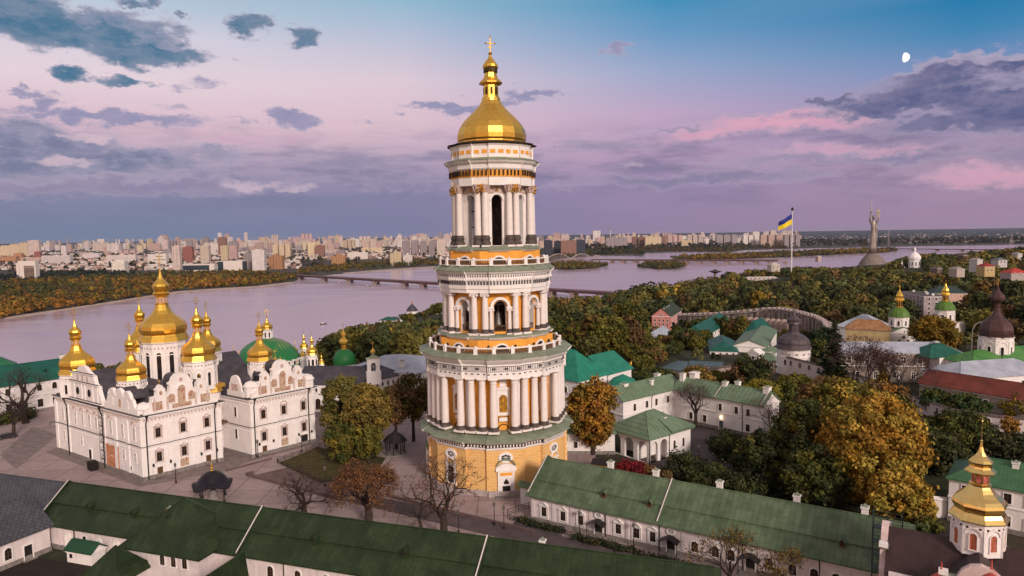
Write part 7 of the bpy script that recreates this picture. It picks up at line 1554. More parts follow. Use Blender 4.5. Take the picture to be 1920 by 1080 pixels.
# spruce and thujas
def spruce_mesh(name, rng, H, R, pal, tiers=22, size=.28):
    P, N_, col = [], [], []; b = MB(); b.tube((0, 0, -2), (0, 0, H), .35, .04, 6)
    for i in range(tiers):
        f = i / (tiers - 1); z = H * (.10 + .89 * f); L = R * (1 - f) ** .8 * rng.uniform(.75, 1.1) + .25; nb = max(5, int(13 * (1 - f) + 4))
        for j in range(nb):
            a = rng.uniform(0, 6.283); l = L * rng.uniform(.65, 1.05); e = np.array((cos(a) * l, sin(a) * l, z - l * .28)); b.tube((0, 0, z), tuple(e), .05, .02, 3)
            k = max(4, int(l * 9)); t = rng.uniform(.2, 1, k)[:, None]; q = np.array((0, 0, z)) * (1 - t) + e * t + rng.normal(size=(k, 3)) * np.array((.22, .22, .10)); P.append(q); N_.append(rng.normal(size=(k, 3)) * .5 + np.array((0, 0, 1))); col.append(np.array(pal)[rng.integers(0, len(pal), k)] * rng.uniform(.6, 1.4, (k, 1)))
    N_ = np.concatenate(N_); N_ /= np.linalg.norm(N_, axis=1)[:, None]
    return b.mesh(name + '_trunk', BARK), leaf_mesh(name + '_crown', np.concatenate(P), N_, size, np.concatenate(col), rng)
rng = np.random.default_rng(7); tm, cm = spruce_mesh('spruce', rng, 19, 5.0, DGRN + [(.02, .03, .02)], 24, .36)
p = atd(1562, 700, 232); add_tree('spruce_tree', 'tall dark spruce just right of the round wall tower', (p[0], p[1], 0), tm, cm, 1.2)
for i, (px, py, Y, s, lb) in enumerate([(1500, 905, 132, .85, 'dark spruce-like tree left of the biggest golden tree'), (1470, 880, 140, .7, 'shorter dark conifer left of the dark spruce-like tree')]):
    p = atd(px, py, Y); add_tree('spruce_tree', lb, (p[0], p[1], 0), tm, cm, s, i + 1.0, (1.6, 1.5, 1.1))
ct, cc_ = crown('thuja_crown', rng, 13, 2.0, 26, 70, .5, (1, 1, 1), .2, 'column', .4, DGRN); tt = trunk_mesh('thuja_trunk', 11, .25)
for i, (px, py, Y, s, lb) in enumerate([(1264, 618, 470, 1.0, 'leftmost dark thuja of the row by the rose house'), (1271, 617, 472, .9, 'second dark thuja of the row by the rose house'), (1278, 617, 474, 1.15, 'tallest dark thuja of the row by the rose house'), (1284, 616, 476, 1.1, 'dark thuja right of the tallest in the row by the rose house'), (1307, 612, 480, 1.05, 'left one of two dark thujas beside the brick cottage'), (1316, 611, 482, 1.05, 'right one of two dark thujas beside the brick cottage'), (1337, 690, 286, .55, 'small spiky thuja before the teal-roofed house wall'), (1348, 691, 285, .5, 'second small thuja before the teal-roofed house wall')]):
    p = atd(px, py, Y); add_tree('thuja_tree', lb, (p[0], p[1], min(p[2], float(hz(p[0], p[1])) + 2)), tt, ct, s, i)

# ------------------------------------------------------------------ woods on the hill and river slope
PROTO = []
for i in range(7):
    rng = np.random.default_rng(200 + i); H = (11, 13, 14.5, 12, 10, 15, 12)[i]; R = (5.2, 5.6, 5.0, 6.2, 4.6, 5.6, 5.4)[i]
    cm, C = crown('wood_tree_crown', rng, H, R, 62, 26, .58, (1, 1, 1), .30, 'round', H * .16)
    PROTO.append((trunk_mesh('wood_tree_trunk', H, .35, C, rng, 4), cm))
BOXES = []                                          # plan discs of buildings, kept free of trees
for o in list(sc.objects):
    if o.get('category') in ('building', 'church', 'tower', 'chapel', 'statue', 'wall', 'lookout', 'flagpole', 'turret', 'kiosk'):
        if '_L' in o:
            L, W, a = o['_L'], o['_W'], o.rotation_euler[2]
            for u in np.arange(0, L + 1, 5):
                for v in np.arange(0, W + 1, 5): BOXES.append((o.location.x + u * cos(a) - v * sin(a), o.location.y + u * sin(a) + v * cos(a), 5.5))
        else: BOXES.append((o.location.x, o.location.y, 5 if o.get('category') in ('wall', 'flagpole', 'kiosk', 'lookout') else 26 if o.get('category') == 'statue' else 12))
for p in W3: BOXES.append((p[0], p[1], 9))
for a, e in zip(W3, W3[1:]):
    for k in range(6): q = a + (e - a) * k / 6; BOXES.append((q[0], q[1], 8))
BOXES = np.array(BOXES)
# windows through which houses are seen: nearer trees may not rise into them (left, right, top, bottom, distance)
VIEW = [(1222, 1290, 575, 612, 555), (1210, 1252, 622, 648, 420), (1274, 1298, 634, 648, 400), (1284, 1374, 604, 636, 420), (1321, 1350, 590, 602, 545), (1328, 1460, 594, 690, 345), (1385, 1500, 578, 622, 455), (1500, 1562, 590, 630, 400), (1455, 1525, 575, 705, 256), (1480, 1487, 390, 524, 872), (1612, 1662, 385, 506, 1050), (1696, 1734, 478, 512, 930),
        (1706, 1776, 534, 598, 470), (1660, 1712, 545, 660, 300), (1752, 1792, 545, 605, 340), (1836, 1896, 545, 700, 230), (1565, 1660, 583, 660, 320), (1784, 1920, 640, 720, 215), (1328, 1354, 506, 520, 980), (1843, 1872, 492, 503, 640), (1832, 1845, 490, 498, 665), (1893, 1925, 502, 511, 600), (1870, 1898, 486, 496, 760), (1792, 1814, 502, 507, 640), (1400, 1480, 521, 525, 840),
        (750, 790, 566, 603, 560), (700, 742, 592, 607, 520), (806, 836, 574, 600, 560), (1175, 1195, 665, 695, 275), (1440, 1470, 497, 505, 900), (1575, 1800, 640, 725, 236), (1240, 1420, 676, 705, 245)]
SKYL = np.array([(560, 680), (590, 652), (612, 630), (640, 619), (680, 606), (700, 600), (735, 590), (762, 580), (790, 573), (830, 568), (1028, 546), (1140, 549), (1180, 531), (1240, 523), (1320, 513), (1345, 508), (1400, 508), (1450, 503), (1500, 500), (1560, 503), (1600, 500), (1660, 497), (1690, 483), (1740, 476), (1790, 477), (1830, 471), (1920, 463), (2100, 460)])
rng = np.random.default_rng(5)
cand = []
def ok(p, H, R):
    x, y = proj(p + np.array((0, 0, H))); x0, y0 = proj(p)
    if x < -150 or x > 2080 or y0 < 440: return None
    d = p[1]; rpx = R * FOC / d
    if y < np.interp(x, SKYL[:, 0], SKYL[:, 1]) - 1: return None
    if 0 < len(BOXES) and np.min(np.hypot(BOXES[:, 0] - p[0], BOXES[:, 1] - p[1]) - BOXES[:, 2]) < R * .35: return None
    for l, r, t_, b_, D in VIEW:
        if d < D and x + rpx * .8 > l and x - rpx * .8 < r and y < b_ - (b_ - t_) * .12 and y0 > t_: return None
    return x, y, rpx
tries = 0
zones = [('right', 30, 1150, 255, 1350, 9000), ('left', -190, 20, 250, 780, 3500)]
PLACED = []
for zn, x0, x1, y0, y1, N in zones:
    for _ in range(N):
        Y = y0 + (y1 - y0) * rng.uniform() ** .8; X = rng.uniform(x0, x1)
        if not (-.80 < X / Y < .80): continue
        if zn == 'right' and Y < 330 and X < 105 and X > 38 and Y > 300 - 0 and False: continue
        z = float(hz(X, Y))
        if z < -93: continue
        if zn == 'right' and Y < 262: continue
        k = int(rng.integers(0, 7)); s = rng.choice([rng.uniform(.7, 1.1), rng.uniform(1.0, 1.6)]) * (1.0 if Y > 400 else .85); H = (11, 13, 14.5, 12, 10, 15, 12)[k] * s; R = 5.3 * s
        if Y > 800: s *= 1.15; H *= 1.15; R *= 1.15
        r = None; H0, R0_, s0 = H, R, s
        for f in (1.0, .72, .5):
            H, R, s = H0 * f, R0_ * f, s0 * f
            if PLACED:
                A = np.array([(q[0], q[1], q[3]) for q in PLACED])
                if np.min(np.hypot(A[:, 0] - X, A[:, 1] - Y) - (A[:, 2] + R) * .62) < 0: continue
            r = ok(np.array((X, Y, z)), H, R)
            if r is not None: break
        if r is None: continue
        PLACED.append((X, Y, z, R, k, s, r))
PLACED.sort(key=lambda q: -q[6][2])
WOODPAL = [((0.100, 0.097, 0.028), 'olive green'), ((0.147, 0.127, 0.028), 'yellowish green'), ((0.052, 0.061, 0.024), 'dark green'), ((0.183, 0.118, 0.033), 'brownish yellow'), ((0.130, 0.078, 0.033), 'russet brown'), ((0.283, 0.189, 0.029), 'bright yellow'), ((0.071, 0.083, 0.029), 'mid green')]
WP = [.27, .20, .2, .10, .07, .03, .13]
def where(x, y, Y):
    if x < 870: return 'on the river slope left of the tower'
    if Y < 330: return 'beside the lower monastery roofs'
    if x < 1230: return 'in the wood right of the tower'
    if x < 1500 and Y < 620: return 'around the lower monastery houses'
    if Y > 800: return 'on the far hill below the statue'
    if x < 1560: return 'in the wood behind the curved gallery'
    return 'in the wood at the right, under the statue'
NT_ = 290
LIST = PLACED[:NT_]
for X, Y, z, R, k, s, (x, y, rpx) in LIST:
    i = rng.choice(7, p=WP); c, cn = WOODPAL[i]
    t = add_tree('wood_tree', f'{cn} tree {where(x, y, Y)}', (X, Y, z), PROTO[k][0], PROTO[k][1], s, float(rng.uniform(0, 6.28)), tuple(np.array(c) * rng.uniform(.72, 1.12)), f'{cn} trees {where(x, y, Y)}')
REST = PLACED[NT_:]
def mass(name, items, per, size, zs=.8, flat=.5):
    """many far trees as one piece: items are (x, y, z foot, radius, height, colour)"""
    Q = np.array([(a[0], a[1], a[2] + a[4] * .5) for a in items]); Rr = np.array([a[3] for a in items]); Hh = np.array([a[4] for a in items]); n = len(Q)
    d = rng.normal(size=(n, per, 3)); d[:, :, 2] = np.abs(d[:, :, 2]) * 1.1 - .55; d /= np.linalg.norm(d, axis=2)[:, :, None]
    P = Q[:, None] + d * rng.uniform(.7, 1.05, (n, per, 1)) * np.stack([Rr, Rr, Hh * .52], 1)[:, None, :]
    N_ = d + rng.normal(size=d.shape) * .4; N_ /= np.linalg.norm(N_, axis=2)[:, :, None]
    col = np.repeat(np.array([a[5] for a in items]), per, 0) * rng.uniform(.7, 1.3, (n * per, 1))
    me = leaf_mesh(name, P.reshape(-1, 3), N_.reshape(-1, 3), np.repeat(Rr * size, per), col, rng); return tag(link(name, me), kind='stuff')
if REST: mass('far_hill_wood', [(X, Y, z, R, R * 2.2, np.array(WOODPAL[rng.choice(7, p=WP)][0]) * rng.uniform(.8, 1.2)) for X, Y, z, R, k, s, r in REST], 70, .20)
# undergrowth between the trees of the slopes
U = []
while len(U) < 5200:
    Y = rng.uniform(262, 1250); X = rng.uniform(-170, 1000)
    if not (-.45 < X / Y < .82) or (X < 25 and Y > 780): continue
    if X > 20 and Y < 330 and X < 175 and rng.uniform() < .75: continue
    z = float(hz(X, Y))
    if z < -92: continue
    R = rng.uniform(1.5, 3.4); r = ok(np.array((X, Y, z)), R * 1.7, R)
    if r is None: continue
    U.append((X, Y, z - .4, R, R * 1.8, np.array([(.040, .042, .016), (.060, .050, .018), (.026, .032, .014), (.075, .046, .022)][rng.integers(0, 4)]) * rng.uniform(.8, 1.25)))
mass('undergrowth', U, 24, .34)

# ------------------------------------------------------------------ woods on the far bank and the islands
def inpoly(x, y, P):
    c = False; n = len(P)
    for i in range(n):
        (xa, ya), (xb, yb) = P[i], P[(i + 1) % n]
        if (ya > y) != (yb > y) and x < (xb - xa) * (y - ya) / (yb - ya) + xa: c = not c
    return c
FAUT = [(.175, .088, .018), (.125, .085, .018), (.075, .070, .020), (.195, .125, .018), (.10, .064, .020), (.058, .060, .020), (.21, .098, .020)]
def wood(name, pxpoly, n, rr, pal, per=34, size=.30, zb=-92.5, mix_=None):
    P = [tuple(at(x, y, WATER_Z + 3)[:2]) for x, y in pxpoly]; xs = [p[0] for p in P]; ys = [p[1] for p in P]; it = []; tr = 0
    while len(it) < n and tr < n * 40:
        tr += 1; X = rng.uniform(min(xs), max(xs)); Y = rng.uniform(min(ys), max(ys))
        if not inpoly(X, Y, P): continue
        R = rng.uniform(*rr); g_ = sin(X * .006 + 1) + sin(Y * .008 + X * .003); i = int(np.clip(rng.normal(3 + g_ * 1.4, 1.8), 0, len(pal) - 1))
        it.append((X, Y, zb, R, R * rng.uniform(1.6, 2.3), np.array(pal[i]) * rng.uniform(.75, 1.3)))
    return mass(name, it, per, size)
AUT = [FAUT[5], FAUT[2], FAUT[4], FAUT[1], FAUT[0], FAUT[3], FAUT[6]]
wood('far_bank_wood', [(-200, 632), (0, 597), (140, 576), (230, 561), (330, 545), (420, 538), (480, 535), (540, 528), (560, 520), (500, 515), (420, 513), (330, 514), (250, 520), (160, 524), (60, 530), (0, 532), (-200, 545)], 2300, (6, 11), AUT, 44, .27)
wood('far_bank_trees', [(-200, 548), (0, 534), (60, 530), (160, 524), (250, 521), (250, 512), (160, 510), (90, 512), (0, 520), (-200, 530)], 420, (6, 10), [(.022, .030, .020), (.030, .036, .020), (.018, .024, .018)], 22, .34)
wood('island_wood', ISLES[0][1], 240, (6, 9), AUT[:4], 26, .3); wood('island_wood', ISLES[1][1], 200, (6, 9), AUT[:4], 26, .3)
wood('island_wood', ISLES[2][1], 900, (7, 12), AUT[:6], 24, .32); wood('island_wood', ISLES[3][1], 240, (8, 12), [AUT[0], AUT[1], (.02, .03, .02)], 20, .34)
wood('riverside_trees', [(560, 516), (640, 509), (700, 504.5), (770, 500), (850, 495), (850, 489), (770, 491), (700, 494), (620, 500), (560, 508)], 330, (7, 11), AUT[:4], 22, .34)
wood('riverside_trees', [(1030, 487), (1060, 482), (1130, 478), (1205, 478), (1212, 472.5), (1290, 471.5), (1370, 472), (1390, 468), (1480, 465.5), (1500, 463), (1400, 463), (1290, 466), (1200, 466), (1100, 470), (1030, 480)], 700, (8, 13), [AUT[0], AUT[1], (.02, .028, .018), AUT[2]], 18, .36)
wood('city_trees', [(-200, 520), (0, 512), (250, 509), (560, 508), (850, 489), (1030, 478), (1030, 456), (850, 462), (560, 468), (250, 476), (0, 482), (-200, 490)], 1700, (6, 12), [(.020, .026, .018), (.030, .034, .020), (.045, .038, .022), (.06, .045, .022)], 10, .5)
wood('city_trees', [(1030, 478), (1500, 464), (1700, 460), (1920, 457), (2100, 455), (2100, 447), (1700, 449), (1500, 452), (1030, 458)], 1500, (9, 20), [(.020, .026, .020), (.030, .032, .022), (.045, .036, .026)], 8, .55)

# ------------------------------------------------------------------ the city across the river
def facade(name, c, gl=(.045, .05, .065), u=4.2, v=3.4, wu=.58, wv=.6, bands=.5):
    def ex(T, tc, col):
        s = T.sep(tc); g = T.n.new('ShaderNodeNewGeometry'); nn = T.sep(g.outputs['Normal'])
        a = T.math('ADD', s[0], s[1]); fu = T.math('FRACT', T.math('DIVIDE', a, u)); fv = T.math('FRACT', T.math('DIVIDE', s[2], v))
        w = T.math('MULTIPLY', T.math('MULTIPLY', T.math('LESS_THAN', fu, wu), T.math('LESS_THAN', fv, wv)), T.math('LESS_THAN', T.math('ABSOLUTE', nn[2]), .5))
        col = T.mix(T.math('MULTIPLY', w, .92), col, gl)
        fb = T.math('FRACT', T.math('DIVIDE', a, u * 3.0)); return T.mix(T.math('MULTIPLY', T.math('LESS_THAN', fb, .28), bands), col, tuple(q * .35 for q in c))
    return mat(name, c, .85, var=.08, vs_=.05, extra=ex, objcol=True)
FAC = {'pale': facade('pale_panel_facade', (0.76, 0.61, 0.56)), 'cream': facade('cream_panel_facade', (0.81, 0.63, 0.44)), 'pink': facade('pink_panel_facade', (0.71, 0.49, 0.45)), 'white': facade('white_panel_facade', (0.86, 0.76, 0.73), bands=.3),
       'grey': facade('grey_panel_facade', (.42, .35, .37)), 'red': facade('red_brick_facade', (.42, .15, .12)), 'orange': facade('orange_brick_facade', (.55, .28, .14)), 'dark': facade('dark_glass_facade', (.05, .055, .075), (.02, .025, .04)), 'brown': facade('brown_brick_facade', (.34, .17, .13))}
ROOFT = mat('flat_roof_tar', (.12, .10, .10), .9)
BLK = {}
def block_mesh(kind, w, d, h, form):
    k = (kind, w, d, h, form)
    if k in BLK: return BLK[k]
    b = MB()
    if form == 'slab': b.box(-w / 2, w / 2, 0, d, -6, h); b.box(-w * .1, w * .05, d * .3, d * .7, h, h + 3.2); b.box(w * .25, w * .35, d * .3, d * .7, h, h + 2.6)
    elif form == 'tower': b.box(-w / 2, w / 2, 0, d, -6, h); b.box(-w * .28, w * .28, d * .25, d * .75, h, h + 4); b.box(-w / 2 - .8, -w * .2, -.9, 0, -6, h - 1); b.box(w * .2, w / 2 + .8, -.9, 0, -6, h - 1)
    elif form == 'step':
        b.box(-w / 2, -w / 6, 0, d, -6, h * .86); b.box(-w / 6, w / 6, -2, d, -6, h); b.box(w / 6, w / 2, 0, d, -6, h * .92); b.box(-w * .08, w * .08, d * .3, d * .7, h, h + 4)
    elif form == 'bow':
        n = 5
        for i in range(n): x0 = -w / 2 + w * i / n; b.box(x0, x0 + w / n * .96, abs(i - 2) * -1.5, d, -6, h * (.9 + .1 * (i % 2)))
    elif form == 'rows':
        for i in range(3): x0 = -w / 2 + w * i / 3; b.box(x0 + w * .02, x0 + w * .28, 0, d, -6, h - (i % 2) * 3); b.box(x0 + w * .1, x0 + w * .2, d * .3, d * .7, h - (i % 2) * 3, h + 2)
    me = b.mesh('city_block', [FAC[kind]]); BLK[k] = me; return me
nblk = 0
CITYG = {'pale': 'pale', 'cream': 'cream', 'pink': 'pinkish', 'white': 'white', 'grey': 'grey', 'red': 'brick red', 'orange': 'orange-brown', 'dark': 'dark glass', 'brown': 'brown'}
def city(kind, form, xl, xr, yt, yb, label=None, rot=None, dep=None, group=None):
    global nblk
    p = at((xl + xr) / 2, yb, WATER_Z + 3); Y = p[1]; w = (xr - xl) * Y / FOC; h = (yb - yt) * Y / FOC
    wq = max(8, round(w / 6) * 6); hq = max(6, round(h / 5) * 5); d = dep or min(max(wq * .7, 12), 34)
    o = link('city_block', block_mesh(kind, wq, d, hq, form), None, (p[0], p[1], -92.5), rng.uniform(-.25, .25) if rot is None else rot); o.scale = (w / wq, 1, h / hq)
    v = rng.uniform(.86, 1.12); o.color = (v, v * rng.uniform(.96, 1.03), v * rng.uniform(.95, 1.05), 1); nblk += 1
    return tag(o, label or f'{CITYG[kind]} ' + {'slab': 'long', 'tower': 'tall', 'step': 'stepped', 'bow': 'wavy', 'rows': 'clustered'}[form] + ' apartment block ' + zone(xl, yb), 'building', group or f'{CITYG[kind]} {form} blocks ' + zone(xl, yb))
def zone(x, y):
    far = 'in the far skyline' if y < 470 else 'in the near city rows' if y > 488 else 'in the middle of the city'
    return far + (' at the far left' if x < 200 else ' behind the cathedral' if x < 520 else ' left of the tower' if x < 860 else ' right of the tower' if x < 1250 else ' near the flagpole')
NOT = [('cream', 'bow', 0, 18, 460, 480, 'leftmost cream wavy-topped slab in the city at the left edge'), ('cream', 'bow', 18, 36, 457, 480, 'second cream wavy-topped slab from the left edge'), ('cream', 'bow', 36, 53, 454, 480, 'third cream wavy-topped slab, beside the tall cream tower'), ('pale', 'tower', 54, 74, 451, 480, 'tall cream tower ending the wavy-topped row at far left'),
       ('orange', 'slab', 0, 30, 481, 492, 'long low orange-pink building at the left edge of the city'), ('orange', 'tower', 27, 41, 475, 489, 'small ochre block standing on the long orange building'), ('pink', 'slab', 40, 76, 483, 490, 'low salmon building right of the ochre block'), ('red', 'tower', 65, 75, 472, 486, 'dark red small tower at far left'),
       ('white', 'slab', 79, 131, 479, 496, 'long white nine-storey slab at far left of the city'), ('white', 'slab', 156, 185, 475.5, 486, 'shorter white slab right of the long white one'), ('white', 'slab', 201, 254, 478, 494, 'long white slab behind the near white block'), ('white', 'tower', 211, 234, 489, 513, 'near white block standing before the long white slab'), ('white', 'slab', 278, 312, 476, 496, 'white slab just behind the main gilded dome'),
       ('pale', 'tower', 325, 339, 462, 513, 'tall pale tower nearest the main gilded dome'), ('red', 'tower', 344, 361, 463, 492, 'red and pink striped tower right of the main gilded dome'), ('pale', 'tower', 377, 392, 460, 496, 'tall pale tower right of the red striped one'), ('brown', 'tower', 410, 424, 445, 480, 'tallest red-brown tower in the skyline left of the bell tower'), ('cream', 'tower', 415, 427, 461, 491, 'cream tower in front of the tallest red-brown one'),
       ('pink', 'tower', 430, 444, 461, 490, 'pinkish tower right of the cream one'), ('grey', 'step', 458, 474, 471, 505, 'grey stepped tower beside the near white tower'), ('white', 'tower', 474, 496, 469, 507, 'near white tower above the autumn wood'), ('orange', 'step', 505, 530, 477, 505, 'orange-brown stepped tower near the bridge head'), ('cream', 'rows', 512, 546, 458, 484, 'group of three cream towers before the bridge head'),
       ('cream', 'step', 732, 753, 471, 498, 'cream stepped tower close to the shore left of the bell tower'), ('white', 'step', 756, 773, 476, 498, 'white stepped tower right of the cream one near the shore'), ('orange', 'step', 622, 647, 477, 499, 'tan stepped tower near the shore by the bridge'), ('white', 'slab', 652, 689, 473, 486, 'long white slab above the shore trees left of the bell tower'), ('cream', 'tower', 578, 592, 456, 482, 'cream tower in the middle of the skyline'), ('brown', 'tower', 592, 608, 460, 482, 'brown tower beside the cream one in the middle of the skyline'),
       ('grey', 'tower', 755, 768, 451, 480, 'leftmost of the grey twin-faced towers left of the bell tower'), ('grey', 'tower', 772, 785, 451, 480, 'second of the grey twin-faced towers left of the bell tower'), ('grey', 'tower', 788, 800, 452, 480, 'third of the grey twin-faced towers left of the bell tower'), ('grey', 'tower', 805, 815, 452, 479, 'fourth of the grey twin-faced towers left of the bell tower'), ('pale', 'tower', 820, 835, 450, 478, 'pale tower touching the left side of the bell tower'),
       ('dark', 'tower', 1021, 1036, 451, 480, 'dark blue glass tower right of the bell tower'), ('dark', 'tower', 1040, 1052, 452, 479, 'dark glass tower joined to the brown one'), ('brown', 'slab', 1052, 1081, 451, 480, 'broad brown brick tower right of the bell tower'), ('dark', 'tower', 1081, 1097, 450, 479, 'darkest tower at the right of the broad brown one'), ('white', 'tower', 1112, 1126, 433, 452, 'white pair of towers rising highest on the skyline right of the bell tower'),
       ('grey', 'bow', 1136, 1177, 443, 466, 'grey ribbed slab at the head of the right-hand skyline'), ('brown', 'tower', 1186, 1197, 444, 462, 'brown tower in the right-hand skyline'), ('brown', 'tower', 1200, 1209, 444, 462, 'second brown tower in the right-hand skyline'), ('cream', 'bow', 1210, 1240, 442, 462, 'cream ribbed slab in the right-hand skyline'), ('brown', 'tower', 1242, 1250, 443, 461, 'narrow brown tower beside the cream ribbed slab'), ('pink', 'rows', 1252, 1282, 441, 460, 'pinkish cluster of towers in the right-hand skyline'),
       ('pale', 'rows', 1288, 1320, 440, 459, 'pale cluster of towers in the right-hand skyline'), ('white', 'step', 1320, 1330, 446, 460, 'white arched tower in the right-hand skyline'), ('grey', 'rows', 1342, 1386, 440, 460, 'grey cluster of towers left of the flagpole group'), ('white', 'rows', 1393, 1425, 441, 463, 'white towers at the left of the group behind the flag'), ('white', 'tower', 1411, 1424, 435, 462, 'tallest white tower in the group behind the flag'), ('pink', 'rows', 1425, 1470, 440, 463, 'pinkish towers in the group behind the flag'), ('grey', 'rows', 1470, 1502, 440, 463, 'grey towers at the right end of the group behind the flag')]
for a in NOT: city(*a, rot=0.06, group=None)
# bank tower, glass hall
def px_house(name, label, xl, xr, yt, yb, dep, build):
    p = at((xl + xr) / 2, yb, WATER_Z + 3); Y = p[1]; w = (xr - xl) * Y / FOC; h = (yb - yt) * Y / FOC; t = thing(name, label, 'building', (p[0], p[1], -92.5), .1); build(t, w, h, dep); return t
WHF = mat('city_white', (.66, .58, .55), .85, var=.08); DKF = mat('city_dark_glass', (.03, .045, .06), .3, var=.3, vs_=.1)
def bank(t, w, h, d):
    b = MB(); b.box(-w * .42, w * .5, 0, d, -4, h); b.box(-w * .5, -w * .35, -3, d * .6, -4, h * .88); b.build('wall', WHF, t); b = MB()
    b.box(-w * .12, w * .42, -.6, -.1, 2, h * .66); b.box(-w * .12, w * .42, -.8, -.1, h * .68, h * .74); b.build('window', mat('city_brown_glass', (.16, .11, .09), .5, var=.3, vs_=.05), t)
px_house('office_tower', 'white office tower with a brown window field at far left of the city', 34, 67, 489, 524, 26, bank)
def glasshall(t, w, h, d):
    b = MB(); b.box(-w / 2, w / 2, 0, d, -4, h * .3); b.box(-w / 2, w / 2, 0, d, h * .86, h); b.box(w * .36, w / 2, -.5, d, h * .3, h * .86); b.build('wall', WHF, t); b = MB(); b.box(-w * .48, w * .36, .3, d - .3, h * .3, h * .86); b.build('window', DKF, t)
px_house('glass_hall', 'long low dark glass hall with a white rim near the bridge head', 336, 401, 495, 511, 40, glasshall)
def glass2(t, w, h, d):
    b = MB(); b.box(-w * .3, w * .42, 0, d, -4, h * .95); b.box(-w / 2, w / 2, .5, d, h * .95, h); b.build('wall', WHF, t); b = MB(); b.box(-w / 2, -w * .3, -1, d, -3, h * .94); b.box(w * .42, w * .49, -.5, d, -3, h * .94); b.build('window', DKF, t)
px_house('glass_hall', 'white hall with dark glass ends right of the long glass one', 410, 458, 489, 507, 40, glass2)
def chim(t, w, h, d):
    b = MB(); b.lathe([(w / 2, -4), (w / 2 * .7, h)], 8); b.build('stack', WHF, t)
    for k in range(4): b = MB(); b.lathe([(w * .42, h * (.3 + .18 * k)), (w * .40, h * (.38 + .18 * k))], 8); b.build('band', DARK, t)
px_house('smokestack', 'thin red and dark striped smokestack on the skyline right of the bell tower', 1143.5, 1145.5, 423, 447, 4, chim)
def mast(t, w, h, d):
    b = MB()
    for x in (-1, 1):
        for y in (-1, 1): b.tube((x * w / 2, y * w / 2, -3), (x * w * .2, y * w * .2, h), w * .06, w * .04, 4)
    for k in range(8):
        z = h * k / 8; s = w / 2 * (1 - .6 * k / 8); b.tube((-s, -s, z), (s, -s, z + h / 8), w * .04, n=3); b.tube((s, -s, z), (-s, -s, z + h / 8), w * .04, n=3)
    b.build('lattice', mat('mast_steel', (.30, .26, .28), .6), t)
for xl, xr, yt, yb, lb in ((1663.5, 1667.5, 430, 462, 'tall lattice mast right of the statue'), (1893, 1897, 437, 460, 'lattice mast at the far right beyond the river'), (1706, 1710, 440, 458, 'shorter lattice mast on the plain right of the statue'), (692, 695, 447, 478, 'slim lattice mast in the city left of the bell tower')): px_house('lattice_mast', lb, xl, xr, yt, yb, 4, mast)
kinds = ['pale', 'pink', 'white', 'cream', 'grey', 'white', 'pale', 'pink']; forms = ['slab', 'tower', 'step', 'rows', 'tower', 'bow']
def rnd(n, x0, x1, yb0, yb1, hh, ww, yf):
    for _ in range(n):
        x = rng.uniform(x0, x1); f = rng.uniform(); yb = yf(x) + yb0 + (yb1 - yb0) * f; fm = forms[rng.integers(0, 6)]; w = rng.uniform(*ww) * (1.5 if fm in ('slab', 'bow', 'rows') else .8); h = rng.uniform(*hh) * (.6 if fm == 'slab' else 1)
        city(kinds[rng.integers(0, 8)], fm, x - w / 2, x + w / 2, yb - h, yb)
hl = lambda x: 452.5 - x * 23.5 / 1920
rnd(66, 80, 860, 13, 26, (9, 17), (7, 18), hl); rnd(58, 300, 860, 12, 24, (14, 24), (7, 14), hl); rnd(40, 130, 860, 24, 40, (5, 9), (12, 26), hl); rnd(16, 1010, 1060, 18, 30, (12, 26), (7, 12), hl); rnd(46, 1100, 1500, 15, 25, (9, 18), (8, 14), hl)
# low roofs filling the city
it = []; b = MB(); tr = 0
lowm = [mat('low_roof_pale', (.62, .47, .42), .9, var=.2, vs_=.02), mat('low_roof_brown', (.34, .22, .19), .9, var=.2, vs_=.02), mat('low_roof_white', (.62, .55, .54), .9, var=.1, vs_=.02)]
for _ in range(3600):
    x = rng.uniform(-100, 1010) if rng.uniform() < .72 else rng.uniform(1010, 2000); yb = hl(x) + (rng.uniform(14, 58) if x < 560 else rng.uniform(13, 42) if x < 1010 else rng.uniform(6, 27))
    if x < 260 and yb > 508 or x >= 1210 and yb - hl(x) > 24: continue
    p = at(x, yb, WATER_Z + 3); w, d, h = rng.uniform(12, 46), rng.uniform(10, 20), rng.uniform(5, 15) * (1 if x < 1500 else .6); a = rng.uniform(-.6, .6); c, s = cos(a), sin(a)
    b.prism([(p[0] + u * c - v * s, p[1] + u * s + v * c) for u, v in ((-w / 2, 0), (w / 2, 0), (w / 2, d), (-w / 2, d))], -94, -92.5 + h, int(rng.integers(0, 3)))
for _ in range(420):
    x = rng.uniform(60, 860) if rng.uniform() < .72 else rng.uniform(1080, 1510); yb = hl(x) + rng.uniform(8, 19); p = at(x, yb, WATER_Z + 3); w, d, h = rng.uniform(30, 75), 18, rng.uniform(5.5, 12.5) * p[1] / FOC; a = rng.uniform(-.4, .4); c, s = cos(a), sin(a)
    b.prism([(p[0] + u * c - v * s, p[1] + u * s + v * c) for u, v in ((-w / 2, 0), (w / 2, 0), (w / 2, d), (-w / 2, d))], -94, -92.5 + h, 3 + int(rng.integers(0, 5)))
lowm += [FAC[k] for k in ('pale', 'pink', 'white', 'grey', 'cream')]
tag(b.build('low_city_roofs', lowm), kind='stuff')

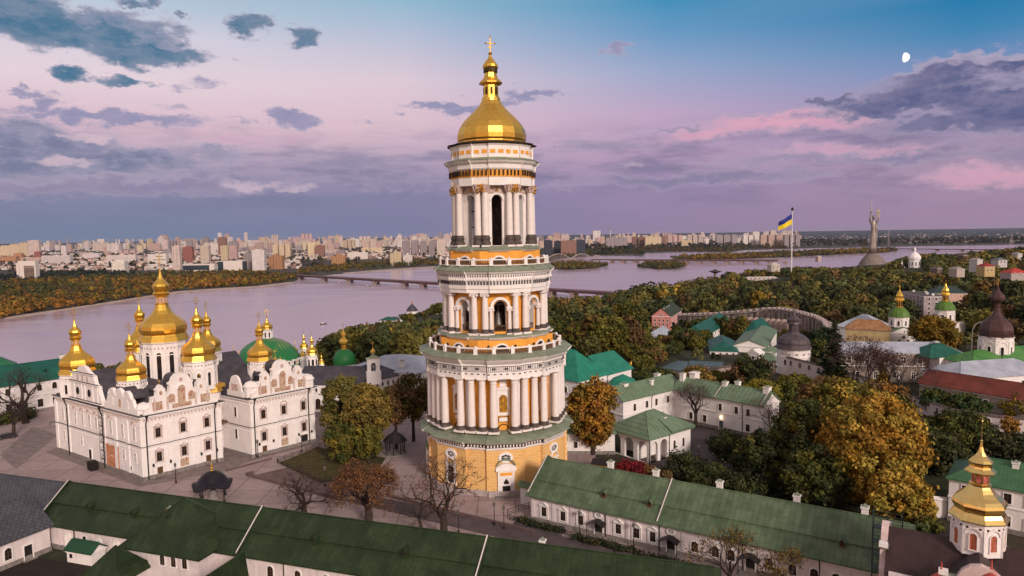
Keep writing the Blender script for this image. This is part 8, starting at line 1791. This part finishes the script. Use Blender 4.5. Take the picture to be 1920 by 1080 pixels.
# ------------------------------------------------------------------ bridges
BRC = mat('bridge_concrete', (.34, .25, .235), .85, var=.15, vs_=.05); BRD = mat('bridge_dark_steel', (.13, .075, .08), .7, var=.2, vs_=.05)
def bridge(name, label, a, e, z, wd, th, piers, twin=True, arch=False, rail=True, ped=BRC, deck=BRD):
    A = at(*a, z); E = at(*e, z); d = (E - A)[:2]; L = float(np.hypot(*d)); t = thing(name, label, 'bridge', (A[0], A[1], z), atan2(d[1], d[0]))
    b = MB(); b.box(-40, L + 40, -wd / 2, wd / 2, -th * .35, 0); b.box(-40, L + 40, -wd / 2 + 2, -wd / 2 + 4, -th, -th * .35); b.box(-40, L + 40, wd / 2 - 4, wd / 2 - 2, -th, -th * .35); b.build('deck', deck, t)
    if rail:
        r = MB()
        for s in (-1, 1): r.box(-40, L + 40, s * (wd / 2 - .4) - .12, s * (wd / 2 - .4) + .12, .9, 1.2)
        for i in range(int(L / 12)): r.box(i * 12, i * 12 + .3, -wd / 2 + .2, -wd / 2 + .5, 0, 1.0)
        r.build('railing', deck, t)
    h = z - WATER_Z + 4; pm = MB()
    for s in ((-1, 1) if twin else (0,)):
        y = s * wd * .3; pm.box(-4.2, 4.2, y - 3.0, y + 3.0, -h, -th - 2.5); pm.box(-5.2, 5.2, y - 3.8, y + 3.8, -h, -h + 6)
    pm.box(-5.6, 5.6, -wd / 2 + 1, wd / 2 - 1, -th - 2.6, -th - .01); pme = pm.mesh('pier', ped)
    for u in piers: link('pier', pme, t, (u, 0, 0))
    # haunches
    if arch:
        for u0, u1 in zip(piers, piers[1:]):
            q = MB(); n = 12; sp = u1 - u0
            for s in (-1, 1):
                P0 = [(u0 + sp * i / n, -th - h * .62 * (1 - (1 - (2 * i / n - 1) ** 2)) * 1.0) for i in range(n + 1)]
                for (xa, za), (xb, zb) in zip(P0, P0[1:]): q.loft([[(xa, y, za), (xb, y, zb), (xb, y, zb - 2.5), (xa, y, za - 2.5)] for y in (s * wd * .35 - 1.5, s * wd * .35 + 1.5)], 0, True, True)
                for i in range(1, n): x, zz = P0[i]; q.box(x - .5, x + .5, s * wd * .35 - 1, s * wd * .35 + 1, zz, -th * .5)
            q.build('arch', ped, t)
    else:
        for u in piers:
            q = MB()
            for s in (-1, 1): q.extr([(-22, -th - .02), (-3, -th - 2.4), (3, -th - 2.4), (22, -th - .02)][::-1], s * wd * .36 - 1, s * wd * .36 + 1)
            link('haunch', q.mesh('haunch', deck), t, (u, 0, 0))
    return t, L
A = at(520, 513, -80); E = at(1140, 547, -80); L = float(np.hypot(*(E - A)[:2]))
pier_px = [563, 607, 655, 703.5, 757, 791, 840, 900, 965, 1030, 1070, 1130]; pu = []
for x in pier_px:
    yy = 513 + (547 - 513) * (x - 520) / 620.0; q = at(x, yy, -80); pu.append(float(np.hypot(*(q - A)[:2])))
bridge('river_bridge', 'long low girder bridge crossing the river behind the bell tower', (520, 513), (1140, 547), -79, 25, 6.5, pu)
bridge('metro_bridge', 'far arched concrete bridge over the river right of the bell tower', (1125, 486), (1440, 487.5), -78, 34, 5.0, [60 + i * 62 for i in range(14)], arch=True)
A = at(1020, 489, -84); E = at(1125, 487, -84); t = thing('arch_bridge', 'far bridge with three white steel arches beside the islands', 'bridge', (A[0], A[1], -84), atan2((E - A)[1], (E - A)[0])); L = float(np.hypot(*(E - A)[:2]))
b = MB(); b.box(-30, L + 10, -10, 10, -3, 0); b.build('deck', BRD, t); WST = mat('bridge_pale_steel', (.42, .34, .36), .6)
for k, (u0, u1, hh) in enumerate(((.02 * L, .50 * L, 34), (.46 * L, .88 * L, 32), (.84 * L, 1.05 * L, 24))):
    q = MB(); n = 18
    for y in (-9, 9):
        P = [(u0 + (u1 - u0) * i / n, y, hh * (1 - (2 * i / n - 1) ** 2)) for i in range(n + 1)]
        for a, e in zip(P, P[1:]): q.tube(a, e, 1.3, n=4)
        for a in P[1:-1]: q.tube(a, (a[0], y, 0), .35, n=3)
    q.build('arch', WST, t)
for u in (.02, .48, .86): q = MB(); q.box(-4, 4, -9, 9, -14, -3); link('pier', q.mesh('pier', BRC), t, (u * L, 0, 0))
bridge('far_bridge', 'most distant low bridge right of the statue', (1660, 465.5), (1850, 467.5), -83, 26, 5, [40 + i * 150 for i in range(9)], twin=True, rail=False)

# ------------------------------------------------------------------ small things on the square
p = at(400, 938, 0); t = thing('well_pavilion', 'small dark metal domed pavilion with a gilded finial on the square', 'pavilion', (p[0], p[1], 0), radians(20)); t.scale = (.8, .8, .95)
b = MB(); zt = 3.4
for k in range(4):
    a = pi / 4 + k * pi / 2; x, y = 3.9 * cos(a), 3.9 * sin(a); q = MB(); q.tube((0, 0, 0), (0, 0, zt), .13, n=8); q.lathe([(.35, 0), (.3, .5), (.15, .6)], 8); q.lathe([(.16, 2.2), (.3, 2.45), (.16, 2.7)], 8); link('post', q.mesh('post', IRON), t, (x, y, 0))
b = MB(); n = 32; rings = []
for r, z in ((4.9, 3.5), (4.4, 3.75), (3.9, 4.2), (3.3, 5.0), (2.5, 5.8), (1.5, 6.35), (.5, 6.6), (.3, 6.7)):
    rings.append([((r * (1 + .10 * max(0, cos(4 * (2 * pi * j / n - pi / 4))) * (z < 3.9))) * cos(2 * pi * j / n), (r * (1 + .10 * max(0, cos(4 * (2 * pi * j / n - pi / 4))) * (z < 3.9))) * sin(2 * pi * j / n), z + (.75 * (.5 - .5 * cos(4 * (2 * pi * j / n - pi / 4))) if z < 3.9 else 0)) for j in range(n)])
b.loft(rings, 0, False, True, True); b.loft([[(x, y, z - .25) for x, y, z in rings[0]], rings[0]], 0); b.build('roof', mat('dark_roof_metal', (.02, .017, .024), .4, metal=.3, var=.2), t)
b = MB(); b.lathe([(.45, 6.6), (.25, 6.9), (.4, 7.2), (.2, 7.5), (.25, 7.8), (.03, 8.5)], 8); b.build('finial', GOLD, t)
b = MB(); b.lathe([(1.7, 0), (1.7, .5), (1.5, .6), (.9, 1.2), (.9, 2.2), (.5, 2.5), (.1, 2.6)], 12); b.build('fountain', STONE, t)
p = atd(742, 872, 166); t = thing('rotunda', 'dark wooden rotunda with posts under the trees left of the tower', 'pavilion', (p[0], p[1], 0)); t.scale = (.8, .8, .82)
for k in range(8):
    a = k * pi / 4; q = MB(); q.tube((0, 0, 0), (0, 0, 4.2), .16, n=6); link('post', q.mesh('post', IRON), t, (2.9 * cos(a), 2.9 * sin(a), 0))
b = MB(); b.lathe([(3.8, 4.0), (3.6, 4.4), (2.4, 5.6), (.8, 6.6), (.1, 7.4)], 8, cap0=True); b.build('roof', mat('dark_shingle', (.022, .016, .018), .8, var=.3), t); b = MB(); b.lathe([(3.4, 0), (3.4, .3), (.1, .32)], 12); b.build('base', STONE, t)
p = atd(1131, 868, 150); t = thing('kiosk', 'small white kiosk with a dark flat roof and an amber front below the orange tree', 'kiosk', (p[0], p[1], 0), radians(-22))
b = MB(); b.box(-1.9, 1.9, -1.3, 1.3, 0, 2.5); b.build('wall', WHITE, t); b = MB(); b.slab([(-2.4, -1.9, 2.5), (2.4, -1.9, 2.5), (2.4, 0, 3.2), (-2.4, 0, 3.2)], .12); b.slab([(2.4, 1.9, 2.5), (-2.4, 1.9, 2.5), (-2.4, 0, 3.2), (2.4, 0, 3.2)], .12); b.build('roof', IRON, t)
b = MB(); b.box(-1.6, .9, -1.36, -1.3, .9, 2.2); b.build('window', AMBER, t); b = MB(); b.box(1.1, 1.7, -1.36, -1.3, 0, 2.1); b.build('door', BROWN, t)
lp = MB(); lp.tube((0, 0, 0), (0, 0, 3.6), .09, .06, 6); lp.lathe([(.22, 0), (.2, .5), (.1, .6)], 8); lpm = lp.mesh('post', IRON); lh = MB(); lh.lathe([(.1, 3.55), (.26, 3.9), (.3, 4.3), (.05, 4.5), (.02, 4.8)], 6); lhm = lh.mesh('lantern', mat('lamp_glass', (.12, .11, .10), .3))
for px, py, lb in ((945, 992, 'street lamp beside the fence left of the white range'), (927, 985, 'street lamp between the bare tree and the white range'), (1064, 988, 'street lamp before the second window group of the white range'), (1087, 1003, 'street lamp at the first porch of the white range'), (1188, 1028, 'street lamp near the second porch of the white range'), (1140, 885, 'street lamp beside the small kiosk'), (860, 1000, 'street lamp right of the large bare tree'), (484, 858, 'street lamp at the corner of the lawn fence'), (566, 848, 'street lamp along the lawn fence'), (1310, 870, 'street lamp in the dark courtyard'), (610, 912, 'street lamp by the leafless tree on the square'), (330, 905, 'street lamp in front of the cathedral doors')):
    q = at(px, py, 0); t = thing('street_lamp', lb, 'street lamp', (q[0], q[1], 0)); link('post', lpm, t); link('lantern', lhm, t)
for px, py, lb, hh in ((1822, 650, 'left one of two tall curved lamp posts beside the brown-domed church', 15), (1836, 655, 'right one of two tall curved lamp posts beside the brown-domed church', 13)):
    q = atd(px, py, 255); t = thing('street_lamp', lb, 'street lamp', (q[0], q[1], 0)); b = MB(); b.path([(0, 0, -2), (0, 0, hh), (1.0, 0, hh + 2.2), (2.6, 0, hh + 3.2), (4.2, 0, hh + 3.2)], .12, 6); b.build('post', mat('lamp_grey', (.30, .27, .28), .6), t); b = MB(); b.box(3.9, 5.0, -.2, .2, hh + 3.05, hh + 3.3); b.build('lantern', MATS['lamp_glass'], t)
def fence(label, pts, h=1.1, step=2.2, name='fence'):
    P = [at(x, y, 0) for x, y in pts]; t = thing(name, label, 'fence', tuple(P[0])); b = MB(); po = MB(); po.tube((0, 0, 0), (0, 0, h + .15), .06, n=5); pm_ = po.mesh('post', IRON)
    for a, e in zip(P, P[1:]):
        a = a - P[0]; e = e - P[0]; L = np.hypot(*(e - a)[:2]); n = max(1, int(L / step))
        for z in (h * .35, h * .65, h): b.tube((a[0], a[1], z), (e[0], e[1], z), .04, n=4)
        for i in range(n * 5): q = a + (e - a) * i / (n * 5); b.tube((q[0], q[1], .1), (q[0], q[1], h), .018, n=3)
        for i in range(n + 1): q = a + (e - a) * i / n; link('post', pm_, t, (q[0], q[1], 0))
    b.build('rail', IRON, t)
fence('dark rail fence around the lawn left of the tower', [(520, 868), (600, 838), (632, 828)]); fence('dark rail fence along the front side of the lawn', [(521, 869), (600, 906), (700, 897)], 1.0)
fence('dark iron fence at the left end of the white range', [(952, 970), (992, 956)], 1.5); fence('dark iron fence along the lane before the white range', [(955, 975), (1060, 1003), (1200, 1040)], .9)
def wallet(label, pts, h, m):
    P = [at(x, y, 0) for x, y in pts]; t = MB(); c = P[0]
    for a, e in zip(P, P[1:]):
        a = a - c; e = e - c; d = (e - a)[:2]; n = np.array((-d[1], d[0])) / np.hypot(*d) * .5
        t.loft([[(*a[:2], -.2), (*(a[:2] + n), -.2), (*(a[:2] + n), h), (*a[:2], h)], [(*e[:2], -.2), (*(e[:2] + n), -.2), (*(e[:2] + n), h), (*e[:2], h)]], 0, True, True)
    tag(t.build('low_wall', m, None, (c[0], c[1], 0)), label, 'low wall')
wallet('low dark stone edge of the sunken platform on the square', [(463, 893), (640, 940)], .7, PAVED); wallet('short dark stone edge turning the platform corner', [(463, 893), (476, 889)], .7, PAVED); wallet('thin dark kerb line before the cathedral fence', [(425, 884), (510, 861)], .25, PAVED); wallet('dark low retaining wall along the lane before the tower', [(700, 925), (860, 966), (1000, 1000)], .5, PAVED)
p = at(62, 797, 0); b = MB(); 
b.lathe([(1.7, 0), (1.7, .6), (1.4, .6), (1.4, .3)], 18); tag(b.build('planter', STONE, None, (p[0] + 6, p[1] + 1, 0)), 'round white planter rim near the teal-roofed house', 'planter')
# parked car at the left edge
p = at(14, 822, 0); t = thing('parked_car', 'dark parked car at the left edge of the square', 'car', (p[0], p[1], 0), radians(35)); CP = mat('dark_car_paint', (.02, .018, .022), .3, var=.1, spec=.6)
b = MB(); b.extr([(-2.2, .35), (2.2, .35), (2.25, .8), (1.9, .95), (1.1, 1.0), (.5, 1.45), (-1.3, 1.48), (-2.0, 1.02), (-2.25, .9)], -.88, .88); b.build('body', CP, t)
b = MB(); b.extr([(1.0, 1.0), (.48, 1.4), (-1.25, 1.42), (-1.8, 1.02)], -.9, .9); b.build('window', GLASS, t)
w = MB(); w.tube((0, -.1, 0), (0, .1, 0), .34, n=12, cap=True); w.tube((0, -.12, 0), (0, .12, 0), .18, n=8, mi=1, cap=True); wm_ = w.mesh('wheel', [IRON, STEEL])
for x in (-1.4, 1.4):
    for y in (-.85, .85): link('wheel', wm_, t, (x, y, .34))
for px, py, Y, lb in ((1040, 275, 520, 'tiny bird in the sky right of the tower'), (148, 498 + 60, 420, None)):
    if lb:
        q = atd(px, py, Y); b = MB(); b.loft([[(-1.0, 0, .25), (-.3, -.15, 0), (0, -.5, 0), (.3, -.15, 0), (1.0, 0, .25), (.3, .2, 0), (0, .5, 0), (-.3, .2, 0)], [(-1.0, 0, .3), (-.3, -.15, .15), (0, -.5, .15), (.3, -.15, .15), (1.0, 0, .3), (.3, .2, .15), (0, .5, .15), (-.3, .2, .15)]], 0, True, True); tag(b.build('bird', IRON, None, tuple(q)), lb, 'bird')
# boats on the river
for px, py, lb in ((690, 537, 'small dark boat on the river below the girder bridge'), (606, 626 - 18, 'tiny dark boat near the wooded river slope'), (636, 531, 'small boat close to a bridge pier')):
    q = at(px, py, WATER_Z); t = thing('boat', lb, 'boat', (q[0], q[1], WATER_Z), .4); b = MB(); b.loft([[(-5, 0, 0), (-4, -1.4, 0), (3, -1.4, 0), (5.5, 0, 0), (3, 1.4, 0), (-4, 1.4, 0)], [(-5.4, 0, 1.3), (-4.3, -1.8, 1.3), (3.2, -1.8, 1.3), (6.4, 0, 1.6), (3.2, 1.8, 1.3), (-4.3, 1.8, 1.3)]], 0, True, True); b.build('hull', IRON, t); b = MB(); b.box(-3, 1, -1.1, 1.1, 1.3, 3.2); b.build('cabin', WHF, t)
# the moon, a gibbous half lit from the right
mp = atd(1695.5, 108, 30000); R = 7.6 / FOC * np.linalg.norm(mp - CAM); b = MB(); n = 20
mm = bpy.data.materials.new('moon_light'); mm.use_nodes = True; pb = mm.node_tree.nodes['Principled BSDF']; pb.inputs['Base Color'].default_value = (.5, .5, .48, 1); pb.inputs['Emission Color'].default_value = (1, .98, .95, 1); pb.inputs['Emission Strength'].default_value = 0.8
V = []
for i in range(n + 1):
    a = -pi / 2 + pi * i / n; V.append((R * cos(a), R * sin(a)))
V2 = [(-.34 * R * cos(a), R * sin(a)) for a in [pi / 2 - pi * i / n for i in range(1, n)]]
b.loft([[(x, 0, z) for x, z in V + V2], [(x * .9, -R * .3, z * .9) for x, z in V + V2]], 0, True, True); d = mp - CAM; mo = b.build('moon', mm, None, tuple(mp), atan2(d[1], d[0]) - pi / 2); tag(mo, 'bright white half moon above the grey cloud at upper right', 'moon'); mo.rotation_euler = (0, radians(3), atan2(d[1], d[0]) - pi / 2)

# ------------------------------------------------------------------ the evening haze over the plain
HZ = True
if HZ:
    hm = bpy.data.materials.new('evening_haze'); hm.use_nodes = True; T = NT(hm.node_tree); T.n.clear()
    v = T.n.new('ShaderNodeVolumePrincipled'); v.inputs['Color'].default_value = (.62, .66, .86, 1); v.inputs['Density'].default_value = 1.2e-5; v.inputs['Anisotropy'].default_value = 0.1
    o = T.n.new('ShaderNodeOutputMaterial'); T.l.new(v.outputs[0], o.inputs['Volume'])
    b = MB(); b.box(-29000, 29000, -9000, 26000, -107, 112); ho = b.build('haze', hm); tag(ho, kind='stuff')
